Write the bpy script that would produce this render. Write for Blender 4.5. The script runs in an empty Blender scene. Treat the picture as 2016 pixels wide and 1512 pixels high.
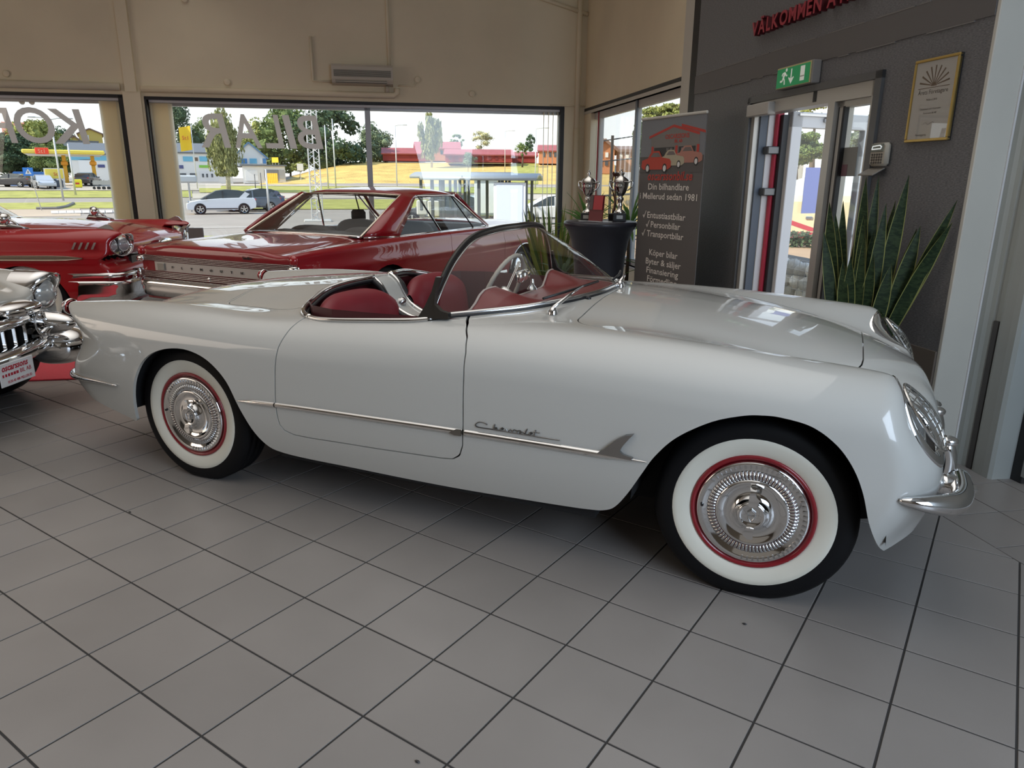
import bpy, bmesh, math, random
import numpy as np
from mathutils import Vector, Matrix

SC = bpy.context.scene
COL = SC.collection
PI = math.pi
rnd = random.Random(7)

# ------------------------------------------------------------------ camera
CAMPOS = (2.7587, -3.2345, 1.4377)
PITCH, ROLL, YAW = 0.276631885, 0.00701435, -0.41824555
cam = bpy.data.cameras.new('camera')
cam.sensor_fit = 'HORIZONTAL'
cam.sensor_width = 36.0
cam.lens = 1418.948 / 2016 * 36.0
cam.clip_start = 0.05
cam.clip_end = 2000
cam_ob = bpy.data.objects.new('camera', cam)
COL.objects.link(cam_ob)
_f = Vector((math.sin(YAW) * math.cos(PITCH), math.cos(YAW) * math.cos(PITCH), -math.sin(PITCH)))
_r0 = Vector((math.cos(YAW), -math.sin(YAW), 0))
_u0 = _r0.cross(_f)
_r = math.cos(ROLL) * _r0 + math.sin(ROLL) * _u0
_u = -math.sin(ROLL) * _r0 + math.cos(ROLL) * _u0
_m = Matrix((_r, _u, -_f)).transposed().to_4x4()
_m.translation = Vector(CAMPOS)
cam_ob.matrix_world = _m
SC.camera = cam_ob

SC.view_settings.view_transform = 'Standard'
SC.view_settings.look = 'None'
SC.view_settings.gamma = 1.0
SC.view_settings.use_curve_mapping = False
SC.view_settings.exposure = 0.0
SC.cycles.use_denoising = True
SC.cycles.max_bounces = 9
SC.cycles.diffuse_bounces = 4
SC.cycles.glossy_bounces = 5
SC.cycles.transmission_bounces = 6
SC.cycles.transparent_max_bounces = 14
SC.cycles.caustics_reflective = False
SC.cycles.caustics_refractive = False
SC.cycles.sample_clamp_indirect = 4.0
SC.cycles.sample_clamp_direct = 0.0

# ------------------------------------------------------------------ sky and sun
world = bpy.data.worlds.new('sky')
SC.world = world
world.use_nodes = True
_n = world.node_tree.nodes
_l = world.node_tree.links
_n.clear()
_tc = _n.new('ShaderNodeTexCoord')
_sx = _n.new('ShaderNodeSeparateXYZ')
_cr = _n.new('ShaderNodeValToRGB')
_cr.color_ramp.elements[0].position = 0.0
_cr.color_ramp.elements[0].color = (1.0, 1.0, 0.98, 1)
_cr.color_ramp.elements[1].position = 0.8
_cr.color_ramp.elements[1].color = (0.34, 0.55, 0.92, 1)
_e = _cr.color_ramp.elements.new(0.16)
_e.color = (0.86, 0.94, 1.0, 1)
_bg = _n.new('ShaderNodeBackground')
_bg.inputs['Strength'].default_value = 1.5
_out = _n.new('ShaderNodeOutputWorld')
_l.new(_tc.outputs['Generated'], _sx.inputs[0])
_l.new(_sx.outputs['Z'], _cr.inputs[0])
_l.new(_cr.outputs[0], _bg.inputs['Color'])
_l.new(_bg.outputs[0], _out.inputs['Surface'])

sun = bpy.data.lights.new('sun', 'SUN')
sun.energy = 7.0
sun.angle = 0.01
sun.color = (1.0, 0.9, 0.74)
sun_ob = bpy.data.objects.new('sun', sun)
COL.objects.link(sun_ob)
sun_ob.rotation_euler = Vector((0.55, 0.62, -0.62)).to_track_quat('-Z', 'Y').to_euler()

def area(name, loc, target, sx, sy, energy, color, spread=PI):
    li = bpy.data.lights.new(name, 'AREA')
    li.shape = 'RECTANGLE'
    li.size = sx
    li.size_y = sy
    li.energy = energy
    li.color = color
    li.spread = spread
    o = bpy.data.objects.new(name, li)
    COL.objects.link(o)
    o.location = loc
    o.rotation_euler = (Vector(target) - Vector(loc)).to_track_quat('-Z', 'Y').to_euler()
    return o

# ------------------------------------------------------------------ wall frame (walls stand at 34.3 degrees to the white car)
WA = math.radians(34.3)
E1 = Vector((math.cos(WA), math.sin(WA), 0))
E2 = Vector((math.sin(WA), -math.cos(WA), 0))
def WP(a, b, z=0.0):
    return E1 * a + E2 * b + Vector((0, 0, z))
WROT = Matrix((E1, -E2, Vector((0, 0, 1)))).transposed().to_4x4()   # local x = E1, local y = -E2
def at_wall(o, a, b, z=0.0, spin=0.0):
    m = WROT @ Matrix.Rotation(spin, 4, 'Z')
    m.translation = WP(a, b, z)
    o.matrix_world = m
    return o
B_BACK, D_SIDE, D_DARK = -7.2, 3.65, 3.25   # back wall, window wall on the right, dark wall with the door
ROOM_L, ROOM_F, ROOM_H = -9.5, 9.0, 4.4

# daylight of the showroom's other windows (behind and beside the camera)
area('daylight_front', WP(-2.0, 8.6, 2.2), (1.0, 0, 0.7), 9.0, 3.0, 10, (1.0, 0.95, 0.88))
area('daylight_right', WP(3.3, 5.6, 2.2), (1.8, -1.2, 0.2), 3.6, 2.6, 230, (0.68, 0.82, 1.0))
area('daylight_left', WP(-9.0, 0.0, 2.2), (0, -1, 0.3), 7.0, 2.6, 120, (1.0, 0.84, 0.70))
area('overhead_fill', WP(-1.5, 0.0, 4.3), WP(-1.5, 0.0, 0), 9.0, 11.0, 150, (1.0, 0.96, 0.90), 1.9)  # unseen soft panel added overhead to lift the floor

# ------------------------------------------------------------------ materials
MATS = {}
def mat(name, col, rough=0.5, metal=0.0, coat=0.0, spec=0.5, noise=None, bump=None, rand=0.0, emit=None, alpha=1.0, trans=0.0, sheen=0.0):
    """Principled material; noise=(scale, amount, detail) varies the colour, bump=(scale, strength, distance) adds fine relief,
    rand varies the value from object to object."""
    if name in MATS:
        return MATS[name]
    m = bpy.data.materials.new(name)
    m.use_nodes = True
    nt = m.node_tree
    p = nt.nodes['Principled BSDF']
    c4 = (col[0], col[1], col[2], 1)
    p.inputs['Base Color'].default_value = c4
    p.inputs['Roughness'].default_value = rough
    p.inputs['Metallic'].default_value = metal
    p.inputs['Coat Weight'].default_value = coat
    p.inputs['Coat Roughness'].default_value = 0.015
    p.inputs['Specular IOR Level'].default_value = spec
    p.inputs['Sheen Weight'].default_value = sheen
    if trans:
        p.inputs['Transmission Weight'].default_value = trans
    if emit:
        p.inputs['Emission Color'].default_value = (emit[0], emit[1], emit[2], 1)
        p.inputs['Emission Strength'].default_value = emit[3]
    src = None
    tc = nt.nodes.new('ShaderNodeTexCoord')
    if noise:
        nz = nt.nodes.new('ShaderNodeTexNoise')
        nz.inputs['Scale'].default_value = noise[0]
        nz.inputs['Detail'].default_value = noise[2] if len(noise) > 2 else 3
        nt.links.new(tc.outputs['Object'], nz.inputs['Vector'])
        mr = nt.nodes.new('ShaderNodeMapRange')
        mr.inputs['From Min'].default_value = 0.25
        mr.inputs['From Max'].default_value = 0.75
        mr.inputs['To Min'].default_value = 1 - noise[1]
        mr.inputs['To Max'].default_value = 1 + noise[1]
        nt.links.new(nz.outputs['Fac'], mr.inputs['Value'])
        src = mr.outputs['Result']
    if rand:
        oi = nt.nodes.new('ShaderNodeObjectInfo')
        mr2 = nt.nodes.new('ShaderNodeMapRange')
        mr2.inputs['To Min'].default_value = 1 - rand
        mr2.inputs['To Max'].default_value = 1 + rand
        nt.links.new(oi.outputs['Random'], mr2.inputs['Value'])
        if src is None:
            src = mr2.outputs['Result']
        else:
            mu = nt.nodes.new('ShaderNodeMath')
            mu.operation = 'MULTIPLY'
            nt.links.new(src, mu.inputs[0])
            nt.links.new(mr2.outputs['Result'], mu.inputs[1])
            src = mu.outputs[0]
    if src is not None:
        hv = nt.nodes.new('ShaderNodeHueSaturation')
        hv.inputs['Color'].default_value = c4
        nt.links.new(src, hv.inputs['Value'])
        nt.links.new(hv.outputs['Color'], p.inputs['Base Color'])
    if bump:
        nb = nt.nodes.new('ShaderNodeTexNoise')
        nb.inputs['Scale'].default_value = bump[0]
        nb.inputs['Detail'].default_value = 3
        nt.links.new(tc.outputs['Object'], nb.inputs['Vector'])
        bp = nt.nodes.new('ShaderNodeBump')
        bp.inputs['Strength'].default_value = bump[1]
        bp.inputs['Distance'].default_value = bump[2]
        nt.links.new(nb.outputs['Fac'], bp.inputs['Height'])
        nt.links.new(bp.outputs['Normal'], p.inputs['Normal'])
    MATS[name] = m
    return m

def glass_mat(name, tint=(1, 1, 1), refl=1.0, ior=1.45, rough=0.0):
    """thin pane: lets light straight through and mirrors by Fresnel"""
    if name in MATS:
        return MATS[name]
    m = bpy.data.materials.new(name)
    m.use_nodes = True
    nt = m.node_tree
    nt.nodes.clear()
    tr = nt.nodes.new('ShaderNodeBsdfTransparent')
    tr.inputs['Color'].default_value = (tint[0], tint[1], tint[2], 1)
    gl = nt.nodes.new('ShaderNodeBsdfGlossy')
    gl.inputs['Roughness'].default_value = rough
    fr = nt.nodes.new('ShaderNodeFresnel')
    ge = nt.nodes.new('ShaderNodeNewGeometry')
    mi = nt.nodes.new('ShaderNodeMapRange')
    mi.inputs['To Min'].default_value = ior
    mi.inputs['To Max'].default_value = 1 / ior
    nt.links.new(ge.outputs['Backfacing'], mi.inputs['Value'])
    nt.links.new(mi.outputs['Result'], fr.inputs['IOR'])
    mu = nt.nodes.new('ShaderNodeMath')
    mu.operation = 'MULTIPLY'
    mu.inputs[1].default_value = refl
    mx = nt.nodes.new('ShaderNodeMixShader')
    ou = nt.nodes.new('ShaderNodeOutputMaterial')
    nt.links.new(fr.outputs[0], mu.inputs[0])
    nt.links.new(mu.outputs[0], mx.inputs[0])
    nt.links.new(tr.outputs[0], mx.inputs[1])
    nt.links.new(gl.outputs[0], mx.inputs[2])
    nt.links.new(mx.outputs[0], ou.inputs['Surface'])
    MATS[name] = m
    return m

M_white = mat('white_paint', (0.57, 0.57, 0.54), 0.32, coat=1.0, spec=0.4)
M_chrome = mat('chrome', (0.82, 0.82, 0.82), 0.06, metal=1.0)
M_chrome2 = mat('brushed_chrome', (0.62, 0.62, 0.62), 0.22, metal=1.0)
M_red = mat('red_paint', (0.30, 0.004, 0.012), 0.3, coat=1.0, spec=0.4)
M_black = mat('black_rubber', (0.004, 0.004, 0.005), 0.6, spec=.25, bump=(60, 0.1, 0.002))
M_blackp = mat('black_plastic', (0.015, 0.015, 0.017), 0.4)
M_void = mat('dark_underside', (0.006, 0.006, 0.007), 0.9)
M_wwall = mat('whitewall_rubber', (0.80, 0.78, 0.68), 0.5, noise=(4, 0.03))
M_redrim = mat('red_rim_paint', (0.26, 0.006, 0.015), 0.3, coat=0.6)
M_leather = mat('red_leather', (0.22, 0.018, 0.028), 0.42, noise=(8, 0.08))
M_lens = mat('red_lens', (0.42, 0.012, 0.02), 0.08, coat=1.0)
M_glass = glass_mat('window_glass', (0.97, 0.985, 0.98), 1.0)
M_carglass = glass_mat('car_glass', (0.96, 0.975, 0.97), 0.9)

# ------------------------------------------------------------------ building helpers
def mesh(name, V, F, m=None, parent=None, smooth=False, normals=None):
    me = bpy.data.meshes.new(name)
    me.from_pydata([tuple(v) for v in V], [], [tuple(f) for f in F])
    if smooth:
        me.polygons.foreach_set('use_smooth', [True] * len(me.polygons))
    if normals is not None:
        me.normals_split_custom_set_from_vertices([tuple(n) for n in normals])
    me.update()
    return link(name, me, m, parent)

def link(name, me, m=None, parent=None):
    o = bpy.data.objects.new(name, me)
    COL.objects.link(o)
    if m is not None:
        if isinstance(m, (list, tuple)):
            for q in m:
                me.materials.append(q)
        else:
            me.materials.append(m)
    if parent is not None:
        o.parent = parent
    return o

def thing(name, label, cat, loc=(0, 0, 0), rotz=0.0, group=None):
    o = bpy.data.objects.new(name, None)
    o.empty_display_size = 0.2
    COL.objects.link(o)
    o.location = loc
    o.rotation_euler = (0, 0, rotz)
    return tag(o, label, cat, group)

def tag(o, label=None, cat=None, group=None, kind=None):
    if label:
        o['label'] = label
    if cat:
        o['category'] = cat
    if group:
        o['group'] = group
    if kind:
        o['kind'] = kind
    return o

class MB:
    """collects shapes (lists of verts and faces) for ONE mesh"""
    def __init__(s):
        s.V = []
        s.F = []
        s.MI = []
        s.mi = 0
    def add(s, V, F):
        k = len(s.V)
        s.V.extend([tuple(v) for v in V])
        s.F.extend([tuple(i + k for i in f) for f in F])
        s.MI.extend([s.mi] * len(F))
        return s
    def box(s, c, d, rot=None, bev=0.0):
        x, y, z = d[0] / 2, d[1] / 2, d[2] / 2
        if bev:
            b = min(bev, x * .9, y * .9, z * .9)
            V = []
            for sz in (-1, 1):
                for sy in (-1, 1):
                    for sx in (-1, 1):
                        V += [(sx * x, sy * (y - b), sz * (z - b)), (sx * (x - b), sy * y, sz * (z - b)), (sx * (x - b), sy * (y - b), sz * z)]
            idx = lambda sx, sy, sz, k: ((sz > 0) * 4 + (sy > 0) * 2 + (sx > 0)) * 3 + k
            F = []
            for q in (-1, 1):
                F.append([idx(q, a, b2, 0) for a, b2 in ((-1, -1), (1, -1), (1, 1), (-1, 1))][::q])
                F.append([idx(a, q, b2, 1) for a, b2 in ((-1, -1), (-1, 1), (1, 1), (1, -1))][::q])
                F.append([idx(a, b2, q, 2) for a, b2 in ((-1, -1), (1, -1), (1, 1), (-1, 1))][::q])
            for a in (-1, 1):
                for b2 in (-1, 1):
                    f = [idx(a, b2, -1, 0), idx(a, b2, 1, 0), idx(a, b2, 1, 1), idx(a, b2, -1, 1)]
                    F.append(f if a * b2 < 0 else f[::-1])
                    f = [idx(a, -1, b2, 0), idx(a, 1, b2, 0), idx(a, 1, b2, 2), idx(a, -1, b2, 2)]
                    F.append(f if a * b2 > 0 else f[::-1])
                    f = [idx(-1, a, b2, 1), idx(1, a, b2, 1), idx(1, a, b2, 2), idx(-1, a, b2, 2)]
                    F.append(f if a * b2 < 0 else f[::-1])
            for a in (-1, 1):
                for b2 in (-1, 1):
                    for c2 in (-1, 1):
                        f = [idx(a, b2, c2, 0), idx(a, b2, c2, 1), idx(a, b2, c2, 2)]
                        F.append(f if a * b2 * c2 > 0 else f[::-1])
        else:
            V = [(sx * x, sy * y, sz * z) for sz in (-1, 1) for sy in (-1, 1) for sx in (-1, 1)]
            F = [(0, 2, 3, 1), (4, 5, 7, 6), (0, 1, 5, 4), (2, 6, 7, 3), (0, 4, 6, 2), (1, 3, 7, 5)]
        R = rot.to_3x3() if rot is not None else None
        out = []
        for v in V:
            v = Vector(v)
            if R is not None:
                v = R @ v
            out.append((v.x + c[0], v.y + c[1], v.z + c[2]))
        return s.add(out, F)
    def tube(s, P, r, n=8, closed=False, caps=True, flat=1.0, up=None):
        P = [Vector(p) for p in P]
        k = len(P)
        R = r if hasattr(r, '__len__') else [r] * k
        V = []
        prev = None
        for i, p in enumerate(P):
            if closed:
                t = P[(i + 1) % k] - P[i - 1]
            else:
                t = P[min(i + 1, k - 1)] - P[max(i - 1, 0)]
            if t.length < 1e-9:
                t = Vector((0, 0, 1))
            t.normalize()
            if prev is None or up is not None:
                a = Vector(up) if up is not None else (Vector((0, 0, 1)) if abs(t.z) < 0.9 else Vector((1, 0, 0)))
                prev = a
            u = (prev - t * prev.dot(t))
            if u.length < 1e-6:
                u = t.orthogonal()
            u.normalize()
            w = t.cross(u)
            prev = u
            for j in range(n):
                an = 2 * PI * j / n
                V.append(p + (u * math.cos(an) * flat + w * math.sin(an)) * R[i])
        F = []
        m = k if closed else k - 1
        for i in range(m):
            for j in range(n):
                a, b = i * n + j, i * n + (j + 1) % n
                c, d = ((i + 1) % k) * n + (j + 1) % n, ((i + 1) % k) * n + j
                F.append((a, b, c, d))
        if caps and not closed:
            F.append(tuple(range(n))[::-1])
            F.append(tuple((k - 1) * n + j for j in range(n)))
        return s.add(V, F)
    def lathe(s, prof, n=32, c=(0, 0, 0), axis='z', rot=None):
        """prof: (radius, height) pairs turned about an axis"""
        V = []
        for (r, h) in prof:
            for j in range(n):
                a = 2 * PI * j / n
                x, y, z = r * math.cos(a), r * math.sin(a), h
                if axis == 'y':
                    x, y, z = x, h, y
                    y, z = h, r * math.sin(a)
                elif axis == 'x':
                    x, y, z = h, r * math.cos(a), r * math.sin(a)
                v = Vector((x, y, z))
                if rot is not None:
                    v = rot.to_3x3() @ v
                V.append((v.x + c[0], v.y + c[1], v.z + c[2]))
        F = []
        for i in range(len(prof) - 1):
            for j in range(n):
                a, b = i * n + j, i * n + (j + 1) % n
                f = (a, b, b + n, a + n)
                F.append(f if axis != 'y' else f[::-1])
        return s.add(V, F)
    def prism(s, poly, h0, h1, fn=None):
        """polygon (list of 2D points) extruded from h0 to h1; fn maps (u, v, h) to a 3D point"""
        fn = fn or (lambda u, v, h: (u, v, h))
        n = len(poly)
        V = [fn(p[0], p[1], h0) for p in poly] + [fn(p[0], p[1], h1) for p in poly]
        F = [tuple(range(n))[::-1], tuple(range(n, 2 * n))] + [(i, (i + 1) % n, n + (i + 1) % n, n + i) for i in range(n)]
        return s.add(V, F)
    def grid(s, rows, closed=False):
        nr, nc = len(rows), len(rows[0])
        V = [v for r in rows for v in r]
        F = []
        for i in range(nr - 1):
            for j in range(nc if closed else nc - 1):
                a, b = i * nc + j, i * nc + (j + 1) % nc
                F.append((a, b, b + nc, a + nc))
        return s.add(V, F)
    def ball(s, c, r, n=16, m=10, sc=(1, 1, 1), rot=None):
        V = []
        for i in range(m + 1):
            t = PI * i / m
            for j in range(n):
                a = 2 * PI * j / n
                v = Vector((math.sin(t) * math.cos(a) * sc[0], math.sin(t) * math.sin(a) * sc[1], math.cos(t) * sc[2])) * r
                if rot is not None:
                    v = rot.to_3x3() @ v
                V.append((v.x + c[0], v.y + c[1], v.z + c[2]))
        F = []
        for i in range(m):
            for j in range(n):
                a, b = i * n + j, i * n + (j + 1) % n
                F.append((a, a + n, b + n, b))
        return s.add(V, F)
    def build(s, name, m=None, parent=None, smooth=False, auto=None):
        o = mesh(name, s.V, s.F, m, parent, smooth)
        if isinstance(m, (list, tuple)):
            o.data.polygons.foreach_set('material_index', s.MI)
        if auto is not None:
            sharp_by_angle(o, auto)
        return o

def sharp_by_angle(o, deg):
    me = o.data
    me.polygons.foreach_set('use_smooth', [True] * len(me.polygons))
    bm = bmesh.new()
    bm.from_mesh(me)
    lim = math.radians(deg)
    for e in bm.edges:
        if len(e.link_faces) == 2:
            try:
                e.smooth = e.calc_face_angle() < lim
            except ValueError:
                e.smooth = True
    bm.to_mesh(me)
    bm.free()

def cr_spline(P, n=8, closed=False):
    """Catmull-Rom through 2D or 3D points"""
    P = [np.array(p, float) for p in P]
    k = len(P)
    out = []
    for i in range(k if closed else k - 1):
        p0 = P[(i - 1) % k] if (closed or i > 0) else 2 * P[0] - P[1]
        p1, p2 = P[i], P[(i + 1) % k]
        p3 = P[(i + 2) % k] if (closed or i + 2 < k) else 2 * P[-1] - P[-2]
        for j in range(n):
            t = j / n
            out.append(0.5 * ((2 * p1) + (p2 - p0) * t + (2 * p0 - 5 * p1 + 4 * p2 - p3) * t * t + (3 * p1 - p0 - 3 * p2 + p3) * t ** 3))
    if not closed:
        out.append(P[-1])
    return out

def text_mesh(txt, size, depth=0.0, bold=0.0, shear=0.0, align='CENTER', res=3, space=1.0):
    cu = bpy.data.curves.new('txt', 'FONT')
    cu.body = txt
    cu.size = size
    cu.extrude = depth
    cu.offset = bold
    cu.shear = shear
    cu.align_x = align
    cu.resolution_u = res
    cu.space_character = space
    cu.fill_mode = 'BOTH' if depth else 'FRONT'
    o = bpy.data.objects.new('txt', cu)
    COL.objects.link(o)
    dg = bpy.context.evaluated_depsgraph_get()
    me = bpy.data.meshes.new_from_object(o.evaluated_get(dg))
    bpy.data.objects.remove(o)
    bpy.data.curves.remove(cu)
    return me

def text(name, txt, size, m, parent=None, mw=None, sx=1.0, **kw):
    me = text_mesh(txt, size, **kw)
    me.materials.clear()
    if sx != 1.0:
        me.transform(Matrix.Scale(sx, 4, (1, 0, 0)))
    o = link(name, me, m, parent)
    if mw is not None:
        o.matrix_local = mw
    return o

def copy_tree(o, parent=None):
    c = o.copy()
    COL.objects.link(c)
    if parent is not None:
        c.parent = parent
    for ch in o.children:
        copy_tree(ch, c)
    return c

# ------------------------------------------------------------------ car-body surfaces: smooth fields meshed and cut into panels
def spl1(xk, yk):
    """natural cubic spline -> function"""
    xk = np.array(xk, float)
    yk = np.array(yk, float)
    n = len(xk)
    h = np.diff(xk)
    A = np.eye(n)
    b = np.zeros((n,) + yk.shape[1:])
    for i in range(1, n - 1):
        A[i, i - 1], A[i, i], A[i, i + 1] = h[i - 1], 2 * (h[i - 1] + h[i]), h[i]
        b[i] = 6 * ((yk[i + 1] - yk[i]) / h[i] - (yk[i] - yk[i - 1]) / h[i - 1])
    M = np.linalg.solve(A, b)
    def f(x):
        x = np.clip(x, xk[0], xk[-1])
        i = np.clip(np.searchsorted(xk, x) - 1, 0, n - 2)
        hh = h[i]
        a, c = (xk[i + 1] - x), (x - xk[i])
        if yk.ndim > 1:
            a, c, hh = a[..., None], c[..., None], hh[..., None]
        return M[i] * a ** 3 / (6 * hh) + M[i + 1] * c ** 3 / (6 * hh) + (yk[i] / hh - M[i] * hh / 6) * a + (yk[i + 1] / hh - M[i + 1] * hh / 6) * c
    return f

class Tab2:
    """smooth 2D table (cubic in both directions), sampled on a fine raster and read bicubically"""
    def __init__(s, xk, yk, T, nx=361, ny=121):
        T = np.array(T, float)
        s.x0, s.x1, s.y0, s.y1 = xk[0], xk[-1], yk[0], yk[-1]
        s.nx, s.ny = nx, ny
        xs = np.linspace(s.x0, s.x1, nx)
        ys = np.linspace(s.y0, s.y1, ny)
        A = spl1(xk, T)(xs)                 # nx x len(yk)
        s.G = spl1(yk, A.T)(ys).T           # nx x ny
    def __call__(s, x, y):
        u = np.clip((x - s.x0) / (s.x1 - s.x0), 0, 1) * (s.nx - 1)
        v = np.clip((y - s.y0) / (s.y1 - s.y0), 0, 1) * (s.ny - 1)
        i = np.clip(u.astype(int), 1, s.nx - 3)
        j = np.clip(v.astype(int), 1, s.ny - 3)
        a, b = u - i, v - j
        def w(t):
            return (-0.5 * t + t * t - 0.5 * t ** 3, 1 - 2.5 * t * t + 1.5 * t ** 3, 0.5 * t + 2 * t * t - 1.5 * t ** 3, -0.5 * t * t + 0.5 * t ** 3)
        wa, wb = w(a), w(b)
        r = 0
        for p in range(4):
            q = 0
            for k in range(4):
                q = q + wb[k] * s.G[i + p - 1, j + k - 1]
            r = r + wa[p] * q
        return r

def smax(a, b, k):
    h = np.maximum(k - np.abs(a - b), 0) / k
    return np.maximum(a, b) + h * h * k * 0.25
def smin(a, b, k):
    return -smax(-a, -b, k)

def nets(f, lo, hi, h):
    """surface nets of f(x, y, z) = 0; returns vertices on the true surface, quads and unit normals"""
    ax = [np.arange(lo[i], hi[i] + h, h) for i in range(3)]
    X, Y, Z = np.meshgrid(*ax, indexing='ij')
    D = f(X, Y, Z)
    S = D < 0
    nx, ny, nz = D.shape
    cnt = np.zeros((nx - 1, ny - 1, nz - 1), int)
    for a in (0, 1):
        for b in (0, 1):
            for c in (0, 1):
                cnt += S[a:nx - 1 + a, b:ny - 1 + b, c:nz - 1 + c]
    act = (cnt > 0) & (cnt < 8)
    idx = -np.ones(act.shape, int)
    I = np.argwhere(act)
    idx[act] = np.arange(len(I))
    P = np.stack([ax[k][I[:, k]] + h / 2 for k in range(3)], 1)
    e = 0.002
    def grad(P):
        g = np.stack([f(P[:, 0] + e, P[:, 1], P[:, 2]) - f(P[:, 0] - e, P[:, 1], P[:, 2]),
                      f(P[:, 0], P[:, 1] + e, P[:, 2]) - f(P[:, 0], P[:, 1] - e, P[:, 2]),
                      f(P[:, 0], P[:, 1], P[:, 2] + e) - f(P[:, 0], P[:, 1], P[:, 2] - e)], 1) / (2 * e)
        return g
    for it in range(4):
        g = grad(P)
        d = f(P[:, 0], P[:, 1], P[:, 2])
        st = g * (d / np.maximum((g * g).sum(1), 0.05))[:, None]
        ln = np.linalg.norm(st, axis=1, keepdims=True)
        P = P - st * np.minimum(1, h / np.maximum(ln, 1e-9))
    g = grad(P)
    N = g / np.maximum(np.linalg.norm(g, axis=1, keepdims=True), 1e-9)
    Q = []
    for k in range(3):
        sl0 = [slice(0, -1)] * 3
        sl1 = [slice(0, -1)] * 3
        sl0[k] = slice(0, -1)
        A = np.take(S, range(S.shape[k] - 1), k)
        Bq = np.take(S, range(1, S.shape[k]), k)
        E = np.argwhere(A != Bq)
        o1, o2 = (k + 1) % 3, (k + 2) % 3
        ok = (E[:, o1] > 0) & (E[:, o2] > 0) & (E[:, o1] < D.shape[o1] - 1) & (E[:, o2] < D.shape[o2] - 1)
        E = E[ok]
        def cell(d1, d2):
            C = E.copy()
            C[:, o1] -= d1
            C[:, o2] -= d2
            return idx[C[:, 0], C[:, 1], C[:, 2]]
        q = np.stack([cell(1, 1), cell(0, 1), cell(0, 0), cell(1, 0)], 1)
        inside_first = A[E[:, 0], E[:, 1], E[:, 2]]
        q = np.where(inside_first[:, None], q, q[:, ::-1])
        Q.append(q)
    Q = np.concatenate(Q)
    Q = Q[(Q >= 0).all(1)]
    return P, Q, N

def quads_to_tris(Q):
    return np.concatenate([Q[:, [0, 1, 2]], Q[:, [0, 2, 3]]])

def clip(P, T, N, g):
    """keep the part of a triangle mesh where g (per vertex) > 0, cutting triangles along g = 0"""
    pos = g > 0
    c = pos[T].sum(1)
    full = T[c == 3]
    newP, newN, newT = [], [], []
    cache = {}
    base = len(P)
    def mid(a, b):
        key = (a, b) if a < b else (b, a)
        if key not in cache:
            a2, b2 = key
            t = g[a2] / (g[a2] - g[b2])
            newP.append(P[a2] * (1 - t) + P[b2] * t)
            n = N[a2] * (1 - t) + N[b2] * t
            newN.append(n / (np.linalg.norm(n) + 1e-12))
            cache[key] = base + len(newP) - 1
        return cache[key]
    for tri in T[(c == 1) | (c == 2)]:
        poly = []
        for k in range(3):
            a, b = int(tri[k]), int(tri[(k + 1) % 3])
            if pos[a]:
                poly.append(a)
            if pos[a] != pos[b]:
                poly.append(mid(a, b))
        for k in range(1, len(poly) - 1):
            newT.append((poly[0], poly[k], poly[k + 1]))
    P2 = np.concatenate([P, np.array(newP).reshape(-1, 3)])
    N2 = np.concatenate([N, np.array(newN).reshape(-1, 3)])
    T2 = np.concatenate([full, np.array(newT, int).reshape(-1, 3)])
    used, inv = np.unique(T2, return_inverse=True)
    return P2[used], inv.reshape(-1, 3), N2[used]

def mirror(P, T, N):
    """half surface (y >= 0) and its mirror image, welded along y = 0"""
    P2 = P * np.array([1, -1, 1])
    N2 = N * np.array([1, -1, 1])
    return np.concatenate([P, P2]), np.concatenate([T, T[:, ::-1] + len(P)]), np.concatenate([N, N2])

def poly_sd(x, y, poly):
    """signed distance to a closed polygon, negative inside"""
    poly = np.array(poly, float)
    n = len(poly)
    d = np.full(x.shape, 1e9)
    ins = np.zeros(x.shape, bool)
    for i in range(n):
        a, b = poly[i], poly[(i + 1) % n]
        e = b - a
        L = e @ e
        if L < 1e-14:
            continue
        t = np.clip(((x - a[0]) * e[0] + (y - a[1]) * e[1]) / L, 0, 1)
        d = np.minimum(d, (x - a[0] - t * e[0]) ** 2 + (y - a[1] - t * e[1]) ** 2)
        if a[1] != b[1]:
            c = ((a[1] > y) != (b[1] > y)) & (x < (b[0] - a[0]) * (y - a[1]) / (b[1] - a[1]) + a[0])
            ins ^= c
    d = np.sqrt(d)
    return np.where(ins, -d, d)

def panel(name, P, T, N, m, parent, lip=0.012, off=0.0):
    """panel mesh with its edges turned inwards by lip"""
    if off:
        P = P + N * off
    V = list(map(tuple, P))
    F = list(map(tuple, T))
    NN = list(map(tuple, N))
    if lip:
        E = np.concatenate([T[:, [0, 1]], T[:, [1, 2]], T[:, [2, 0]]])
        key = np.sort(E, 1)
        u, inv, cn = np.unique(key, axis=0, return_inverse=True, return_counts=True)
        bd = E[cn[inv.ravel()] == 1]
        mp = {}
        mp2 = {}
        for a, b in bd:
            for v in (a, b):
                if v not in mp:
                    mp[v] = len(V)
                    V.append(tuple(P[v]))
                    NN.append(None)
                    mp2[v] = len(V)
                    V.append(tuple(P[v] - N[v] * lip))
                    NN.append(None)
            t = P[b] - P[a]
            nn = np.cross(t, N[a])
            nn = nn / (np.linalg.norm(nn) + 1e-12)
            for q in (mp[a], mp[b], mp2[a], mp2[b]):
                NN[q] = tuple(nn) if NN[q] is None else tuple(np.array(NN[q]) + nn)
            F.append((mp[b], mp[a], mp2[a], mp2[b]))
        NN = [tuple(np.array(n) / (np.linalg.norm(n) + 1e-9)) for n in NN]
    return mesh(name, V, F, m, parent, smooth=True, normals=NN)
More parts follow.
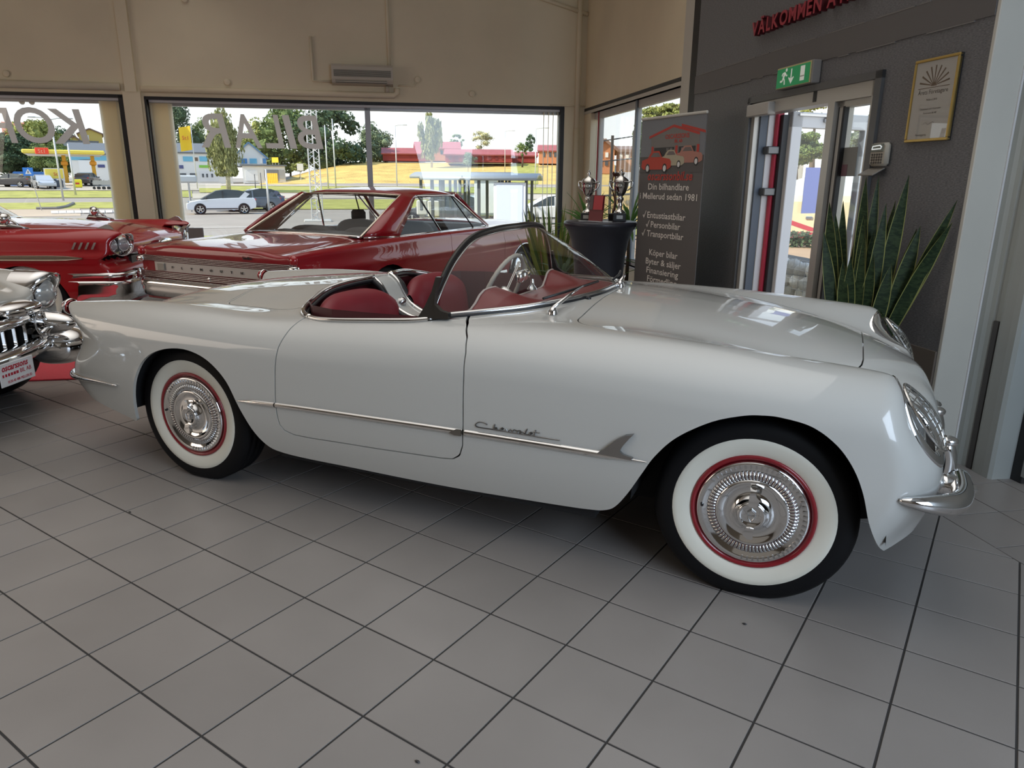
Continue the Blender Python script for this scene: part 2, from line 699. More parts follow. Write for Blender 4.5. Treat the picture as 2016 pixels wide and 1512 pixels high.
# ------------------------------------------------------------------ the room
M_wall = mat('beige_wall_paint', (0.82, 0.73, 0.535), 0.7, noise=(1.2, 0.06, 4), bump=(90, 0.25, 0.004))
M_walld = mat('low_bounce_wall', (0.30, 0.26, 0.21), 0.7, noise=(1.2, 0.06, 4))  # wall tone darkened on the unseen sides to cut bounced light
M_dark = mat('charcoal_wallpaper', (0.055, 0.055, 0.06), 0.55)
def _woven(m):
    nt = m.node_tree
    p = nt.nodes['Principled BSDF']
    tc = nt.nodes['Texture Coordinate'] if 'Texture Coordinate' in nt.nodes else nt.nodes.new('ShaderNodeTexCoord')
    mp = nt.nodes.new('ShaderNodeMapping')
    mp.inputs['Scale'].default_value = (60, 60, 240)
    nz = nt.nodes.new('ShaderNodeTexNoise')
    nz.inputs['Scale'].default_value = 1.0
    nz.inputs['Detail'].default_value = 2
    bp = nt.nodes.new('ShaderNodeBump')
    bp.inputs['Strength'].default_value = 0.6
    bp.inputs['Distance'].default_value = 0.004
    nt.links.new(tc.outputs['Object'], mp.inputs[0])
    nt.links.new(mp.outputs[0], nz.inputs['Vector'])
    nt.links.new(nz.outputs['Fac'], bp.inputs['Height'])
    nt.links.new(bp.outputs[0], p.inputs['Normal'])
    cr = nt.nodes.new('ShaderNodeValToRGB')
    cr.color_ramp.elements[0].position = 0.3
    cr.color_ramp.elements[0].color = (0.10, 0.10, 0.105, 1)
    cr.color_ramp.elements[1].position = 0.75
    cr.color_ramp.elements[1].color = (0.20, 0.20, 0.205, 1)
    nt.links.new(nz.outputs['Fac'], cr.inputs[0])
    nt.links.new(cr.outputs[0], p.inputs['Base Color'])
_woven(M_dark)
M_frame = mat('light_window_frame', (0.55, 0.53, 0.50), 0.4)
M_frameg = mat('grey_aluminium', (0.42, 0.41, 0.40), 0.35, metal=0.3)
M_framew = mat('white_frame', (0.72, 0.71, 0.70), 0.35)
M_framek = mat('black_frame', (0.018, 0.018, 0.02), 0.5)
M_ceil = mat('ceiling_white', (0.62, 0.60, 0.56), 0.8)
M_pillar = mat('pale_column_paint', (0.58, 0.56, 0.50), 0.5, noise=(3, 0.03))
M_pillarg = mat('grey_green_column_paint', (0.40, 0.42, 0.40), 0.45, noise=(3, 0.05))
M_taupe = mat('taupe_panel', (0.13, 0.105, 0.085), 0.6)
M_grout = mat('dark_grout', (0.035, 0.033, 0.032), 0.9)
M_tile = mat('grey_floor_tile', (0.265, 0.245, 0.23), 0.36, rand=0.06, spec=0.55)
def _tile(m):
    nt = m.node_tree
    p = nt.nodes['Principled BSDF']
    g = nt.nodes.new('ShaderNodeNewGeometry')
    nz = nt.nodes.new('ShaderNodeTexNoise')
    nz.inputs['Scale'].default_value = 900
    nz.inputs['Detail'].default_value = 2
    n2 = nt.nodes.new('ShaderNodeTexNoise')
    n2.inputs['Scale'].default_value = 2.2
    n2.inputs['Detail'].default_value = 4
    ad = nt.nodes.new('ShaderNodeMath')
    ad.operation = 'MULTIPLY_ADD'
    ad.inputs[1].default_value = 1.2
    mr = nt.nodes.new('ShaderNodeMapRange')
    mr.inputs['From Min'].default_value = 0.6
    mr.inputs['From Max'].default_value = 1.6
    mr.inputs['To Min'].default_value = 0.84
    mr.inputs['To Max'].default_value = 1.16
    nt.links.new(g.outputs['Position'], nz.inputs['Vector'])
    nt.links.new(g.outputs['Position'], n2.inputs['Vector'])
    nt.links.new(nz.outputs['Fac'], ad.inputs[0])
    nt.links.new(n2.outputs['Fac'], ad.inputs[2])
    nt.links.new(ad.outputs[0], mr.inputs['Value'])
    hv = [n for n in nt.nodes if n.type == 'HUE_SAT'][0]
    h2 = nt.nodes.new('ShaderNodeHueSaturation')
    nt.links.new(hv.outputs[0], h2.inputs['Color'])
    nt.links.new(mr.outputs[0], h2.inputs['Value'])
    nt.links.new(h2.outputs[0], p.inputs['Base Color'])
    r2 = nt.nodes.new('ShaderNodeMapRange')
    r2.inputs['From Min'].default_value = 0.3
    r2.inputs['From Max'].default_value = 0.7
    r2.inputs['To Min'].default_value = 0.30
    r2.inputs['To Max'].default_value = 0.40
    nt.links.new(n2.outputs['Fac'], r2.inputs['Value'])
    nt.links.new(r2.outputs[0], p.inputs['Roughness'])
_tile(M_tile)

def struct(o, mw=True):
    o['kind'] = 'structure'
    if mw:
        o.matrix_world = WROT
    return o
# floor: a grout bed with single tiles laid diagonally, and a border strip laid square to the walls
fl = MB()
fl.prism([(ROOM_L, -ROOM_F), (D_SIDE + 0.1, -ROOM_F), (D_SIDE + 0.1, -B_BACK + 0.1), (ROOM_L, -B_BACK + 0.1)], -0.10, -0.0025)
floor = struct(fl.build('floor', M_grout))
FLI = WROT.inverted()
TG = 0.18187372
TS, TX, TY = 0.30001, -1.41644, 2.13049
BORDER = 2.886
def grid_pt(c, l):
    x, y = c * TS - TX, l * TS - TY
    return Vector((math.cos(TG) * x + math.sin(TG) * y, -math.sin(TG) * x + math.cos(TG) * y, 0))
tiles = []
camv = Vector(CAMPOS)
def inview(p):
    d = Vector((p.x, p.y, 0)) - camv
    z = d.dot(_f)
    if z < 0.3:
        return None
    x, y = d.dot(_r) / z * 1418.9 + 1008, 756 - d.dot(_u) / z * 1418.9
    if -120 < x < 2136 and -50 < y < 1650:
        return d.length
    return None
def clip_poly(poly, fn):
    out = []
    for i in range(len(poly)):
        a, b = poly[i], poly[(i + 1) % len(poly)]
        fa, fb = fn(a), fn(b)
        if fa >= 0:
            out.append(a)
        if fa * fb < 0:
            out.append(a + (b - a) * (fa / (fa - fb)))
    return out
for c in range(-60, 34):
    for l in range(-40, 40):
        g = 0.0033
        q = [grid_pt(c + a, l + b) for a, b in ((g / TS, g / TS), (1 - g / TS, g / TS), (1 - g / TS, 1 - g / TS), (g / TS, 1 - g / TS))]
        ctr = grid_pt(c + .5, l + .5)
        a, b = ctr.dot(E1), ctr.dot(E2)
        if a < ROOM_L or a > BORDER + .3 or b < B_BACK or b > ROOM_F:
            continue
        q2 = clip_poly(q, lambda p: BORDER - 0.002 - p.dot(E1))
        if len(q2) > 2:
            tiles.append((ctr, q2, len(q2) == 4 and abs(a - BORDER) > .25))
for i in range(3):
    for k in range(-32, 30):
        a0, b0 = BORDER + 0.291 * i, 1.384 + 0.2915 * k
        a1 = min(a0 + .291, D_SIDE)
        if b0 < B_BACK or b0 > ROOM_F - .3:
            continue
        q = [WP(a0 + .0025, b0 + .0025), WP(a0 + .0025, b0 + .289), WP(a1 - .0025, b0 + .289), WP(a1 - .0025, b0 + .0025)]
        tiles.append((WP((a0 + a1) / 2, b0 + .146), q, False))
vis = sorted([(inview(t[0]), i) for i, t in enumerate(tiles) if inview(t[0]) is not None])
near_ids = set(i for _, i in vis[:290])
def tile_shape(q, c):
    # bevelled slab
    V, n = [], len(q)
    for p in q:
        V.append((p.x - c.x, p.y - c.y, -0.004))
    for p in q:
        V.append((p.x - c.x, p.y - c.y, -0.0012))
    for p in q:
        d = (c - p).normalized() * 0.0016
        V.append((p.x + d.x - c.x, p.y + d.y - c.y, 0.0))
    F = [tuple(range(2 * n, 3 * n))]
    for k in range(n):
        j = (k + 1) % n
        F += [(k, j, n + j, n + k), (n + k, n + j, 2 * n + j, 2 * n + k)]
    # keep outward winding
    if (q[1] - q[0]).cross(q[2] - q[1]).z < 0:
        F = [f[::-1] for f in F]
    return V, F
shared = None
rest = MB()
for i, (c, q, std) in enumerate(tiles):
    if i in near_ids:
        if std and shared is not None:
            o = bpy.data.objects.new('tile', shared)
            COL.objects.link(o)
        else:
            V, F = tile_shape(q, c)
            o = mesh('tile', V, F, M_tile)
            if std:
                shared = o.data
        o.parent = floor
        o.matrix_parent_inverse = FLI
        o.location = c
    else:
        V, F = tile_shape(q, c)
        rest.add([(v[0] + c.x, v[1] + c.y, v[2]) for v in V], F)
o = rest.build('floor_tiles', M_tile, floor)
o.matrix_parent_inverse = FLI
o['kind'] = 'stuff'

def lbox(mb, a0, a1, b0, b1, z0, z1, bev=0.0):
    """box in wall coordinates: a along the back wall, b along the right wall, z up"""
    mb.box(((a0 + a1) / 2, -(b0 + b1) / 2, (z0 + z1) / 2), (abs(a1 - a0), abs(b1 - b0), abs(z1 - z0)), bev=bev)
    return mb
def wbox(name, a0, a1, b0, b1, z0, z1, m, parent=None, bev=0.0):
    o = lbox(MB(), a0, a1, b0, b1, z0, z1, bev).build(name, m, parent)
    if parent is None:
        o.matrix_world = WROT
    return o
def wparent(o, p):
    o.parent = p
    return o

# back wall with two shop windows
T = 0.25
W1L, W1R, WT, WB = -2.66, 3.315, 2.50, 0.32
W2L, W2R = -8.6, -2.955
mb = MB()
lbox(mb, ROOM_L, W2L, B_BACK - T, B_BACK, 0, ROOM_H)
lbox(mb, W2L, W2R, B_BACK - T, B_BACK, 0, WB)
lbox(mb, W2L, W2R, B_BACK - T, B_BACK, WT + .015, ROOM_H)
lbox(mb, W2R, W1L, B_BACK - T, B_BACK, 0, ROOM_H)
lbox(mb, W1L, W1R, B_BACK - T, B_BACK, 0, WB)
lbox(mb, W1L, W1R, B_BACK - T, B_BACK, WT, ROOM_H)
lbox(mb, W1R, D_SIDE + .25, B_BACK - T, B_BACK, 0, ROOM_H)
wall_back = struct(mb.build('wall_back', M_wall))
# right wall with the low window beside the black column
mb = MB()
S0, S1, ST, SB = -6.85, -3.42, 2.40, 0.36
lbox(mb, D_SIDE, D_SIDE + .14, B_BACK, S0, 0, ROOM_H)
lbox(mb, D_SIDE, D_SIDE + .14, S0, S1, 0, SB)
lbox(mb, D_SIDE, D_SIDE + .14, S0, S1, ST, ROOM_H)
lbox(mb, D_SIDE, D_SIDE + .14, S1, -2.2, 0, ROOM_H)
wall_right = struct(mb.build('wall_right', M_wall))
# dark partition with the entrance
DO0, DO1, DOT = -1.13, 0.31, 2.0
mb = MB()
lbox(mb, D_DARK, D_DARK + .2, -2.2, DO0, 0, ROOM_H)
lbox(mb, D_DARK, D_DARK + .2, DO0, DO1, DOT, ROOM_H)
lbox(mb, D_DARK, D_DARK + .2, DO1, 1.075, 0, ROOM_H)
wall_dark = struct(mb.build('wall_entrance', M_dark))
# beam seam above the door: a slightly proud band with torn edges
mb = MB()
lbox(mb, D_DARK - .006, D_DARK, -2.2, 1.07, 2.17, 2.315)
o = struct(mb.build('trim_1', mat('charcoal_band', (0.125, 0.118, 0.115), 0.6, bump=(120, .3, .003))))
mb = MB()
for z in (2.166, 2.318):
    b = -2.1
    while b < 1.05:
        w = rnd.uniform(.05, .5)
        lbox(mb, D_DARK - .0075, D_DARK, b, min(b + w, 1.06), z - .003, z + .003)
        b += w + rnd.uniform(.02, .25)
o = struct(mb.build('trim_2', mat('torn_edge', (0.2, 0.19, 0.18), 0.8)))
# taupe base panel, pale end cap, ribbed column and far panel at the right edge
struct(wbox('baseboard_entrance', D_DARK - .012, D_DARK, DO1 + .12, 1.07, 0, .60, M_taupe))
struct(wbox('trim_3', D_DARK - .001, 3.43, 1.07, 1.095, 0, ROOM_H, M_pillar, bev=.004))
struct(wbox('trim_4', D_DARK + .17, 3.432, 1.088, 1.102, 0, ROOM_H, M_framew))
mb = MB()
prof = [(3.60, 1.09), (3.43, 1.09), (3.43, 1.13), (3.438, 1.15), (3.438, 1.175), (3.45, 1.185), (3.45, 1.215), (3.438, 1.222), (3.43, 1.24), (3.425, 1.30), (3.425, 1.335), (3.437, 1.352), (3.53, 1.356), (3.60, 1.356)]
mb.prism([(a, -b) for a, b in prof][::-1], 0, ROOM_H)
struct(mb.build('wall_column', M_pillarg))
struct(wbox('trim_5', 3.436, 3.452, 1.186, 1.216, 0, 0.78, mat('dark_recess', (0.075, 0.07, 0.068), 0.6)))
struct(wbox('trim_6', 3.54, 3.62, 1.356, 1.42, 0, ROOM_H, M_framek))
struct(wbox('wall_panel', 3.53, 3.62, 1.42, ROOM_F, .04, ROOM_H, mat('grey_panel', (0.30, 0.31, 0.30), 0.5)))
# black column between window wall and entrance
struct(wbox('trim_7', D_SIDE - .03, D_SIDE + .05, -3.2, -2.15, 0, ROOM_H, M_framek))
struct(wbox('trim_8', D_SIDE - .012, D_SIDE + .01, -3.46, -3.2, 0, ROOM_H, M_pillar))
# unseen sides that close the room
struct(wbox('wall_left', ROOM_L - .2, ROOM_L, B_BACK - T, ROOM_F, 0, ROOM_H, M_walld))
struct(wbox('wall_front', ROOM_L, 3.62, ROOM_F, ROOM_F + .2, 0, ROOM_H, M_walld))
struct(wbox('ceiling', ROOM_L - .2, 3.9, B_BACK - T, ROOM_F + .2, ROOM_H, ROOM_H + .2, M_ceil))

# --- window frames, glass, rails
def shop_window(idx, a0, a1, zb, zt, mulls):
    w = struct(wbox('window_%d' % idx, a0, a1, B_BACK - .16, B_BACK - .155, zb, zt, M_glass))
    mb = MB()
    lbox(mb, a0, a1, B_BACK - .2, B_BACK - .11, zt - .10, zt - .03)
    lbox(mb, a0, a1, B_BACK - .2, B_BACK - .11, zb, zb + .07)
    for a in mulls:
        lbox(mb, a - .04, a + .04, B_BACK - .2, B_BACK - .11, zb, zt - .03)
    lbox(mb, a0, a0 + .05, B_BACK - .2, B_BACK - .11, zb, zt)
    lbox(mb, a1 - .05, a1, B_BACK - .2, B_BACK - .11, zb, zt)
    mb.build('window_frame', M_frameg, w)
    mb = MB()
    lbox(mb, a0 - .01, a1 + .01, B_BACK - .11, B_BACK + .004, zt - .03, zt + .012)
    lbox(mb, a0 - .012, a0 + .012, B_BACK - .11, B_BACK + .004, zb, zt)
    lbox(mb, a1 - .05, a1 + .012, B_BACK - .11, B_BACK + .004, zb, zt)
    mb.build('reveal', M_framek, w)
    mb = MB()
    lbox(mb, a0 + .03, a1 - .03, B_BACK - .09, B_BACK - .05, zt - .062, zt - .028)
    mb.build('blind_rail', M_framew, w)
    mb = MB()
    lbox(mb, a0, a1, B_BACK - .2, B_BACK + .06, zb - .03, zb + .005)
    mb.build('sill', M_frame, w)
    return w
win1 = shop_window(1, W1L, W1R, WB, WT, [0.36])
win2 = shop_window(2, W2L, W2R, WB, WT + .015, [-5.6])
# lettering on the panes, read from the street (so mirrored from inside)
# side window
w3 = struct(wbox('window_3', D_SIDE + .09, D_SIDE + .095, S0, S1, SB, ST, M_glass))
mb = MB()
for b in (S0 + .24, -5.02, S1 - .04):
    lbox(mb, D_SIDE + .06, D_SIDE + .12, b - .045, b + .045, SB, ST)
lbox(mb, D_SIDE + .06, D_SIDE + .12, S0, S1, ST - .09, ST)
lbox(mb, D_SIDE + .06, D_SIDE + .12, S0, S1, SB, SB + .08)
mb.build('window_frame', M_frame, w3)
mb = MB()
lbox(mb, D_SIDE + .04, D_SIDE + .06, -5.0, -4.94, SB, ST)
mb.build('gasket', mat('blue_grey_gasket', (0.16, 0.19, 0.23), 0.4), w3)
mb = MB()
lbox(mb, D_SIDE + .05, D_SIDE + .07, S0 + .20, S0 + .225, SB, ST)
mb.build('red_strip', mat('red_strip', (0.5, 0.03, 0.06), 0.5), w3)
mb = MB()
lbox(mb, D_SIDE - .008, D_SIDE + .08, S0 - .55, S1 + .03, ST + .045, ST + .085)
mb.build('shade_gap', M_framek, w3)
mb = MB()
lbox(mb, D_SIDE - .012, D_SIDE + .08, S0 - .5, S1 + .02, ST - .0, ST + .04)
lbox(mb, D_SIDE - .012, D_SIDE + .1, S0 - .02, S1, SB - .03, SB)
mb.build('sill', M_pillar, w3)

# --- conduits, posts and boxes on the back wall
mb = MB()
lbox(mb, -2.89, -2.74, B_BACK, B_BACK + .06, 2.56, ROOM_H)
lbox(mb, -2.93, -2.70, B_BACK, B_BACK + .05, WB, 2.56)
struct(mb.build('trim_9', M_wall))
def conduit(name, pts, r, label=None):
    P = [(a, -b, z) for a, b, z in pts]
    o = MB().tube(P, r, 8).build(name, M_wall, smooth=True)
    return struct(o)
conduit('trim_10', [(ROOM_L, B_BACK + .05, 2.62), (-2.95, B_BACK + .05, 2.62)], .05)
conduit('trim_11', [(-2.68, B_BACK + .04, 2.60), (.75, B_BACK + .04, 2.60), (.80, B_BACK + .04, 2.64), (.80, B_BACK + .04, 2.70)], .042)
conduit('trim_12', [(.70, B_BACK + .03, 2.98), (.70, B_BACK + .03, ROOM_H)], .022)
conduit('trim_13', [(-.38, B_BACK + .025, 3.35), (-.38, B_BACK + .025, 2.77), (-.12, B_BACK + .025, 2.77)], .02)
conduit('trim_14', [(.82, B_BACK + .02, 2.74), (1.05, B_BACK + .02, 2.74), (1.08, B_BACK + .02, 2.80)], .012)
conduit('trim_15', [(3.52, B_BACK + .03, 2.2), (3.52, B_BACK + .03, ROOM_H)], .04)
conduit('trim_16', [(3.52, B_BACK + .03, 0), (3.52, B_BACK + .03, 2.2)], .045)
conduit('trim_17', [(1.9, B_BACK + .03, 4.25), (3.64, B_BACK + .03, 3.80)], .03)
conduit('trim_18', [(3.1, B_BACK + .02, 2.525), (3.64, B_BACK + .02, 2.525)], .012)
for a, z in ((1.10, 2.83), (1.9, 2.66), (-4.35, 2.75), (-1.55, 2.72), (-2.0, 3.75)):
    o = MB().lathe([(0, .0), (.045, .0), (.045, .008), (.03, .014), (0, .015)], 20, axis='y').build('wall_rosette', M_wall, smooth=True)
    at_wall(o, a, B_BACK + .014, z)
    o.rotation_euler = (0, 0, WA + PI)
    tag(o, {1.10: 'round cover cap at the bend of the thin pipe by the air conditioner', 1.9: 'round cover cap on the back wall above the right half of the window', -4.35: 'round cover cap above the left shop window', -1.55: 'round cover cap on the back wall left of the air conditioner', -2.0: 'round cover cap high on the back wall near the post'}[a], 'cover cap', 'round cover caps on the back wall')
# air conditioner
ac = thing('air_conditioner', 'cream wall air conditioner with slatted grille above the large shop window', 'air conditioner')
ac.matrix_world = WROT
M_ac = mat('cream_plastic', (0.55, 0.50, 0.40), 0.45)
mb = MB()
A0, A1, Z0, Z1 = -.11, .745, 2.72, 2.985
mb.prism([(.0, Z0), (.17, Z0 + .02), (.19, Z0 + .07), (.20, Z1 - .03), (.19, Z1), (0, Z1)], A0, A1, lambda u, v, h: (h, -(B_BACK + u), v))
mb.build('housing', M_ac, ac)
mb = MB()
for i in range(7):
    z = Z0 + .105 + i * .013
    lbox(mb, A0 + .03, A1 - .03, B_BACK + .19, B_BACK + .204, z, z + .006)
mb.build('intake_grille', mat('dark_cream', (0.16, 0.14, 0.11), 0.6), ac)
mb = MB()
lbox(mb, A0 + .05, A1 - .09, B_BACK + .165, B_BACK + .196, Z0 + .022, Z0 + .05)
mb.build('louvre', mat('louvre_dark', (0.10, 0.09, 0.07), 0.5), ac)
mb = MB()
lbox(mb, A0 + .05, A1 - .09, B_BACK + .175, B_BACK + .204, Z0 + .03, Z0 + .042)
mb.build('louvre_flap', M_ac, ac)
mb = MB()
mb.tube([(.66, -(B_BACK + .06), Z0), (.66, -(B_BACK + .06), Z0 - .08)], .03, 8)
mb.build('pipe_collar', M_ac, ac, smooth=True)
# ------------------------------------------------------------------ the white roadster
car = thing('sports_car', 'white open two-seat roadster with red interior and whitewall tyres, in front', 'car')
XK = [-1.0, -.8, -.5, -.2, .1, .4, .7, 1.0, 1.3, 1.6, 1.9, 2.2, 2.5, 2.75, 3.0, 3.2, 3.4]
WK = [0, .2, .4, .55, .65, .72, .80, .92]
TOP = Tab2(XK, WK, [
    [.66, .655, .64, .66, .75, .795, .785, .74],
    [.745, .74, .72, .725, .785, .812, .80, .75],
    [.83, .825, .80, .785, .815, .838, .828, .78],
    [.875, .87, .845, .818, .83, .850, .840, .79],
    [.905, .90, .875, .838, .835, .848, .838, .79],
    [.932, .925, .90, .862, .845, .840, .828, .78],
    [.945, .94, .925, .90, .875, .858, .832, .775],
    [.945, .94, .93, .915, .895, .878, .845, .78],
    [.95, .948, .935, .915, .900, .887, .855, .79],
    [.955, .95, .935, .915, .905, .893, .865, .80],
    [.95, .945, .925, .905, .903, .897, .868, .80],
    [.935, .928, .905, .885, .893, .893, .866, .80],
    [.90, .892, .862, .845, .873, .880, .855, .79],
    [.86, .85, .815, .80, .853, .862, .840, .775],
    [.775, .765, .73, .74, .824, .836, .812, .745],
    [.655, .65, .63, .665, .77, .785, .765, .70],
    [.53, .52, .51, .565, .70, .715, .70, .62]])
WM = spl1([-1.0, -.6, -.3, 0, .5, 1.0, 1.5, 2.0, 2.5, 2.8, 3.0, 3.3], [.83, .890, .912, .917, .902, .894, .893, .898, .906, .896, .878, .84])
def side_w(x, z):
    lo = np.maximum(.52 - z, 0)
    hi = np.maximum(z - .60, 0)
    return WM(x) - .55 * lo ** 2 - .35 * hi ** 2
FRONT = Tab2([0, .3, .5, .65, .75, .85, .95], [.15, .30, .45, .57, .70, .83, .95], [
    [3.10, 3.14, 3.17, 3.175, 3.15, 3.07, 2.98],
    [3.10, 3.14, 3.17, 3.175, 3.145, 3.07, 2.98],
    [3.08, 3.12, 3.165, 3.165, 3.12, 3.05, 2.96],
    [3.05, 3.105, 3.155, 3.150, 3.078, 2.996, 2.92],
    [3.00, 3.045, 3.120, 3.125, 3.050, 2.982, 2.91],
    [2.93, 2.97, 3.05, 3.06, 3.01, 2.955, 2.89],
    [2.80, 2.85, 2.95, 2.97, 2.95, 2.90, 2.85]], 121, 121)
REAR = Tab2([0, .3, .5, .65, .72, .8, .9, .95], [.2, .32, .43, .53, .63, .72, .80, .9], [
    [.84, .89, .93, .925, .90, .88, .86, .84],
    [.84, .89, .93, .925, .90, .88, .86, .84],
    [.83, .88, .93, .92, .88, .86, .87, .88],
    [.79, .85, .92, .90, .83, .86, .915, .93],
    [.75, .82, .90, .875, .79, .85, .93, .945],
    [.66, .76, .85, .82, .75, .79, .88, .90],
    [.40, .56, .66, .64, .56, .62, .72, .76],
    [.15, .35, .45, .42, .35, .45, .55, .6]], 121, 121)
def vette(x, y, z):
    w = np.abs(y)
    f = smax(w - side_w(x, z), z - TOP(x, w), .11)
    f = smax(f, (x - FRONT(w, z)) * .85, .04)
    f = smax(f, (-x - REAR(w, z)) * .85, .05)
    return f
P0, Q0, N0 = nets(vette, (-1.08, 0.0, .12), (3.42, 1.0, 1.05), .011)
T0 = quads_to_tris(Q0)
P0[:, 1] = np.maximum(P0[:, 1], 0)
# surface nets leave half a cell open along y = 0: pull the border vertices onto the centre plane
_b = P0[:, 1] < .0075
P0[_b, 1] = 0
for _it in range(3):
    _e = .002
    _d = vette(P0[_b, 0], P0[_b, 1], P0[_b, 2])
    _gx = (vette(P0[_b, 0] + _e, P0[_b, 1], P0[_b, 2]) - vette(P0[_b, 0] - _e, P0[_b, 1], P0[_b, 2])) / (2 * _e)
    _gz = (vette(P0[_b, 0], P0[_b, 1], P0[_b, 2] + _e) - vette(P0[_b, 0], P0[_b, 1], P0[_b, 2] - _e)) / (2 * _e)
    _q = np.maximum(_gx ** 2 + _gz ** 2, .05)
    P0[_b, 0] -= _d * _gx / _q
    P0[_b, 2] -= _d * _gz / _q
N0[_b, 1] = 0
# lower edge with both wheel openings (side view)
low = [(-1.3, .47), (-.97, .425), (-.88, .385), (-.69, .335), (-.48, .292), (-.352, .262), (-.342, .262), (-.334, .30), (-.318, .365), (-.298, .43), (-.262, .51), (-.20, .590), (-.115, .645), (0, .677), (.115, .678), (.225, .640), (.318, .555), (.378, .43), (.43, .325), (.485, .262), (.55, .238), (.69, .227), (.965, .224), (1.22, .221), (1.463, .223), (1.689, .231), (1.902, .241), (2.023, .250), (2.085, .262), (2.125, .288), (2.172, .355), (2.223, .447), (2.265, .52), (2.335, .600), (2.442, .670), (2.536, .704), (2.60, .714), (2.66, .714), (2.752, .696), (2.83, .645), (2.885, .575), (2.922, .495), (2.950, .40), (2.985, .315), (3.012, .268), (3.022, .266), (3.06, .272), (3.2, .278), (3.5, .278)]
lowc = [tuple(p) for p in cr_spline(low, 5)]
lowpoly = lowc + [(3.6, -.5), (-1.4, -.5)]
g_low = poly_sd(P0[:, 0], P0[:, 2], lowpoly)
g_low = g_low - np.where(P0[:, 0] > 2.98, np.clip(.30 * (.74 - P0[:, 1]), 0, .10), 0.0)
g_low = np.where(P0[:, 1] > .55, g_low, np.where((P0[:, 0] > 2.95) | (P0[:, 0] < -.25), g_low, P0[:, 2] - .2))
P1, T1, N1 = clip(P0, T0, N0, g_low)
P1, T1, N1 = clip(P1, T1, N1, np.where((N1[:, 2] < -.55) & ((P1[:, 1] < .55) | (N1[:, 2] < -.9)), -1.0, 1.0))
# cockpit outline (plan view, half)
cockp = [(1.335, -.1), (1.335, 0.0), (1.33, .30), (1.315, .45), (1.30, .60), (1.30, .715), (1.2, .745), (1.0, .762), (.80, .768), (.70, .755), (.625, .715), (.57, .645), (.535, .55), (.505, .42), (.51, .32), (.53, .22), (.55, .15), (.56, .10), (.562, .07), (.562, 0), (.562, -.1)]
cock_c = [tuple(p) for p in cr_spline(cockp[5:19], 6)]
cockpoly = cockp[:5] + cock_c + cockp[19:]
# windscreen base: the cockpit opening runs forward to the glass so that the red dash top shows
def base_x(y):
    return 1.257 + .56 * (1 - np.minimum(np.abs(y) / .72, 1) ** 2.4) ** .9
scr = [(base_x(t) - .02, t) for t in np.linspace(0, .70, 15)]
cockpoly = [(scr[0][0], -.1)] + scr + [(1.27, .722)] + cock_c[6:] + cockp[19:]
ztop = (P1[:, 2] > .80) & (N1[:, 2] > .2)
def top_sd(P, N, poly):
    d = poly_sd(P[:, 0], P[:, 1], poly)
    return np.where((P[:, 2] > .68) & (N[:, 2] > -.1), d, 1.0)
g_c = top_sd(P1, N1, cockpoly)
P2, T2, N2 = clip(P1, T1, N1, g_c)
# headlight openings: an ellipse round the lamp axis
HLC = np.array([3.072, .662, .700])
HLN = np.array([.80, .10, .59]); HLN = HLN / np.linalg.norm(HLN)
HLU = np.cross(HLN, [0, 1, 0]); HLU = HLU / np.linalg.norm(HLU)      # up-slope direction
if HLU[2] < 0: HLU = -HLU
HLW = np.cross(HLU, HLN)
def hl_sd(P):
    d = P - HLC
    u, w, n = d @ HLU, d @ HLW, d @ HLN
    r = np.sqrt((u / .168) ** 2 + (w / .136) ** 2) - 1
    return np.where(np.abs(n) < .15, r * .13, 1.0)
P2, T2, N2 = clip(P2, T2, N2, hl_sd(P2))
# panels: bonnet, boot lid, hood-cover lid, doors
def rrect(x0, x1, w, r0, r1, tap=0.0):
    """half outline of a rounded lid symmetric about y = 0"""
    out = [(x0, -.2)]
    for k in range(9):
        a = PI / 2 * k / 8
        out.append((x0 + r0 - r0 * math.cos(a), w + tap - r0 + r0 * math.sin(a)))
    for k in range(9):
        a = PI / 2 * k / 8
        out.append((x1 - r1 + r1 * math.sin(a), w - r1 + r1 * math.cos(a)))
    out.append((x1, -.2))
    return out
hood_o = rrect(1.852, 2.895, .555, .10, .26, .085)
boot_o = rrect(-.80, -.02, .555, .10, .03, -.03)
cover_o = [(.0, -.2), (.0, .53), (.03, .56), (.1, .575), (.25, .60), (.40, .635), (.47, .645), (.53, .625), (.60, .60), (.66, .58), (1.2, .5), (1.2, -.2)]
hinge = []
door_o = [(.70, 1.2), (.688, .93), (.672, .875), (.64, .815), (.615, .74), (.60, .65), (.588, .52), (.585, .43), (.590, .385), (.612, .358), (.66, .344), (.75, .342), (1.10, .348), (1.40, .358), (1.455, .364), (1.488, .385), (1.505, .43), (1.511, .52), (1.514, .72), (1.508, .80), (1.490, .85), (1.455, .885), (1.40, .91), (1.40, 1.2)]
GAP = .0028
def cut(P, T, N, sd):
    """returns the mesh outside the outline and the panel inside it, with a gap between"""
    a = clip(P, T, N, sd(P, N) - GAP)
    b = clip(P, T, N, -sd(P, N) - GAP)
    return a, b
rest, hood = cut(P2, T2, N2, lambda P, N: top_sd(P, N, hood_o))
rest, boot = cut(*rest, lambda P, N: top_sd(P, N, boot_o))
rest, cover = cut(*rest, lambda P, N: top_sd(P, N, cover_o))
rest, door = cut(*rest, lambda P, N: np.where(P[:, 1] > .6, poly_sd(P[:, 0], P[:, 2], door_o), 1.0))
panel('body_shell', *mirror(*rest), M_white, car, lip=.016)
panel('bonnet', *mirror(*hood), M_white, car, lip=.012)
panel('boot_lid', *mirror(*boot), M_white, car, lip=.012)
panel('top_cover', *mirror(*cover), M_white, car, lip=.012)
dP, dT, dN = door
dr = panel('door', dP * np.array([1, -1, 1]), dT[:, ::-1], dN * np.array([1, -1, 1]), M_white, car, lip=.014)
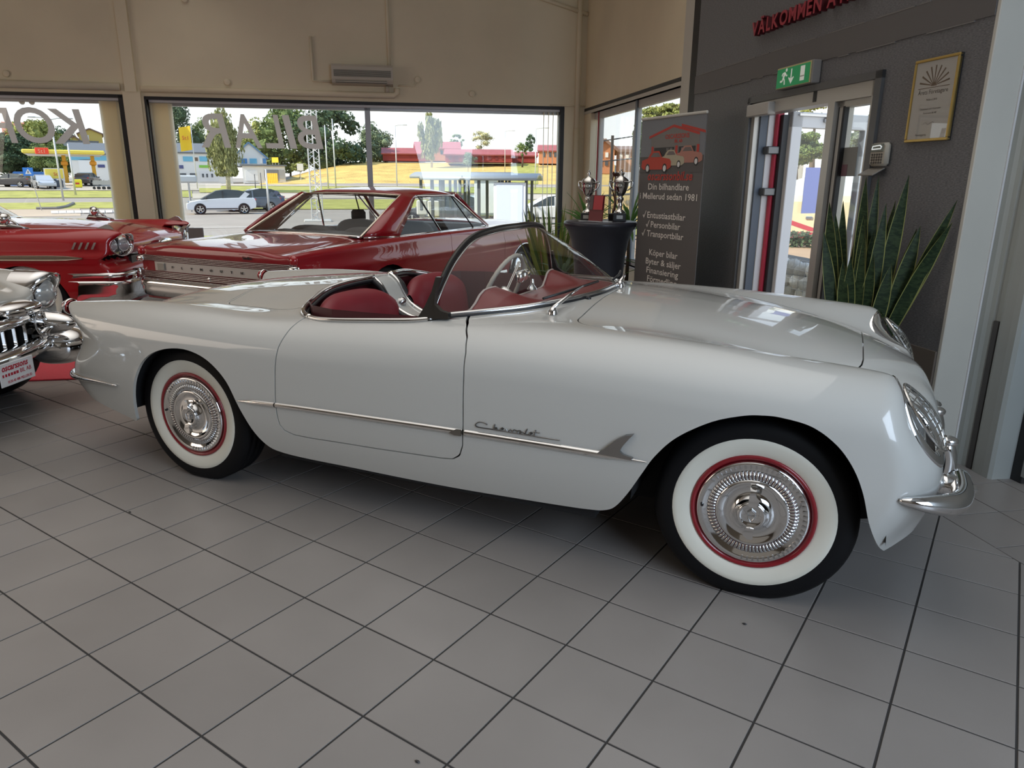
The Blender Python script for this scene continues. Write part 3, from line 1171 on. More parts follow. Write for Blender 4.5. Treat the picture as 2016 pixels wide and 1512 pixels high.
dl = panel('door', dP, dT, dN, M_white, car, lip=.014)

def surf_y(x, z):
    """half width of the body side at (x, z)"""
    a, b = .5, 1.0
    for _ in range(30):
        m = (a + b) / 2
        if vette(np.array([x]), np.array([m]), np.array([z]))[0] < 0:
            a = m
        else:
            b = m
    return a
def surf_z(x, y):
    a, b = .55, 1.1
    for _ in range(30):
        m = (a + b) / 2
        if vette(np.array([x]), np.array([y]), np.array([m]))[0] < 0:
            a = m
        else:
            b = m
    return a

# dark floor pan and wheel houses
mb = MB()
mb.prism([(-.75, .34), (-.45, .24), (.5, .20), (2.1, .20), (2.9, .26), (3.08, .30), (3.1, .55), (2.9, .66), (2.2, .70), (1.9, .72), (1.4, .42), (.6, .42), (.5, .64), (-.3, .66), (-.75, .58)], -.56, .56, lambda u, v, h: (u, h, v))
for sx in (-1, 1):
    lbox_ = (.55, 2.1)
    mb.box((1.29, sx * .70, .235), (1.5, .28, .05))
mb.build('underbody', M_void, car)
for xc in (0.0, 2.591):
    for s in (-1, 1):
        mb = MB()
        rows = []
        for k in range(25):
            a = PI * k / 24
            r = .42 if xc > 1 else .395
            rows.append([(xc + r * math.cos(a), s * .55, .31 + r * math.sin(a) * .93), (xc + r * math.cos(a), s * .835, .31 + r * math.sin(a) * .93)])
        mb.grid(rows)
        mb.build('wheel_house', M_void, car)

# wheels
def wheel(x, y, s, rot):
    t = MB()
    prof = [(.205, -.055), (.215, -.070), (.235, -.082), (.27, -.088), (.300, -.088), (.322, -.080), (.336, -.066), (.3365, -.064), (.341, -.058), (.341, -.045), (.337, -.043), (.337, -.030), (.342, -.028), (.342, -.010), (.338, -.008), (.338, .008), (.342, .010), (.342, .028), (.337, .030), (.337, .043), (.341, .045), (.341, .058), (.336, .066), (.322, .080), (.29, .088), (.24, .084), (.205, .06)]
    t.lathe(prof, 72, axis='y')
    # a little flat where the tyre stands
    V = []
    for v in t.V:
        z = v[2]
        if z < -.33:
            z = -.33 + (z + .33) * .02
        V.append((v[0], v[1], z))
    t.V = V
    tyre = t.build('wheel', M_black, car, smooth=True)
    tyre.location = (x, y, .3305)
    tyre.rotation_euler = (0, 0, rot)
    if s > 0:
        tyre.rotation_euler = (0, 0, rot + PI)
    MB().lathe([(.209, -.0755), (.214, -.0785), (.235, -.0862), (.255, -.0895), (.2705, -.0900), (.2725, -.0885)], 72, axis='y').build('whitewall', M_wwall, tyre, smooth=True)
    MB().lathe([(.180, -.055), (.188, -.070), (.196, -.079), (.203, -.083), (.209, -.0815), (.2105, -.075), (.208, -.06)], 72, axis='y').build('rim', M_redrim, tyre, smooth=True)
    h = MB()
    h.lathe([(.188, -.070), (.189, -.080), (.184, -.0865), (.176, -.087), (.166, -.083), (.154, -.079), (.151, -.078)], 72, axis='y')
    h.lathe([(.123, -.083), (.119, -.0885), (.112, -.0885), (.098, -.080), (.080, -.077), (.066, -.080), (.056, -.090), (.050, -.098)], 72, axis='y')
    h.build('hubcap', M_chrome, tyre, smooth=True)
    f = MB()
    for k in range(72):     # fluted ring with red between the ribs
        a = 2 * PI * (k + .5) / 72
        ca, sa = math.cos(a), math.sin(a)
        rows = []
        for r, yy in ((.152, -.079), (.146, -.0855), (.134, -.0885), (.124, -.084)):
            row = []
            for q, dy in ((-.42, .003), (-.2, -.001), (.2, -.001), (.42, .003)):
                b = a + q * 2 * PI / 72
                row.append((r * math.cos(b), yy + dy, r * math.sin(b)))
            rows.append(row)
        f.grid([r[::-1] for r in rows])
    f.build('fluted_ring', M_chrome2, tyre, smooth=True)
    f = MB()
    f.lathe([(.153, -.0745), (.146, -.080), (.134, -.0835), (.123, -.080)], 72, axis='y')
    f.build('painted_ring', mat('hub_rose_paint', (0.30, 0.10, 0.12), 0.35, metal=.3), tyre, smooth=True)
    f = MB()
    for k in range(60):
        a = 2 * PI * k / 60
        if 2.6 < a % (2 * PI) < 4.6:
            continue
        R = Matrix.Rotation(-a, 3, 'Y')
        f.box((.172 * math.cos(a), -.0872, .172 * math.sin(a)), (.016, .004, .006), rot=R)
    f.build('bead_ring', M_chrome2, tyre)
    c = MB()
    c.lathe([(.050, -.095), (.048, -.106), (.043, -.111), (.036, -.1085), (.034, -.107), (0, -.110)], 48, axis='y')
    c.build('centre_cap', M_chrome, tyre, smooth=True)
    e = MB()
    e.tube([(-.012, -.112, .014), (0, -.112, .022), (.012, -.112, .014), (.010, -.112, -.008), (0, -.112, -.024), (-.010, -.112, -.008)], .0022, 6, closed=True)
    e.tube([(-.016, -.112, .002), (.016, -.112, .002)], .002, 6)
    e.build('cap_emblem', M_chrome2, tyre)
    for sg in (1, -1):
        sp = MB()
        pts = [(-.013, .040), (.013, .040), (.024, .066), (.004, .084), (-.012, .080)]
        sp.prism([(p[0] * sg, p[1] * sg) for p in pts], -.104, -.122, lambda u, v, q: (u, q, v))
        sp.build('spinner', M_chrome, tyre)
    v = MB().tube([(-.168, -.080, .004), (-.168, -.092, .004)], .0055, 10).build('valve', M_blackp, tyre)
    return tyre
wheel(0, -.752, -1, 0.0)
wheel(0, .752, 1, 0.0)
wheel(2.591, -.727, -1, math.radians(2.0))
wheel(2.591, .727, 1, math.radians(2.0))
# --- trim, glass and cabin of the roadster
def side_strip(name, xs, zf, hw, dep, taper0=False, taper1=False, s=-1):
    rows = []
    n = len(xs)
    for i, x in enumerate(xs):
        z = zf(x)
        y = surf_y(x, z)
        k = 1.0
        if taper0:
            k = min(1, .12 + i / 4)
        if taper1:
            k = min(k, .12 + (n - 1 - i) / 5)
        row = []
        for a in (-90, -55, -20, 20, 55, 90):
            an = math.radians(a)
            row.append((x, s * (y - .002 + dep * math.cos(an) * (.4 + .6 * k)), z + hw * k * math.sin(an)))
        rows.append(row)
    mb = MB()
    mb.grid(rows if s > 0 else [r[::-1] for r in rows])
    mb.add(rows[0], [tuple(range(6))])
    mb.add(rows[-1], [tuple(range(6))[::-1]])
    return mb.build(name, M_chrome, car, smooth=True)
trz = spl1([.3, .585, 1.0, 1.5, 1.9, 2.24], [.470, .478, .4835, .490, .4925, .494])
for s in (-1, 1):
    side_strip('side_trim', np.linspace(.372, .581, 10), trz, .0125, .014, True, False, s)
    side_strip('side_trim', np.linspace(.589, 1.508, 24), trz, .0125, .014, False, False, s)
    side_strip('side_trim', np.linspace(1.52, 2.238, 22), trz, .0135, .015, False, True, s)
    mb = MB()
    pl = [(1.455, trz(1.455) - .004), (1.478, trz(1.48) - .013), (1.508, trz(1.5) - .013), (1.508, trz(1.5) + .013), (1.485, trz(1.48) + .012)]
    mb.prism([(float(a), float(b)) for a, b in pl], surf_y(1.48, .49) + .009, surf_y(1.48, .49) + .0145, lambda u, v, h: (u, s * h, v))
    mb.build('trim_cap', mat('dull_steel', (.30, .29, .27), .35, metal=1.0), car)
    # spear fin
    fin = [(2.055, .497), (2.085, .519), (2.128, .562), (2.160, .584), (2.190, .592), (2.176, .575), (2.150, .538), (2.143, .520), (2.155, .510), (2.19, .503), (2.19, .492)]
    rows_o, rows_i = [], []
    mb = MB()
    n = len(fin)
    V = [(x, s * (surf_y(x, z) - .003), z) for x, z in fin] + [(x * .97 + 2.11 * .03, s * (surf_y(x, z) + .013), z * .95 + .53 * .05) for x, z in fin]
    F = [tuple(range(n, 2 * n)) if s < 0 else tuple(range(n, 2 * n))[::-1]]
    for i in range(n):
        j = (i + 1) % n
        F.append((i, j, n + j, n + i) if s < 0 else (j, i, n + i, n + j))
    mb.add(V, F)
    mb.build('spear_fin', mat('dark_chrome', (.42, .42, .42), .12, metal=1.0), car)
# the script on the front wing, drawn stroke by stroke
strokes = [[(.050, .044), (.040, .054), (.018, .054), (.002, .040), (.0, .026), (.012, .020), (.05, .020), (.075, .020)],
           [(.075, .020), (.082, .056), (.078, .022), (.088, .036), (.094, .022), (.106, .022)],
           [(.104, .022), (.118, .034), (.112, .040), (.106, .030), (.114, .020), (.130, .022)],
           [(.128, .036), (.136, .021), (.148, .038), (.156, .034)],
           [(.154, .020), (.160, .038), (.172, .036), (.178, .034)],
           [(.178, .022), (.176, .034), (.186, .039), (.192, .030), (.184, .021), (.196, .034), (.206, .032)],
           [(.204, .022), (.216, .058), (.208, .024), (.222, .022)],
           [(.222, .022), (.236, .034), (.230, .040), (.224, .030), (.232, .020), (.248, .024)],
           [(.250, .058), (.246, .024), (.258, .020), (.300, .020), (.345, .020)],
           [(.240, .046), (.266, .046)], [(.075, .020), (.345, .020)]]
for s, dirn in ((-1, 1),):
    sc = MB()
    for st in strokes:
        P = []
        for q in cr_spline(st, 4) if len(st) > 2 else st:
            x = 1.568 + q[0]
            z = .497 + q[1] * .64 + .012
            P.append((x, s * (surf_y(x, z) + .003), z))
        sc.tube(P, .0021, 5)
    o = sc.build('script_badge', mat('badge_steel', (.22, .22, .22), .3, metal=1.0), car)

# windscreen
arch_h = [(1.257, .719, .880), (1.257, .709, .896), (1.261, .677, .943), (1.272, .621, 1.024), (1.288, .536, 1.118), (1.307, .405, 1.193), (1.325, .21, 1.218), (1.335, 0, 1.221)]
arch_c = cr_spline(arch_h + [(p[0], -p[1], p[2]) for p in arch_h[-2::-1]], 8)
arch_c = [tuple(p) for p in arch_c]       # from y = +.72 over the top to y = -.72
def arch_at(t):
    """t in [-1, 1]: by arc length"""
    global _al
    try:
        _al
    except NameError:
        d = [0]
        for a, b in zip(arch_c, arch_c[1:]):
            d.append(d[-1] + math.dist(a, b))
        _al = np.array(d) / d[-1]
    u = (1 - t) / 2
    A = np.array(arch_c)
    return np.array([np.interp(u, _al, A[:, k]) for k in range(3)])
def base_pt(t):
    y = .722 * math.copysign(abs(t) ** .9, t)
    x = float(base_x(abs(y)))
    return np.array([x, y, surf_z(x, abs(y)) + .004])
ts = np.linspace(-1, 1, 61)
BP = [base_pt(t) for t in ts]
AP = [arch_at(t) for t in ts]
rows = []
for s_ in np.linspace(0.02, 1, 13):
    row = []
    for b, a in zip(BP, AP):
        p = b * (1 - s_) + a * s_
        p[0] += .035 * math.sin(PI * s_) * (1 - (p[1] / .75) ** 2)
        row.append(tuple(p))
    rows.append(row)
g = MB()
g.grid(rows)
g.build('windscreen_glass', M_carglass, car, smooth=True)
M_gun = mat('dark_frame_metal', (.05, .047, .043), .25, metal=.6)
fr = MB()
inner = arch_c[5:-5]
fr.tube(inner, .0125, 10, flat=1.25)
fr.build('windscreen_frame', M_gun, car, smooth=True)
fr = MB()
fr.tube([(p[0] + .010, p[1] * .985, p[2] - .012) for p in arch_c[9:-9]], .004, 6)
fr.build('frame_bead', M_chrome, car, smooth=True)
for s in (-1, 1):     # foot of the post: broad at the bottom, wrapping forward along the glass
    pts = [(1.225, .726, .893), (1.30, .724, .893), (1.36, .715, .894), (1.36, .713, .918), (1.325, .713, .925), (1.292, .706, .950), (1.283, .675, 1.00), (1.286, .640, 1.05), (1.264, .640, 1.05), (1.262, .672, .995), (1.246, .700, .940), (1.236, .715, .915)]
    n = len(pts)
    mb = MB()
    V = [(x, s * (y + .012), z) for x, y, z in pts] + [(x, s * (y - .012), z) for x, y, z in pts]
    f1 = tuple(range(n))
    f2 = tuple(range(n, 2 * n))
    mb.add(V, [f1 if s < 0 else f1[::-1], f2[::-1] if s < 0 else f2] + [((i + 1) % n, i, n + i, n + (i + 1) % n) if s < 0 else (i, (i + 1) % n, n + (i + 1) % n, n + i) for i in range(n)])
    mb.build('windscreen_post', M_gun, car, auto=40)
bt = MB()
bt.tube([(b[0] + .006, b[1] * 1.004, b[2] + .006) for b in BP[1:-1]], .011, 8)
bt.build('windscreen_base', M_chrome2, car, smooth=True)
bt = MB()
bt.tube([(b[0] + .012, b[1] * 1.012, b[2] - .003) for b in BP[:]], .009, 6)
bt.build('windscreen_seal', M_blackp, car, smooth=True)
# dash top with two padded binnacles
rows = []
for i in range(46):
    y = -.70 + 1.40 * i / 45
    row = []
    xr = 1.395 - .10 * (abs(y) / .7) ** 3
    xf = float(base_x(abs(y))) - .012
    zf = surf_z(min(xf, 2.0), abs(y)) - .004
    zr = .905 - .028 * (abs(y) / .7) ** 4
    h = .074 * math.exp(-((abs(y) - .37) / .11) ** 4)
    n = 22
    for j in range(-4, n + 1):
        if j < 0:
            k = -j
            row.append((xr - .012 * math.sin(k * .6) - (.0 if k < 4 else -.02), y, zr + h - .012 * (1 - math.cos(k * .6)) - .035 * (k - 1) * (k > 1)))
            continue
        u = j / n
        x = xr + (max(xf, xr + .004) - xr) * u
        row.append((x, y, zr + (zf - zr) * u + h * max(0, 1 - (x - xr) / .20) ** 1.3 * (1 + .4 * max(0, x - xr) / .2)))
    rows.append(sorted(row, key=lambda q: 0) if False else [row[3], row[2], row[1], row[0]] + row[4:])
db = MB()
db.grid([r for r in rows])
M_dash = mat('red_dash_vinyl', (0.20, 0.022, 0.024), 0.38, bump=(200, .03, .0006))
db.build('dash_top', M_dash, car, smooth=True)
db = MB()
db.tube([(r[4][0] - .003, r[4][1], r[4][2] - .002) for r in rows], .006, 6)
db.build('dash_bead', mat('pale_piping', (.5, .42, .38), .5), car, smooth=True)
db = MB()
db.grid([[(1.37, y, .88), (1.40, y, .70), (1.45, y, .45)] for y in (-.68, 0, .68)])
db.build('dash_panel', M_leather, car)
# mirror
mr = MB()
mr.lathe([(.026, 0), (.022, .008), (.010, .022), (.007, .05)], 16, c=(1.425, 0, .925))
mr.build('mirror_foot', M_chrome, car, smooth=True)
mr = MB()
mr.box((1.375, .005, .985), (.035, .145, .055), rot=Matrix.Rotation(.12, 3, 'Z'), bev=.012)
mh = mr.build('rear_view_mirror', M_chrome, car, auto=60)
mr = MB().box((1.3555, .003, .985), (.002, .13, .044), rot=Matrix.Rotation(.12, 3, 'Z'))
mr.build('mirror_pane', mat('mirror_pane', (.7, .72, .74), .03, metal=1), mh)
# steering wheel


R = Matrix.Rotation(math.radians(-68), 4, 'Y')
M_iv = mat('ivory_plastic', (.46, .43, .37), .35)
sw = MB()
P = []
for k in range(64):
    a = 2 * PI * k / 64
    P.append(R @ Vector((.218 * math.cos(a), .218 * math.sin(a), 0)))
sw.tube(P, [.0125 if k % 2 else .0112 for k in range(64)], 8, closed=True)
swo = sw.build('steering_wheel', M_iv, car, smooth=True)
swo.location = (1.095, .36, .84)
sp = MB()
for a in (0.5, PI - .5, -PI / 2):
    for d in (-.012, .012):
        q = R @ Vector((.2 * math.cos(a), .2 * math.sin(a) + d, 0))
        sp.tube([R @ Vector((.03 * math.cos(a), .03 * math.sin(a) + d, -.02)), q], .004, 6)
sp.build('spoke', M_chrome, swo).data.name = 'spokes'
hb = MB().lathe([(.0, .01), (.03, .008), (.04, -.01), (.03, -.05), (.022, -.3)], 20, rot=R)
hb.build('horn_button', M_chrome2, swo, smooth=True)
# cabin tub
tb = MB()
tub_o = [(1.40, .70), (1.2, .725), (1.0, .742), (.80, .745), (.66, .70), (.56, .60), (.50, .42), (.50, .2), (.50, 0)]
pts = tub_o + [(x, -y) for x, y in tub_o[-2::-1]]
tb.grid([[(x, y, .895) for x, y in pts], [(x, y * .99, .6) for x, y in pts], [(x, y * .97, .32) for x, y in pts]])
tb.add([(1.4, -.7, .32), (.5, -.7, .32), (.5, .7, .32), (1.4, .7, .32)], [(0, 1, 2, 3)])
tb.build('cabin_tub', mat('maroon_trim', (.075, .010, .014), .5), car, smooth=False)
# seats: squab and curved backrest
def soft_block(c, d, rot=None, n=14, e=3.2, pinch=None):
    V, F = [], []
    mb = MB()
    rows = []
    for i in range(n + 1):
        t = -PI / 2 + PI * i / n
        row = []
        for j in range(2 * n):
            a = 2 * PI * j / (2 * n)
            def sg(v, ex):
                return math.copysign(abs(v) ** (2 / ex), v)
            v = Vector((sg(math.cos(t), e) * sg(math.cos(a), e) * d[0] / 2, sg(math.cos(t), e) * sg(math.sin(a), e) * d[1] / 2, sg(math.sin(t), e) * d[2] / 2))
            if rot is not None:
                v = rot.to_3x3() @ v
            row.append((v.x + c[0], v.y + c[1], v.z + c[2]))
        rows.append(row)
    mb.grid(rows, closed=True)
    mb.F = [f[::-1] for f in mb.F]
    mb.F = [f[::-1] for f in mb.F]
    return mb
for s in (-1, 1):
    R2 = Matrix.Rotation(math.radians(-16), 3, 'Y')
    rows = []
    nn = 24
    for i in range(nn + 1):
        u = -1 + 2 * i / nn          # across
        yy = s * .375 + u * .30
        top = .912 * (1 - .085 * abs(u) ** 3.6)
        row = []
        xb = .56 + .07 * u * u
        for k, (dx, dz) in enumerate([(-.03, -.50), (-.055, -.12), (-.035, -.03), (.0, 0), (.045, -.02), (.085, -.09), (.12, -.25), (.16, -.50)]):
            wr = 1 - abs(u) ** 6 * .5
            row.append((xb + .045 + dx * wr + .06 * abs(u) ** 5 * 0, yy, top + dz))
        rows.append(row)
    # smooth the profile
    rows = [[tuple(p) for p in cr_spline(r, 4)] for r in rows]
    sb = MB()
    sb.grid(rows if True else rows)
    so = sb.build('seat_back', M_leather, car, smooth=True)
    cu = soft_block((.96, s * .37, .50), (.50, .52, .18), Matrix.Rotation(math.radians(-6), 3, 'Y'))
    cu.build('seat_cushion', M_leather, car, smooth=True)
# chrome mouldings round the cockpit
ck = [(x, y) for x, y in cock_c]
def on_top(x, y, dz=0.0):
    return (x, y, surf_z(x, abs(y)) + dz)
for s in (-1, 1):
    P = [on_top(x, s * y, .004) for x, y in ck if x < .70 and y > .075]
    mb = MB().tube(P, .013, 8)
    mb.build('scallop_moulding', M_chrome, car, smooth=True)
    P2_ = [(p[0] + .012, p[1] * .985, p[2] - .014) for p in P]
    MB().tube(P2_, .011, 6).build('scallop_seal', M_blackp, car, smooth=True)
    P = [on_top(x, s * y, .005) for x, y in ck if .60 < x < 1.29 and y > .66]
    MB().tube(P, .0125, 8, flat=.8).build('door_top_moulding', M_chrome, car, smooth=True)
# waterfall panel between the seats, with bright edges and the lid knob
wf = [(.50, surf_z(.50, 0) - .002, .085), (.555, surf_z(.555, 0) - .004, .082), (.605, .900, .080), (.640, .845, .076), (.685, .790, .072), (.76, .750, .068), (.88, .715, .064), (1.0, .60, .06)]
wfs = [tuple(p) for p in cr_spline(wf, 5)]
MB().grid([[(x, -w, z), (x, 0, z + .006), (x, w, z)] for x, z, w in wfs]).build('divider_panel', M_white, car, smooth=True)
for s in (-1, 1):
    MB().tube([(x, s * w, z + .003) for x, z, w in wfs[4:]], .012, 8).build('divider_moulding', M_chrome, car, smooth=True)
    MB().tube([(x + .012, s * (w + .018), z - .012) for x, z, w in wfs[4:]], .016, 8).build('divider_seal', M_blackp, car, smooth=True)
MB().lathe([(.026, 0), (.025, .012), (.017, .017), (.015, .026), (0, .028)], 20, c=(.672, 0, .805), rot=Matrix.Rotation(.85, 3, 'Y')).build('lid_knob', M_chrome2, car, smooth=True)

# headlamps: bezel, stone guard, lamp
M_wire = mat('bright_wire', (.8, .8, .78), .2, metal=1.0)
for s in (-1, 1):
    def hp(u, w, n):
        p = HLC + HLU * u + HLW * w + HLN * n
        return (p[0], p[1] * (-s if True else 1) * -1 if s > 0 else -p[1], p[2])
    def body_n(u, w):
        """offset along the axis where the body surface lies"""
        a, b = -.2, .2
        for _ in range(26):
            m = (a + b) / 2
            p = HLC + HLU * u + HLW * w + HLN * m
            if vette(np.array([p[0]]), np.array([p[1]]), np.array([p[2]]))[0] < 0:
                a = m
            else:
                b = m
        return a
    rows = []
    N_ = 48
    for k in range(N_):
        a = 2 * PI * k / N_
        cu_, cw = math.sin(a), math.cos(a)
        n0 = body_n(.168 * cu_, .136 * cw)
        row = [hp(.170 * cu_, .138 * cw, n0 - .004), hp(.167 * cu_, .135 * cw, n0 + .004), hp(.158 * cu_, .127 * cw, n0 * .75 + .006), hp(.140 * cu_, .112 * cw, n0 * .4 + .002), hp(.124 * cu_, .098 * cw, n0 * .2 - .006), hp(.118 * cu_, .094 * cw, n0 * .2 - .014)]
        rows.append(row)
    mb = MB()
    rows.append(rows[0])
    mb.grid(rows if s > 0 else [r[::-1] for r in rows])
    hb = mb.build('headlamp_bezel', M_chrome, car, smooth=True)
    mb = MB()
    def dome(u, w):
        return .012 + .03 * (1 - (u / .125) ** 2 - (w / .1) ** 2)
    for w in np.linspace(-.08, .08, 7):
        L = .122 * math.sqrt(max(0, 1 - (w / .097) ** 2))
        mb.tube([hp(u, w, dome(u, w)) for u in np.linspace(-L, L, 12)], .0022, 5)
    for u in np.linspace(-.105, .105, 9):
        L = .097 * math.sqrt(max(0, 1 - (u / .123) ** 2))
        mb.tube([hp(u, w, dome(u, w)) for w in np.linspace(-L, L, 10)], .0022, 5)
    mb.tube([hp(.122 * math.sin(2 * PI * k / 40), .097 * math.cos(2 * PI * k / 40), .010) for k in range(40)], .005, 6, closed=True)
    mb.build('stone_guard', M_wire, hb)
    mb = MB()
    rows = []
    for i in range(7):
        t = i / 6
        rows.append([hp(.095 * t * math.sin(2 * PI * k / 24), .088 * t * math.cos(2 * PI * k / 24), -.035 + .03 * (1 - t * t)) for k in range(24)])
    mb.grid(rows, closed=True)
    mb.build('lamp_lens', mat('lamp_glass', (.35, .36, .36), .08, metal=.5, coat=1), hb, smooth=True)
    mb = MB()
    mb.grid([[hp(.125 * math.sin(2 * PI * k / 24), .10 * math.cos(2 * PI * k / 24), -.012) for k in range(25)], [hp(.10 * math.sin(2 * PI * k / 24), .09 * math.cos(2 * PI * k / 24), -.10) for k in range(25)], [hp(0, 0, -.1)] * 25])
    mb.build('lamp_bowl', M_blackp, hb, smooth=True)
    # front bumper half: a bar from a point on the wing round the corner to the grille, with a pointed guard
    path = [(3.012, .868, .490), (3.05, .862, .488), (3.10, .838, .480), (3.15, .79, .468), (3.19, .72, .455), (3.215, .63, .445), (3.225, .55, .44), (3.228, .45, .44)]
    P = [(p[0] + .012, s * (p[1] + .006), p[2]) for p in cr_spline(path, 5)]
    n = len(P)
    r = [.006 + .030 * min(1, (i / (n * .42))) ** .8 for i in range(n)]
    mb = MB().tube(P, r, 14)
    mb.build('front_bumper', M_chrome, car, smooth=True)
    mb = MB()
    mb.lathe([(.0, .085), (.010, .080), (.022, .062), (.034, .035), (.040, .0), (.040, -.05), (.02, -.06)], 24, c=(3.205, s * .53, .435), axis='z', rot=Matrix.Rotation(PI / 2, 3, 'Y'))
    mb.build('bumper_bullet', M_chrome, car, smooth=True)
    mb = MB()
    P = [(3.215, s * .205, .30), (3.235, s * .205, .36), (3.237, s * .205, .42), (3.225, s * .205, .465), (3.21, s * .205, .485)]
    P = [tuple(p) for p in cr_spline(P, 4)]
    mb.tube(P, [.032] * (len(P) - 4) + [.031, .028, .022, .012], 14)
    mb.build('bumper_guard', M_chrome, car, smooth=True)
    mb = MB()
    mb.ball((3.225, s * .205, .492), .030, 16, 10, sc=(1.3, 1, .75))
    mb.build('guard_cap', M_chrome, car, smooth=True)
    # rear bumperette and tail lamp
    path = [(-.40, surf_y(-.40, .447) + .001, .447), (-.55, surf_y(-.55, .449), .448), (-.72, surf_y(-.72, .444), .444), (-.84, surf_y(-.84, .44), .437), (-.93, .70, .43), (-.965, .60, .43), (-.975, .48, .43)]
    P = [(p[0] - .006, s * (p[1] + .006), p[2]) for p in cr_spline(path, 5)]
    n = len(P)
    r = [.004 + .017 * min(1, (i / (n * .5))) for i in range(n)]
    mb = MB().tube(P, r, 12)
    mb.build('rear_bumper', M_chrome, car, smooth=True)
    mb = MB()
    mb.lathe([(.0, .052), (.016, .047), (.030, .030), (.037, .008), (.038, -.02)], 24, c=(-.928, s * .722, .772), rot=Matrix.Rotation(-PI / 2 + .12, 3, 'Y'))
    mb.build('tail_lamp', M_lens, car, smooth=True)
    mb = MB()
    mb.lathe([(.040, -.008), (.044, -.006), (.044, .004), (.038, .008)], 24, c=(-.928, s * .722, .772), rot=Matrix.Rotation(-PI / 2 + .12, 3, 'Y'))
    mb.build('tail_lamp_ring', M_chrome, car, smooth=True)
# grille: oval surround and teeth on the nose
mb = MB()
mb.tube([(3.185, .36 * math.cos(2 * PI * k / 40), .49 + .075 * math.sin(2 * PI * k / 40)) for k in range(40)], .014, 8, closed=True)
mb.build('grille_surround', M_chrome, car, smooth=True)
for k in range(13):
    y = -.30 + .05 * k
    h = .06 * math.sqrt(1 - (y / .36) ** 2)
    MB().ball((3.18, y, .49), 1, 12, 8, sc=(.022, .012, h)).build('grille_tooth', M_chrome, car, smooth=True)
# wipers
def wiper(piv, end, b0, b1):
    w = MB()
    z0 = surf_z(piv[0], abs(piv[1]))
    w.lathe([(.020, 0), (.018, .016), (.009, .028), (0, .03)], 14, c=(piv[0], piv[1], z0))
    wo = w.build('wiper', M_chrome, car, smooth=True)
    m_ = (Vector((piv[0], piv[1], z0 + .026)) + Vector(end)) / 2 + Vector((.01, 0, .012))
    MB().tube([(piv[0], piv[1], z0 + .024), tuple(m_), end], [.009, .0065, .004], 8).build('wiper_arm', M_chrome, wo, smooth=True)
    MB().tube([b0, tuple((Vector(b0) + Vector(b1)) / 2 + Vector((.01, 0, .002))), b1], .006, 6).build('wiper_blade', M_blackp, wo, smooth=True)
wiper((1.735, -.53), (1.75, -.20, .985), (1.665, -.46, .962), (1.775, -.06, .992))
wiper((1.835, .10), (1.80, .30, .985), (1.815, .05, .99), (1.745, .42, .985))
MB().lathe([(.012, 0), (.011, .008), (.004, .012), (0, .012)], 12, c=(1.80, -.27, surf_z(1.8, .27))).build('washer_nozzle', M_blackp, car, smooth=True)
MB().box((-.02 + .16, .72, surf_z(.14, .72) + .003), (.06, .02, .01), bev=.003).build('wing_badge', M_chrome2, car)
# ------------------------------------------------------------------ the other show cars (local frames: x forward, y to the car's left)
def simple_tyre(name, parent, x, y, r, wdt, s, ww, rimm, capm, heading=0.0, fl=True):
    t = MB()
    t.lathe([(r * .62, -wdt * .42), (r * .70, -wdt * .5), (r * .88, -wdt * .52), (r * .97, -wdt * .40), (r, -wdt * .25), (r, wdt * .25), (r * .97, wdt * .4), (r * .88, wdt * .5), (r * .62, wdt * .42)], 48, axis='y')
    t.V = [(v[0], v[1], max(v[2], -r + .012)) for v in t.V]
    o = t.build(name, M_black, parent, smooth=True)
    o.location = (x, y, r - .012)
    if s > 0:
        o.rotation_euler = (0, 0, PI)
    if ww:
        MB().lathe([(r * .63, -wdt * .46), (r * .72, -wdt * .535), (r * .83, -wdt * .55), (r * .84, -wdt * .53)], 48, axis='y').build('whitewall', M_wwall, o, smooth=True)
    MB().lathe([(r * .54, -wdt * .36), (r * .58, -wdt * .46), (r * .625, -wdt * .47), (r * .63, -wdt * .38)], 48, axis='y').build('rim', rimm, o, smooth=True)
    MB().lathe([(r * .55, -wdt * .38), (r * .53, -wdt * .5), (r * .40, -wdt * .44), (r * .36, -wdt * .52), (r * .2, -wdt * .46), (r * .14, -wdt * .58), (0, -wdt * .60)], 48, axis='y').build('hubcap', capm, o, smooth=True)
    if fl:
        f = MB()
        for k in range(40):
            a = 2 * PI * k / 40
            f.box((r * .47 * math.cos(a), -wdt * .475, r * .47 * math.sin(a)), (r * .1, .008, .011), rot=Matrix.Rotation(-a, 3, 'Y'))
        f.build('fluted_ring', M_chrome2, o)
    return o

def body_mesh(fn, lo, hi, h, low, skip=-.55):
    P, Q, N = nets(fn, lo, hi, h)
    T_ = quads_to_tris(Q)
    P[:, 1] = np.where(P[:, 1] < h * .7, 0, P[:, 1])
    g = poly_sd(P[:, 0], P[:, 2], low)
    P, T_, N = clip(P, T_, N, g)
    return clip(P, T_, N, np.where(N[:, 2] < skip, -1.0, 1.0))

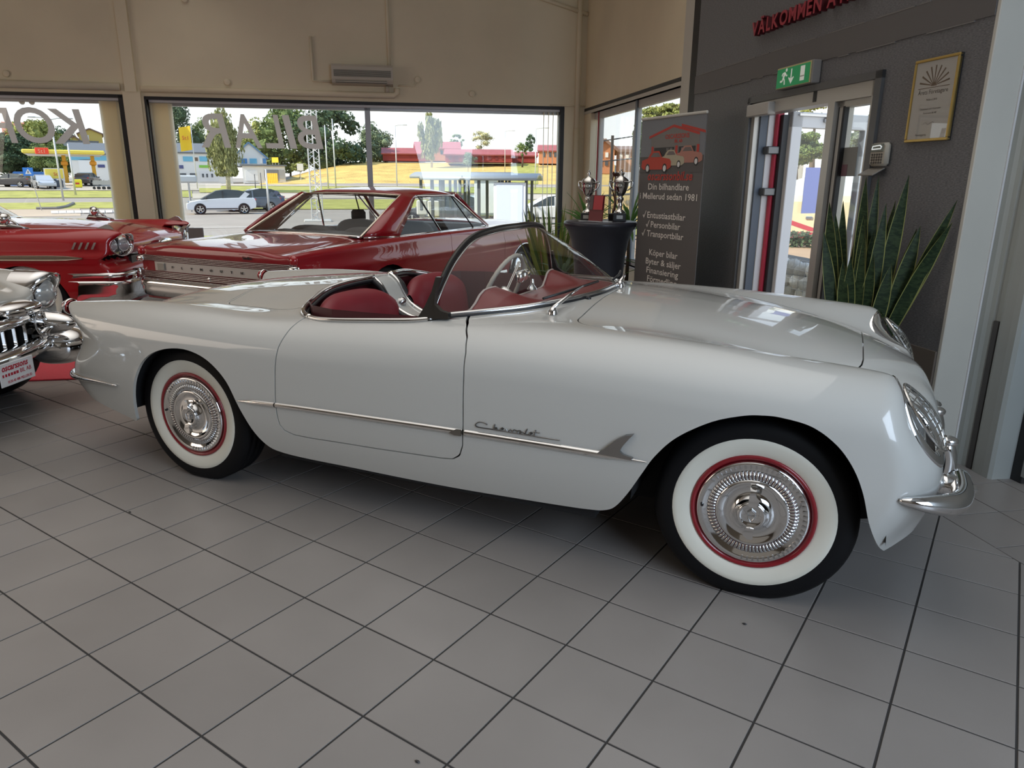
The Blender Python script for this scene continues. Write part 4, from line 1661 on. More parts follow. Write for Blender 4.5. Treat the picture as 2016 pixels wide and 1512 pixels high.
# === red hardtop coupe seen from behind ===
ply = thing('hardtop_coupe', 'dark red two-door hardtop parked behind the white roadster, tail towards the camera', 'car', (-2.07, 1.33, 0), math.radians(87.5))
PT = Tab2([0, .15, .6, 1.1, 1.8, 2.6, 3.4, 3.9, 4.5, 4.9, 5.1], [0, .3, .6, .8, .88, .96], [
    [.865, .864, .850, .835, .845, .83],
    [.885, .882, .868, .845, .855, .84],
    [.905, .900, .885, .868, .872, .855],
    [.925, .920, .905, .885, .884, .86],
    [.93, .925, .91, .895, .893, .87],
    [.93, .925, .91, .893, .893, .87],
    [.93, .93, .915, .893, .890, .865],
    [.945, .94, .92, .890, .885, .86],
    [.925, .92, .90, .870, .868, .845],
    [.88, .875, .86, .84, .84, .82],
    [.84, .84, .83, .81, .81, .79]])
def ply_f(x, y, z):
    w = np.abs(y)
    wm = .945 - .035 * np.clip((1.2 - x) / 1.2, 0, 1) ** 2 - .05 * np.clip((x - 4.2) / .9, 0, 1) ** 2
    W = wm - .22 * np.maximum(.50 - z, 0) ** 1.5 - .10 * np.maximum(z - .62, 0) + .012 * np.exp(-((z - .70) / .05) ** 2)
    f = smax(w - W, z - PT(x, w), .05)
    rear = .0 + .035 * (w / .9) ** 4 + .10 * np.maximum(z - .80, 0) + .06 * np.maximum(.56 - z, 0)
    f = smax(f, (rear - x), .03)
    return smax(f, x - (5.06 - .09 * (w / .9) ** 4 - .25 * np.maximum(.55 - z, 0)), .05)
lowp = [(-.3, .40), (.0, .39), (.5, .26), (.80, .22)] + [(1.25 + .40 * math.cos(a), .30 + .36 * math.sin(a)) for a in np.linspace(PI * .97, PI * .03, 14)] + [(1.72, .21), (3.70, .21)] + [(4.19 + .43 * math.cos(a), .30 + .345 * math.sin(a)) for a in np.linspace(PI * .97, PI * .03, 16)] + [(4.75, .24), (5.3, .36), (5.4, -.5), (-.4, -.5)]
bP, bT, bN = body_mesh(ply_f, (-.06, 0, .12), (5.14, 1.0, 1.0), .019, lowp)
cab = [(1.16, -.2), (1.16, .64), (1.22, .70), (1.6, .765), (3.3, .765), (3.45, .72), (3.62, .6), (3.70, .3), (3.72, -.2)]
bP, bT, bN = clip(bP, bT, bN, np.where(bN[:, 2] > .3, poly_sd(bP[:, 0], bP[:, 1], cab), 1.0))
tr_o = [(.055, -.2), (.055, .66), (.10, .70), (.9, .69), (1.06, .63), (1.08, -.2)]
sd = np.where((bN[:, 2] > .25) & (bP[:, 2] > .78), poly_sd(bP[:, 0], bP[:, 1], tr_o), 1.0)
a_ = clip(bP, bT, bN, sd - .003)
b_ = clip(bP, bT, bN, -sd - .003)
panel('boot_lid', *mirror(*b_), M_red, ply, lip=.02)
dsd = np.where(a_[0][:, 1] > .7, poly_sd(a_[0][:, 0], a_[0][:, 2], [(2.42, 1.2), (2.40, .80), (2.36, .62), (2.36, .36), (2.42, .31), (3.55, .31), (3.62, .36), (3.63, 1.2)]), 1.0)
c_ = clip(*a_, dsd - .003)
d_ = clip(*a_, -dsd - .003)
panel('body_shell', *mirror(*c_), M_red, ply, lip=.02)
for s in (1, -1):
    P_, T_, N_ = d_
    panel('door', P_ * np.array([1, s, 1]), T_ if s > 0 else T_[:, ::-1], N_ * np.array([1, s, 1]), M_red, ply, lip=.02)
MB().prism([(.35, .40), (.9, .24), (4.0, .2), (4.9, .35), (4.95, .60), (3.6, .60), (1.7, .5), (.35, .70)], -.60, .60, lambda u, v, h: (u, h, v)).build('underbody', M_void, ply)
for xc in (1.25, 4.19):
    for s in (-1, 1):
        mb = MB()
        rows = [[(xc + .42 * math.cos(PI * k / 16), s * .55, .28 + .36 * math.sin(PI * k / 16)), (xc + .42 * math.cos(PI * k / 16), s * .90, .28 + .36 * math.sin(PI * k / 16))] for k in range(17)]
        mb.grid(rows)
        mb.build('wheel_house', M_void, ply)
        simple_tyre('wheel', ply, xc, s * .80, .335, .2, s, False, M_blackp, M_chrome, fl=False)
# roof, pillars, glass
def ptw(x, w, z, s=1):
    return (x, s * w, z)
rows = []
for i in range(13):
    u = i / 12
    x = 1.86 + 1.16 * u
    zc = 1.292 + .058 * math.sin(PI * (.12 + .80 * u))
    row = []
    for j in range(17):
        v = -1 + 2 * j / 16
        w = .665 * math.copysign(abs(v) ** .9, v)
        row.append((x + .10 * abs(v) ** 3 * (1 if u < .5 else -.4) * abs(1 - 2 * u), w, zc - .018 * v * v - .045 * abs(v) ** 6))
    rows.append(row)
mb = MB()
mb.grid([r[::-1] for r in rows])
rf = mb.build('roof', M_red, ply, smooth=True)
edge = [r[-1] for r in rows]
sol = rf.modifiers.new('s', 'SOLIDIFY')
sol.thickness = .02
sol.offset = -1
M_lin = mat('grey_headliner', (.20, .19, .18), .8)
M_lin2 = mat('dark_upholstery', (.035, .033, .032), .6)
for s in (1, -1):
    # sail panel between rear window and side window
    top = [(1.90, .645, 1.272), (1.965, .662, 1.272), (2.03, .670, 1.268), (2.09, .672, 1.262)]
    bot = [(1.12, .735, .905), (1.28, .785, .903), (1.43, .80, .898), (1.585, .803, .894)]
    rows = []
    for k in range(9):
        t = k / 8
        rows.append([(a[0] * (1 - t) + b[0] * t, s * (a[1] * (1 - t) + b[1] * t + .028 * math.sin(PI * t) * (.4 + .6 * math.sin(PI * i / 3))), a[2] * (1 - t) + b[2] * t + .02 * math.sin(PI * t)) for i, (a, b) in enumerate(zip(top, bot))])
    mb = MB()
    mb.grid(rows if s < 0 else [r[::-1] for r in rows])
    o = mb.build('sail_panel', M_red, ply, smooth=True)
    so = o.modifiers.new('s', 'SOLIDIFY')
    so.thickness = .03
    so.offset = -1 if True else 1
    side = [(1.60, .806, .897), (2.09, .678, 1.256), (2.14, .677, 1.268), (2.78, .672, 1.262), (2.86, .672, 1.255), (3.45, .79, .893)]
    P = [(x, s * w, z) for x, w, z in side]
    MB().tube(P, .011, 6).build('window_moulding', M_chrome, ply, smooth=True)
    MB().tube([(1.13, s * .745, .905), (1.3, s * .80, .902), (1.45, s * .812, .899), (1.60, s * .810, .897)], .014, 6).build('sail_moulding', M_chrome, ply, smooth=True)
    MB().tube([(1.60, s * .806, .893), (3.45, s * .79, .891)], .009, 6).build('sill_moulding', M_chrome, ply, smooth=True)
    MB().grid([[(1.62, s * .80, .90), (2.38, s * .80, .90), (3.12, s * .795, .90)], [(2.10, s * .675, 1.25), (2.19, s * .675, 1.26), (2.80, s * .672, 1.255)]]).build('side_glass', M_carglass, ply)
    MB().tube([(2.38, s * .80, .90), (2.17, s * .675, 1.25)], .011, 6).build('quarter_bar', M_chrome, ply)
    MB().tube([(3.10, s * .797, .90), (2.82, s * .672, 1.25)], .008, 6).build('vent_bar', M_blackp, ply)
    MB().grid([[(3.12, s * .795, .90), (3.43, s * .787, .90)], [(2.83, s * .672, 1.25), (2.86, s * .672, 1.245)]]).build('vent_glass', M_carglass, ply)
    MB().tube([(3.50, s * .765, .90), (3.2, s * .72, 1.08), (2.96, s * .655, 1.265)], .02, 6).build('windscreen_pillar', M_red, ply, smooth=True)
    # tail corner: red lamp over a chrome casting with ribs
    MB().box((.035, s * .895, .80), (.05, .075, .085), bev=.02).build('tail_lamp', M_lens, ply, auto=60)
    MB().box((.03, s * .895, .735), (.06, .085, .05), bev=.01).build('lamp_casting', M_chrome, ply, auto=50)
    mb = MB()
    mb.grid([[(.028 + .035 * (w / .9) ** 4 - .012, s * w, z) for w in (.66, .75, .85, .90)] for z in (.637, .68, .722)])
    mb.build('lamp_band', M_lens, ply)
def ruled(name, A, B, m, n=6, bulge=(0, 0, 0)):
    rows = []
    for k in range(n + 1):
        t = k / n
        rows.append([tuple(np.array(a) * (1 - t) + np.array(b) * t + np.array(bulge) * math.sin(PI * t)) for a, b in zip(A, B)])
    return MB().grid(rows).build(name, m, ply, smooth=True)
yy = np.linspace(-1, 1, 13)
rb = [(1.06 + .06 * v * v, .715 * v, .928 - .018 * v * v) for v in yy]
rt = [(1.87 + .02 * v * v, .635 * v, 1.292 - .02 * v * v) for v in yy]
ruled('rear_glass', rb, rt, M_carglass, bulge=(-.01, 0, .01))
fb = [(3.80 - .30 * v * v, .75 * v, .935 - .03 * v * v) for v in yy]
ft = [(3.04 - .06 * v * v, .64 * v, 1.30 - .02 * v * v) for v in yy]
ruled('windscreen', fb, ft, M_carglass)
M_warm = mat('champagne_moulding', (.62, .55, .46), .2, metal=1.0)
MB().tube([rb[0]] + [rt[0]] + rt[1:-1] + [rt[-1]] + [rb[-1]], .012, 6).build('rear_window_moulding', M_warm, ply)
MB().tube(rb, .014, 6).build('rear_window_base', M_chrome, ply, smooth=True)
MB().tube(ft, .012, 6).build('windscreen_moulding', M_chrome, ply)
ruled('headliner', [(x + .02, y * .98, z - .03) for x, y, z in rt], [(x - .02, y, z - .03) for x, y, z in ft], M_lin)
mb = MB()
mb.grid([[(1.08, y, .905), (1.64, y, .915), (1.66, y, .86), (1.78, y, .5)] for y in (-.70, 0, .70)])
mb.build('parcel_shelf', M_lin2, ply)
mb = MB()
mb.grid([[(1.6, s * .74, .89), (3.6, s * .74, .89)] for s in (1,)] + [[(1.6, .70, .35), (3.6, .70, .35)], [(1.6, -.70, .35), (3.6, -.70, .35)], [(1.6, -.74, .89), (3.6, -.74, .89)]])
mb.build('cabin_tub', M_lin2, ply)
for y in (-.36, .36):
    soft_block((1.70, y, .80), (.22, .62, .32)).build('rear_seat_back', M_lin2, ply, smooth=True)
    soft_block((2.46, y, .76), (.22, .60, .46)).build('front_seat_back', M_lin2, ply, smooth=True)
MB().box((2.47, .36, 1.03), (.07, .20, .13), bev=.03).build('headrest', M_lin2, ply, auto=60)
MB().box((3.45, 0, .86), (.35, 1.42, .12), bev=.04).build('dashboard', M_lin2, ply)
mb = MB()
R3 = Matrix.Rotation(math.radians(-62), 3, 'Y')
mb.tube([Vector((3.12, .37, .92)) + R3 @ Vector((.2 * math.cos(2 * PI * k / 40), .2 * math.sin(2 * PI * k / 40), 0)) for k in range(40)], .011, 6, closed=True)
mb.build('steering_wheel', M_lin2, ply, smooth=True)
# ribbed bright bands, panel and lettering across the tail
def rear_x(w, z):
    return .035 * (abs(w) / .9) ** 4 + .10 * max(z - .80, 0) + .06 * max(.56 - z, 0)
def tail_band(name, w0, w1, z0, z1, off, m, ribs=0):
    ws = np.linspace(w0, w1, 25)
    mb = MB()
    mb.grid([[(rear_x(w, z) - off, w, z) for w in ws] for z in (z0, z1)])
    mb.grid([[(rear_x(w, z1) - off + d, w, z1) for w in ws] for d in (0, off)])
    mb.grid([[(rear_x(w, z0) - off + d, w, z0) for w in ws] for d in (off, 0)])
    o = mb.build(name, m, ply)
    for k in range(ribs):
        z = z0 + (z1 - z0) * (k + .5) / ribs
        MB().tube([(rear_x(w, z) - off - .002, w, z) for w in ws], (z1 - z0) / ribs * .20, 6).build('rib', M_chrome2, o, smooth=True)
    return o
M_bandred = mat('dark_red_band', (.12, .03, .03), .3)
tail_band('upper_band', -.90, .93, .722, .772, .010, M_bandred, 4)
tail_band('lower_band', -.90, .93, .578, .632, .010, M_bandred, 4)
tail_band('tail_panel', -.665, .70, .638, .718, .007, mat('silver_panel', (.62, .60, .56), .4, metal=.35))
for y in (.60, -.60):
    MB().box((-.012, y, .678), (.012, .085, .062), bev=.004).build('reversing_lamp', mat('clear_lens', (.40, .38, .33), .15, coat=1), ply)
M_ink = mat('black_enamel', (.02, .02, .02), .4)
def rear_text(txt, y, z, size, sx, m, name='badge_letter', x=-.012, par=None):
    o = text(name, txt, size, m, par or ply, sx=sx, depth=.002, res=2)
    o.matrix_local = Matrix.Translation((x, y, z)) @ Matrix(((0, 0, -1, 0), (-1, 0, 0, 0), (0, 1, 0, 0), (0, 0, 0, 1)))
    return o
for k, ch in enumerate('PLYMOUTH'):
    rear_text(ch, .455 - .118 * k, .668, .030, 1.35, M_ink)
rear_text('Satellite', -.44, .792, .035, .95, M_ink, 'script_badge', x=-.006)
mb = MB().lathe([(0, .012), (.014, .008), (.02, 0)], 6, rot=Matrix.Rotation(-PI / 2, 3, 'Y'), c=(-.012, 0.02, .60))
mb.build('boot_lock', M_chrome2, ply)
# rear bumper with wrapped ends
prof = [(.055, .575), (-.035, .570), (-.060, .545), (-.062, .515), (-.048, .495), (-.052, .48), (-.03, .42), (.03, .395)]
rows = []
for w in np.concatenate([np.linspace(-.95, -.80, 7), np.linspace(-.7, .7, 9), np.linspace(.80, .95, 7)]):
    b = max(0, (abs(w) - .78) / .17)
    dx = .20 * (1 - math.sqrt(max(0, 1 - min(b, 1) ** 2)))
    rows.append([(x + .0 + dx, w, z) for x, z in prof])
MB().grid([r[::-1] for r in rows]).build('rear_bumper', M_chrome, ply, auto=50)
for s in (-1, 1):
    mb = MB()
    mb.grid([[(x, s * .944, .30), (x, s * .95, .33), (x, s * .944, .36)] for x in np.linspace(1.72, 3.68, 9)])
    mb.build('sill_trim', mat('pale_sill_trim', (.7, .72, .72), .25, metal=.8), ply)
    P = [(4.19 + .425 * math.cos(a), s * (.948), .30 + .345 * math.sin(a)) for a in np.linspace(PI * .95, .05 * PI, 18)]
    MB().tube(P, .010, 6).build('arch_moulding', M_chrome, ply, smooth=True)
    MB().box((5.02, s * .35, .48), (.12, .9, .16), bev=.05).build('front_bumper', M_chrome, ply, auto=60)
    for k in (0, 1):
        MB().lathe([(.0, .03), (.07, .02), (.085, 0)], 20, rot=Matrix.Rotation(PI / 2, 3, 'Y'), c=(5.03, s * (.78 - .2 * k), .72)).build('headlamp', mat('lamp_glass', (.35, .36, .36), .08, metal=.5, coat=1), ply, smooth=True)

# === red two-tone-trimmed sedan at the left, nose to the right ===
chev = thing('vintage_sedan', 'bright red fifties car with paired headlamps and whitewall tyres at the left window', 'car', (-4.43, 1.84, 0), math.radians(26.5))
CT = Tab2([-4.4, -3.5, -2.5, -1.5, -.8, -.2, .3, .6, .8, .95], [0, .3, .55, .72, .80, .90, .98], [
    [.86, .86, .85, .86, .90, .86, .80], [.93, .93, .92, .93, .95, .92, .86], [.96, .96, .95, .95, .96, .94, .88], [.99, .99, .975, .965, .965, .94, .88],
    [1.02, 1.01, .99, .965, .968, .945, .89], [1.02, 1.005, .98, .955, .970, .945, .89], [.99, .975, .945, .945, .974, .945, .88], [.945, .93, .905, .925, .974, .94, .86],
    [.885, .87, .86, .90, .955, .915, .83], [.80, .79, .79, .84, .90, .86, .77]])
def chev_f(x, y, z):
    w = np.abs(y)
    W = .975 - .12 * np.maximum(z - .72, 0) - .5 * np.maximum(.42 - z, 0) ** 1.5 - .05 * np.clip((x - .3) / .6, 0, 1) ** 2 + .012 * np.exp(-((z - .72) / .04) ** 2)
    f = smax(w - W, z - CT(x, w), .045)
    fr = .86 - .10 * (w / .95) ** 4 + .05 * np.exp(-((z - .93) / .05) ** 2) * np.exp(-((w - .8) / .15) ** 2) - .06 * np.exp(-((z - .68) / .05) ** 2)
    f = smax(f, x - fr, .03)
    return smax(f, -x - 4.3, .08)
lowp = [(-4.8, .35), (-4.3, .35), (-3.40, .24)] + [(-2.985 + .42 * math.cos(a), .28 + .38 * math.sin(a)) for a in np.linspace(PI, 0, 12)] + [(-2.5, .20), (-.48, .20)] + [(-.02 + .42 * math.cos(a), .26 + .39 * math.sin(a)) for a in np.linspace(PI, 0, 16)] + [(.44, .26), (.95, .30), (1.2, .3), (1.2, -.5), (-4.8, -.5)]
bP, bT, bN = body_mesh(chev_f, (-4.4, 0, .12), (.98, 1.04, 1.08), .019, lowp)
lsd = lambda P: np.where(P[:, 0] > .6, np.sqrt(((P[:, 1] - .75) / .155) ** 2 + ((P[:, 2] - .825) / .10) ** 2) * .1 - .1, 1.0)
bP, bT, bN = clip(bP, bT, bN, lsd(bP))
cabc = [(-3.1, -.2), (-3.1, .6), (-2.9, .76), (-1.2, .76), (-.9, .6), (-.75, -.2)]
bP, bT, bN = clip(bP, bT, bN, np.where(bN[:, 2] > .4, poly_sd(bP[:, 0], bP[:, 1], cabc), 1.0))
M_red2 = mat('bright_red_paint', (.40, .008, .014), .3, coat=1.0, spec=.4)
panel('body_shell', *mirror(bP, bT, bN), M_red2, chev, lip=.02)
MB().prism([(-3.9, .4), (-3.4, .25), (.1, .22), (.7, .32), (.72, .70), (-.5, .64), (-2.5, .5), (-3.9, .64)], -.58, .58, lambda u, v, h: (u, h, v)).build('underbody', M_void, chev)
for xc in (-2.985, -.02):
    for s in (-1, 1):
        MB().grid([[(xc + .44 * math.cos(PI * k / 16), s * .52, .26 + .39 * math.sin(PI * k / 16)), (xc + .44 * math.cos(PI * k / 16), s * .92, .26 + .39 * math.sin(PI * k / 16))] for k in range(17)]).build('wheel_house', M_void, chev)
        simple_tyre('wheel', chev, xc, s * .80, .355, .20, s, True, M_redrim, M_chrome)
for s in (-1, 1):
    # ribbed spear along the side
    mb = MB()
    rows = []
    for x in np.linspace(-3.6, .56, 30):
        k = min(1, max(.05, (.57 - x) / .22)) ** .6
        rows.append([(x, s * (.988 + .014 * c_ - .05 * max(0, min(1, (x - .3) / .6)) ** 2), .722 + .026 * k * v - .02 * max(0, -x - 1) * .1) for v, c_ in ((-1, 0), (-.85, 1), (-.4, .6), (-.3, 1), (.3, 1), (.4, .6), (.85, 1), (1, 0))])
    mb.grid(rows if s > 0 else [r[::-1] for r in rows])
    mb.build('side_spear', M_warm, chev)
    for k in range(4):
        mb = MB()
        x0 = .465 + .058 * k
        pl = [(x0, .80), (x0 + .020, .80), (x0 + .055, .862), (x0 + .035, .862)]
        yb = .970
        mb.prism(pl, s * (yb - .012), s * (yb + .006), lambda u, v, h: (u, h, v))
        mb.build('louvre_bar', M_chrome, chev)
    # twin lamps in a bright eyebrow bezel
    mb = MB()
    rows = []
    for k in range(41):
        a = 2 * PI * k / 40
        ca, sa = math.cos(a), math.sin(a)
        rows.append([(.86 - .10 * ((.75 + q * .157 * ca) / .95) ** 4 + dx + .05 * math.exp(-((sa * q * .1 + .825 - .93) / .05) ** 2), s * (.75 + q * .157 * ca), .825 + q * .103 * sa) for q, dx in ((1.02, .0), (.98, .008), (.9, -.01), (.86, -.05))])
    mb.grid(rows if s < 0 else [r[::-1] for r in rows])
    bz = mb.build('lamp_bezel', M_chrome, chev, smooth=True)
    MB().box((.745, s * .75, .825), (.02, .29, .18)).build('lamp_backing', M_chrome2, bz)
    for d in (-.068, .068):
        MB().lathe([(0, .045), (.03, .04), (.055, .022), (.066, 0), (.07, -.004), (.07, -.02)], 28, rot=Matrix.Rotation(PI / 2, 3, 'Y'), c=(.775 - d * .35, s * (.75 + d), .822)).build('headlamp', mat('lamp_glass2', (.66, .68, .69), .12, metal=.25, coat=1), bz, smooth=True)
    # bonnet-side ornament and wing mirror
    MB().prism([(.60, .965), (.78, .965), (.745, 1.005), (.715, 1.012)], s * .785, s * .805, lambda u, v, h: (u, h, v)).build('wing_ornament', M_chrome2, chev)
    mb = MB().tube([(-.28, s * .80, .975), (-.24, s * .80, 1.0), (-.12, s * .80, .99), (.02, s * .80, .972)], [.012, .03, .028, .008], 10)
    m0 = mb.build('wing_mirror', mat('dark_chrome', (.42, .42, .42), .12, metal=1.0), chev, smooth=True)
    MB().tube([(-.05, s * .80, .985), (-.11, s * .80, 1.035), (-.155, s * .80, 1.06)], .012, 8).build('mirror_arm', M_chrome2, m0, smooth=True)
    MB().lathe([(.0, .05), (.03, .045), (.05, .02), (.055, -.01), (.05, -.012), (0, -.012)], 24, rot=Matrix.Rotation(PI / 2 - .25, 3, 'Y'), c=(-.19, s * .80, 1.06)).build('mirror_shell', M_chrome, m0, smooth=True)
    # round parking lamp in the grille end
    pk = MB().lathe([(0, .05), (.02, .05), (.028, .035), (.05, .03), (.062, .02), (.066, -.02)], 24, rot=Matrix.Rotation(PI / 2, 3, 'Y'), c=(.86, s * .62, .53)).build('parking_lamp', M_chrome, chev, auto=40)
    MB().tube([(.915, s * .60, .49), (.905, s * .64, .60)], .008, 6).build('lamp_bar', M_chrome2, pk)
# bumper and grille
prof = [(.80, .585), (.845, .575), (.85, .555), (.83, .545)]
def wrap(prof, w0=.99, xb=.55, n=9, base=.0):
    rows = []
    A = np.linspace(0, 1, n)
    for t in np.concatenate([-A[::-1], A[1:]]):
        w = w0 * math.sin(t * PI / 2) ** 1
        b = abs(t)
        dx = -.42 * max(0, (b - .58) / .42) ** 2.8 + .035
        rows.append([(x + dx + base, w, z) for x, z in prof])
    return rows
MB().grid(wrap(prof, 1.01)).build('upper_bumper_bar', M_chrome, chev, smooth=True)
MB().grid(wrap([(.80, .515), (.885, .51), (.90, .49), (.885, .47), (.875, .40), (.85, .33), (.78, .30)], 1.02)).build('front_bumper', M_chrome, chev, auto=50)
for k in range(6):
    z = .53 + .032 * k
    MB().tube([(.845 - .25 * abs(t) ** 4, .58 * t, z) for t in np.linspace(-1, 1, 13)], .008, 6).build('grille_bar', M_chrome, chev, smooth=True)
MB().box((.80, 0, .60), (.03, 1.2, .22)).build('grille_mesh', mat('grille_dark', (.10, .10, .11), .4, metal=.8), chev)
MB().tube([(.86 - .10 * abs(t) ** 3, .66 * t, .735) for t in np.linspace(-1, 1, 15)], .018, 8).build('grille_header', M_chrome, chev, smooth=True)
MB().ball((.90, 0, .80), 1, 16, 8, sc=(.02, .16, .03)).build('nose_badge', M_chrome, chev, smooth=True)
# cabin: screen, roof and glass (mostly beyond the left edge)
yy2 = np.linspace(-1, 1, 11)
def ruled_c(name, A, B, m):
    rows = [[tuple(np.array(a) * (1 - t) + np.array(b) * t) for a, b in zip(A, B)] for t in np.linspace(0, 1, 6)]
    return MB().grid(rows).build(name, m, chev, smooth=True)
cb = [(-.68 - .42 * abs(v) ** 2.5, .80 * v, 1.02 - .05 * v * v) for v in yy2]
ct = [(-1.28 - .22 * abs(v) ** 3, .68 * v, 1.36 - .03 * v * v) for v in yy2]
ruled_c('windscreen', cb, ct, M_carglass)
MB().tube(cb, .014, 6).build('screen_moulding', M_chrome, chev, smooth=True)
MB().tube(ct, .014, 6).build('screen_header', M_chrome, chev, smooth=True)
rr = [[(-1.28 - 1.5 * u - (.22 * abs(v) ** 3) * (1 - 2 * u), .68 * v, 1.36 + .07 * math.sin(PI * u) - .04 * v * v) for v in yy2] for u in np.linspace(0, 1, 7)]
MB().grid(rr).build('roof', M_white, chev, smooth=True)
ruled_c('rear_glass', [(-3.1 + .2 * abs(v) ** 2, .74 * v, .97) for v in yy2], rr[-1], M_carglass)
for s in (-1, 1):
    MB().grid([[(-1.1, s * .80, .97), (-2.95, s * .78, .96)], [(-1.5, s * .68, 1.32), (-2.56, s * .68, 1.32)]]).build('side_glass', M_carglass, chev)
    MB().tube([(-1.12, s * .80, .97), (-1.5, s * .68, 1.33)], .018, 6).build('screen_pillar', M_chrome, chev)
MB().grid([[(-.9, .7, .9), (-3.0, .7, .9)], [(-.9, .66, .4), (-3.0, .66, .4)], [(-.9, -.66, .4), (-3.0, -.66, .4)], [(-.9, -.7, .9), (-3.0, -.7, .9)]]).build('cabin_tub', M_lin2, chev)

# === pale car at the left edge with bullet bumper guards ===
cad = thing('chrome_nosed_sedan', 'pale grey vintage car with bullet bumper and dealer plate at the left edge', 'car', (-1.42, -.78, 0), math.radians(21))
KT = Tab2([-5.2, -3.6, -2.4, -1.6, -1.0, -.6, -.38, -.2, .0], [0, .25, .42, .56, .68, .80, .95], [
    [.8, .8, .79, .8, .84, .82, .74], [.95, .95, .94, .93, .94, .92, .85], [1.02, 1.01, .98, .94, .93, .91, .84], [1.06, 1.05, 1.0, .93, .90, .89, .82],
    [1.03, 1.01, .93, .87, .875, .87, .80], [.97, .94, .86, .825, .855, .85, .78], [.90, .87, .80, .79, .835, .825, .75], [.78, .76, .72, .74, .80, .79, .71], [.66, .65, .62, .65, .72, .71, .63]])
def cad_f(x, y, z):
    w = np.abs(y)
    W = .97 - .35 * np.maximum(z - .65, 0) ** 1.6 - .5 * np.maximum(.45 - z, 0) ** 1.5 - .16 * np.clip((x + 1.0) / .8, 0, 1) ** 2
    f = smax(w - W, z - KT(x, w), .09)
    fr = -.22 - .02 * np.exp(-((w - .68) / .2) ** 2) - .12 * np.maximum(0, .45 - w) * 0 - .30 * np.maximum(w - .72, 0) - .25 * np.maximum(z - .72, 0) + .10 * np.exp(-((w - .68) / .13) ** 2 - ((z - .80) / .05) ** 2)
    f = smax(f, x - fr, .06)
    return smax(f, -x - 5.1, .1)
lowp = [(-5.6, .3), (-3.9, .25)] + [(-3.6 + .40 * math.cos(a), .28 + .36 * math.sin(a)) for a in np.linspace(PI, 0, 10)] + [(-3.1, .22), (-1.2, .22)] + [(-.80 + .40 * math.cos(a), .28 + .38 * math.sin(a)) for a in np.linspace(PI, 0, 14)] + [(-.38, .34), (.2, .36), (.2, -.4), (-5.6, -.4)]
bP, bT, bN = body_mesh(cad_f, (-5.2, 0, .15), (.0, 1.04, 1.12), .019, lowp)
hsd = np.where(bP[:, 0] > -.6, np.sqrt(((bP[:, 1] - .68) / .105) ** 2 + ((bP[:, 2] - .725) / .105) ** 2) * .1 - .1, 1.0)
bP, bT, bN = clip(bP, bT, bN, np.where(bN[:, 0] > .1, hsd, 1.0))
gsd = np.where(bP[:, 0] > -.5, poly_sd(bP[:, 1], bP[:, 2], [(-.2, .66), (.42, .64), (.52, .58), (.52, .42), (-.2, .40)]), 1.0)
bP, bT, bN = clip(bP, bT, bN, np.where(bN[:, 0] > .3, gsd, 1.0))
M_pale = mat('pale_grey_paint', (.52, .51, .47), .3, coat=1.0)
panel('body_shell', *mirror(bP, bT, bN), M_pale, cad, lip=.02)
MB().prism([(-4.8, .4), (-3.0, .26), (-.6, .26), (-.35, .36), (-.30, .60), (-.9, .70), (-2, .6), (-4.8, .6)], -.54, .54, lambda u, v, h: (u, h, v)).build('underbody', M_void, cad)
MB().grid([[(-3.4, .62, 1.0), (-1.9, .62, 1.02)], [(-3.0, .5, 1.45), (-2.2, .5, 1.45)], [(-3.0, -.5, 1.45), (-2.2, -.5, 1.45)], [(-3.4, -.62, 1.0), (-1.9, -.62, 1.02)]]).build('roof', M_pale, cad, smooth=True)
for xc in (-3.6, -.80):
    for s in (-1, 1):
        simple_tyre('wheel', cad, xc, s * .78, .36, .2, s, True, M_blackp, M_chrome)
for s in (-1, 1):
    # chrome-hooded lamp
    mb = MB()
    rows = []
    for k in range(33):
        a = 2 * PI * k / 32
        up = max(0, math.sin(a))
        rows.append([(x0 + h_ * up, s * (.68 + r_ * math.cos(a)), .725 + r_ * math.sin(a) * (1.0 + .08 * up)) for x0, r_, h_ in ((-.40, .125, .0), (-.29, .120, .03), (-.225, .108, .085), (-.235, .098, .08), (-.27, .096, .04))])
    mb.grid(rows if s < 0 else [r[::-1] for r in rows])
    hd = mb.build('lamp_hood', M_chrome, cad, smooth=True)
    MB().lathe([(0, .055), (.04, .048), (.075, .022), (.088, 0), (.095, -.01), (.095, -.04)], 32, rot=Matrix.Rotation(PI / 2, 3, 'Y'), c=(-.235, s * .68, .722)).build('headlamp', mat('lamp_glass3', (.68, .69, .68), .15, metal=.25, coat=1), hd, smooth=True)
    # bullet guard
    bl = MB().lathe([(0, .20), (.018, .195), (.042, .165), (.064, .11), (.076, .04), (.079, .0), (.080, -.004), (.080, -.3), (.07, -.40)], 36, rot=Matrix.Rotation(PI / 2, 3, 'Y'), c=(-.14, s * .50, .555)).build('bumper_bullet', M_chrome, cad, smooth=True)
    MB().tube([(-.14, s * (.50 + .081 * math.cos(2 * PI * k / 36)), .555 + .081 * math.sin(2 * PI * k / 36)) for k in range(36)], .006, 6, closed=True).build('bullet_ring', M_chrome2, bl, smooth=True)
    # lower wing of the bumper, two nested shells
    soft_block((-.18, s * .66, .375), (.36, .30, .24), Matrix.Rotation(s * .25, 3, 'Z'), e=2.4).build('bumper_wing', M_chrome, cad, smooth=True)
    soft_block((-.22, s * .80, .40), (.36, .16, .26), Matrix.Rotation(s * .45, 3, 'Z'), e=2.3).build('bumper_end', M_chrome, cad, smooth=True)
    # upper bracket between grille and wing
    soft_block((-.20, s * .36, .665), (.20, .34, .10), e=2.5).build('grille_cap', M_chrome, cad, smooth=True)
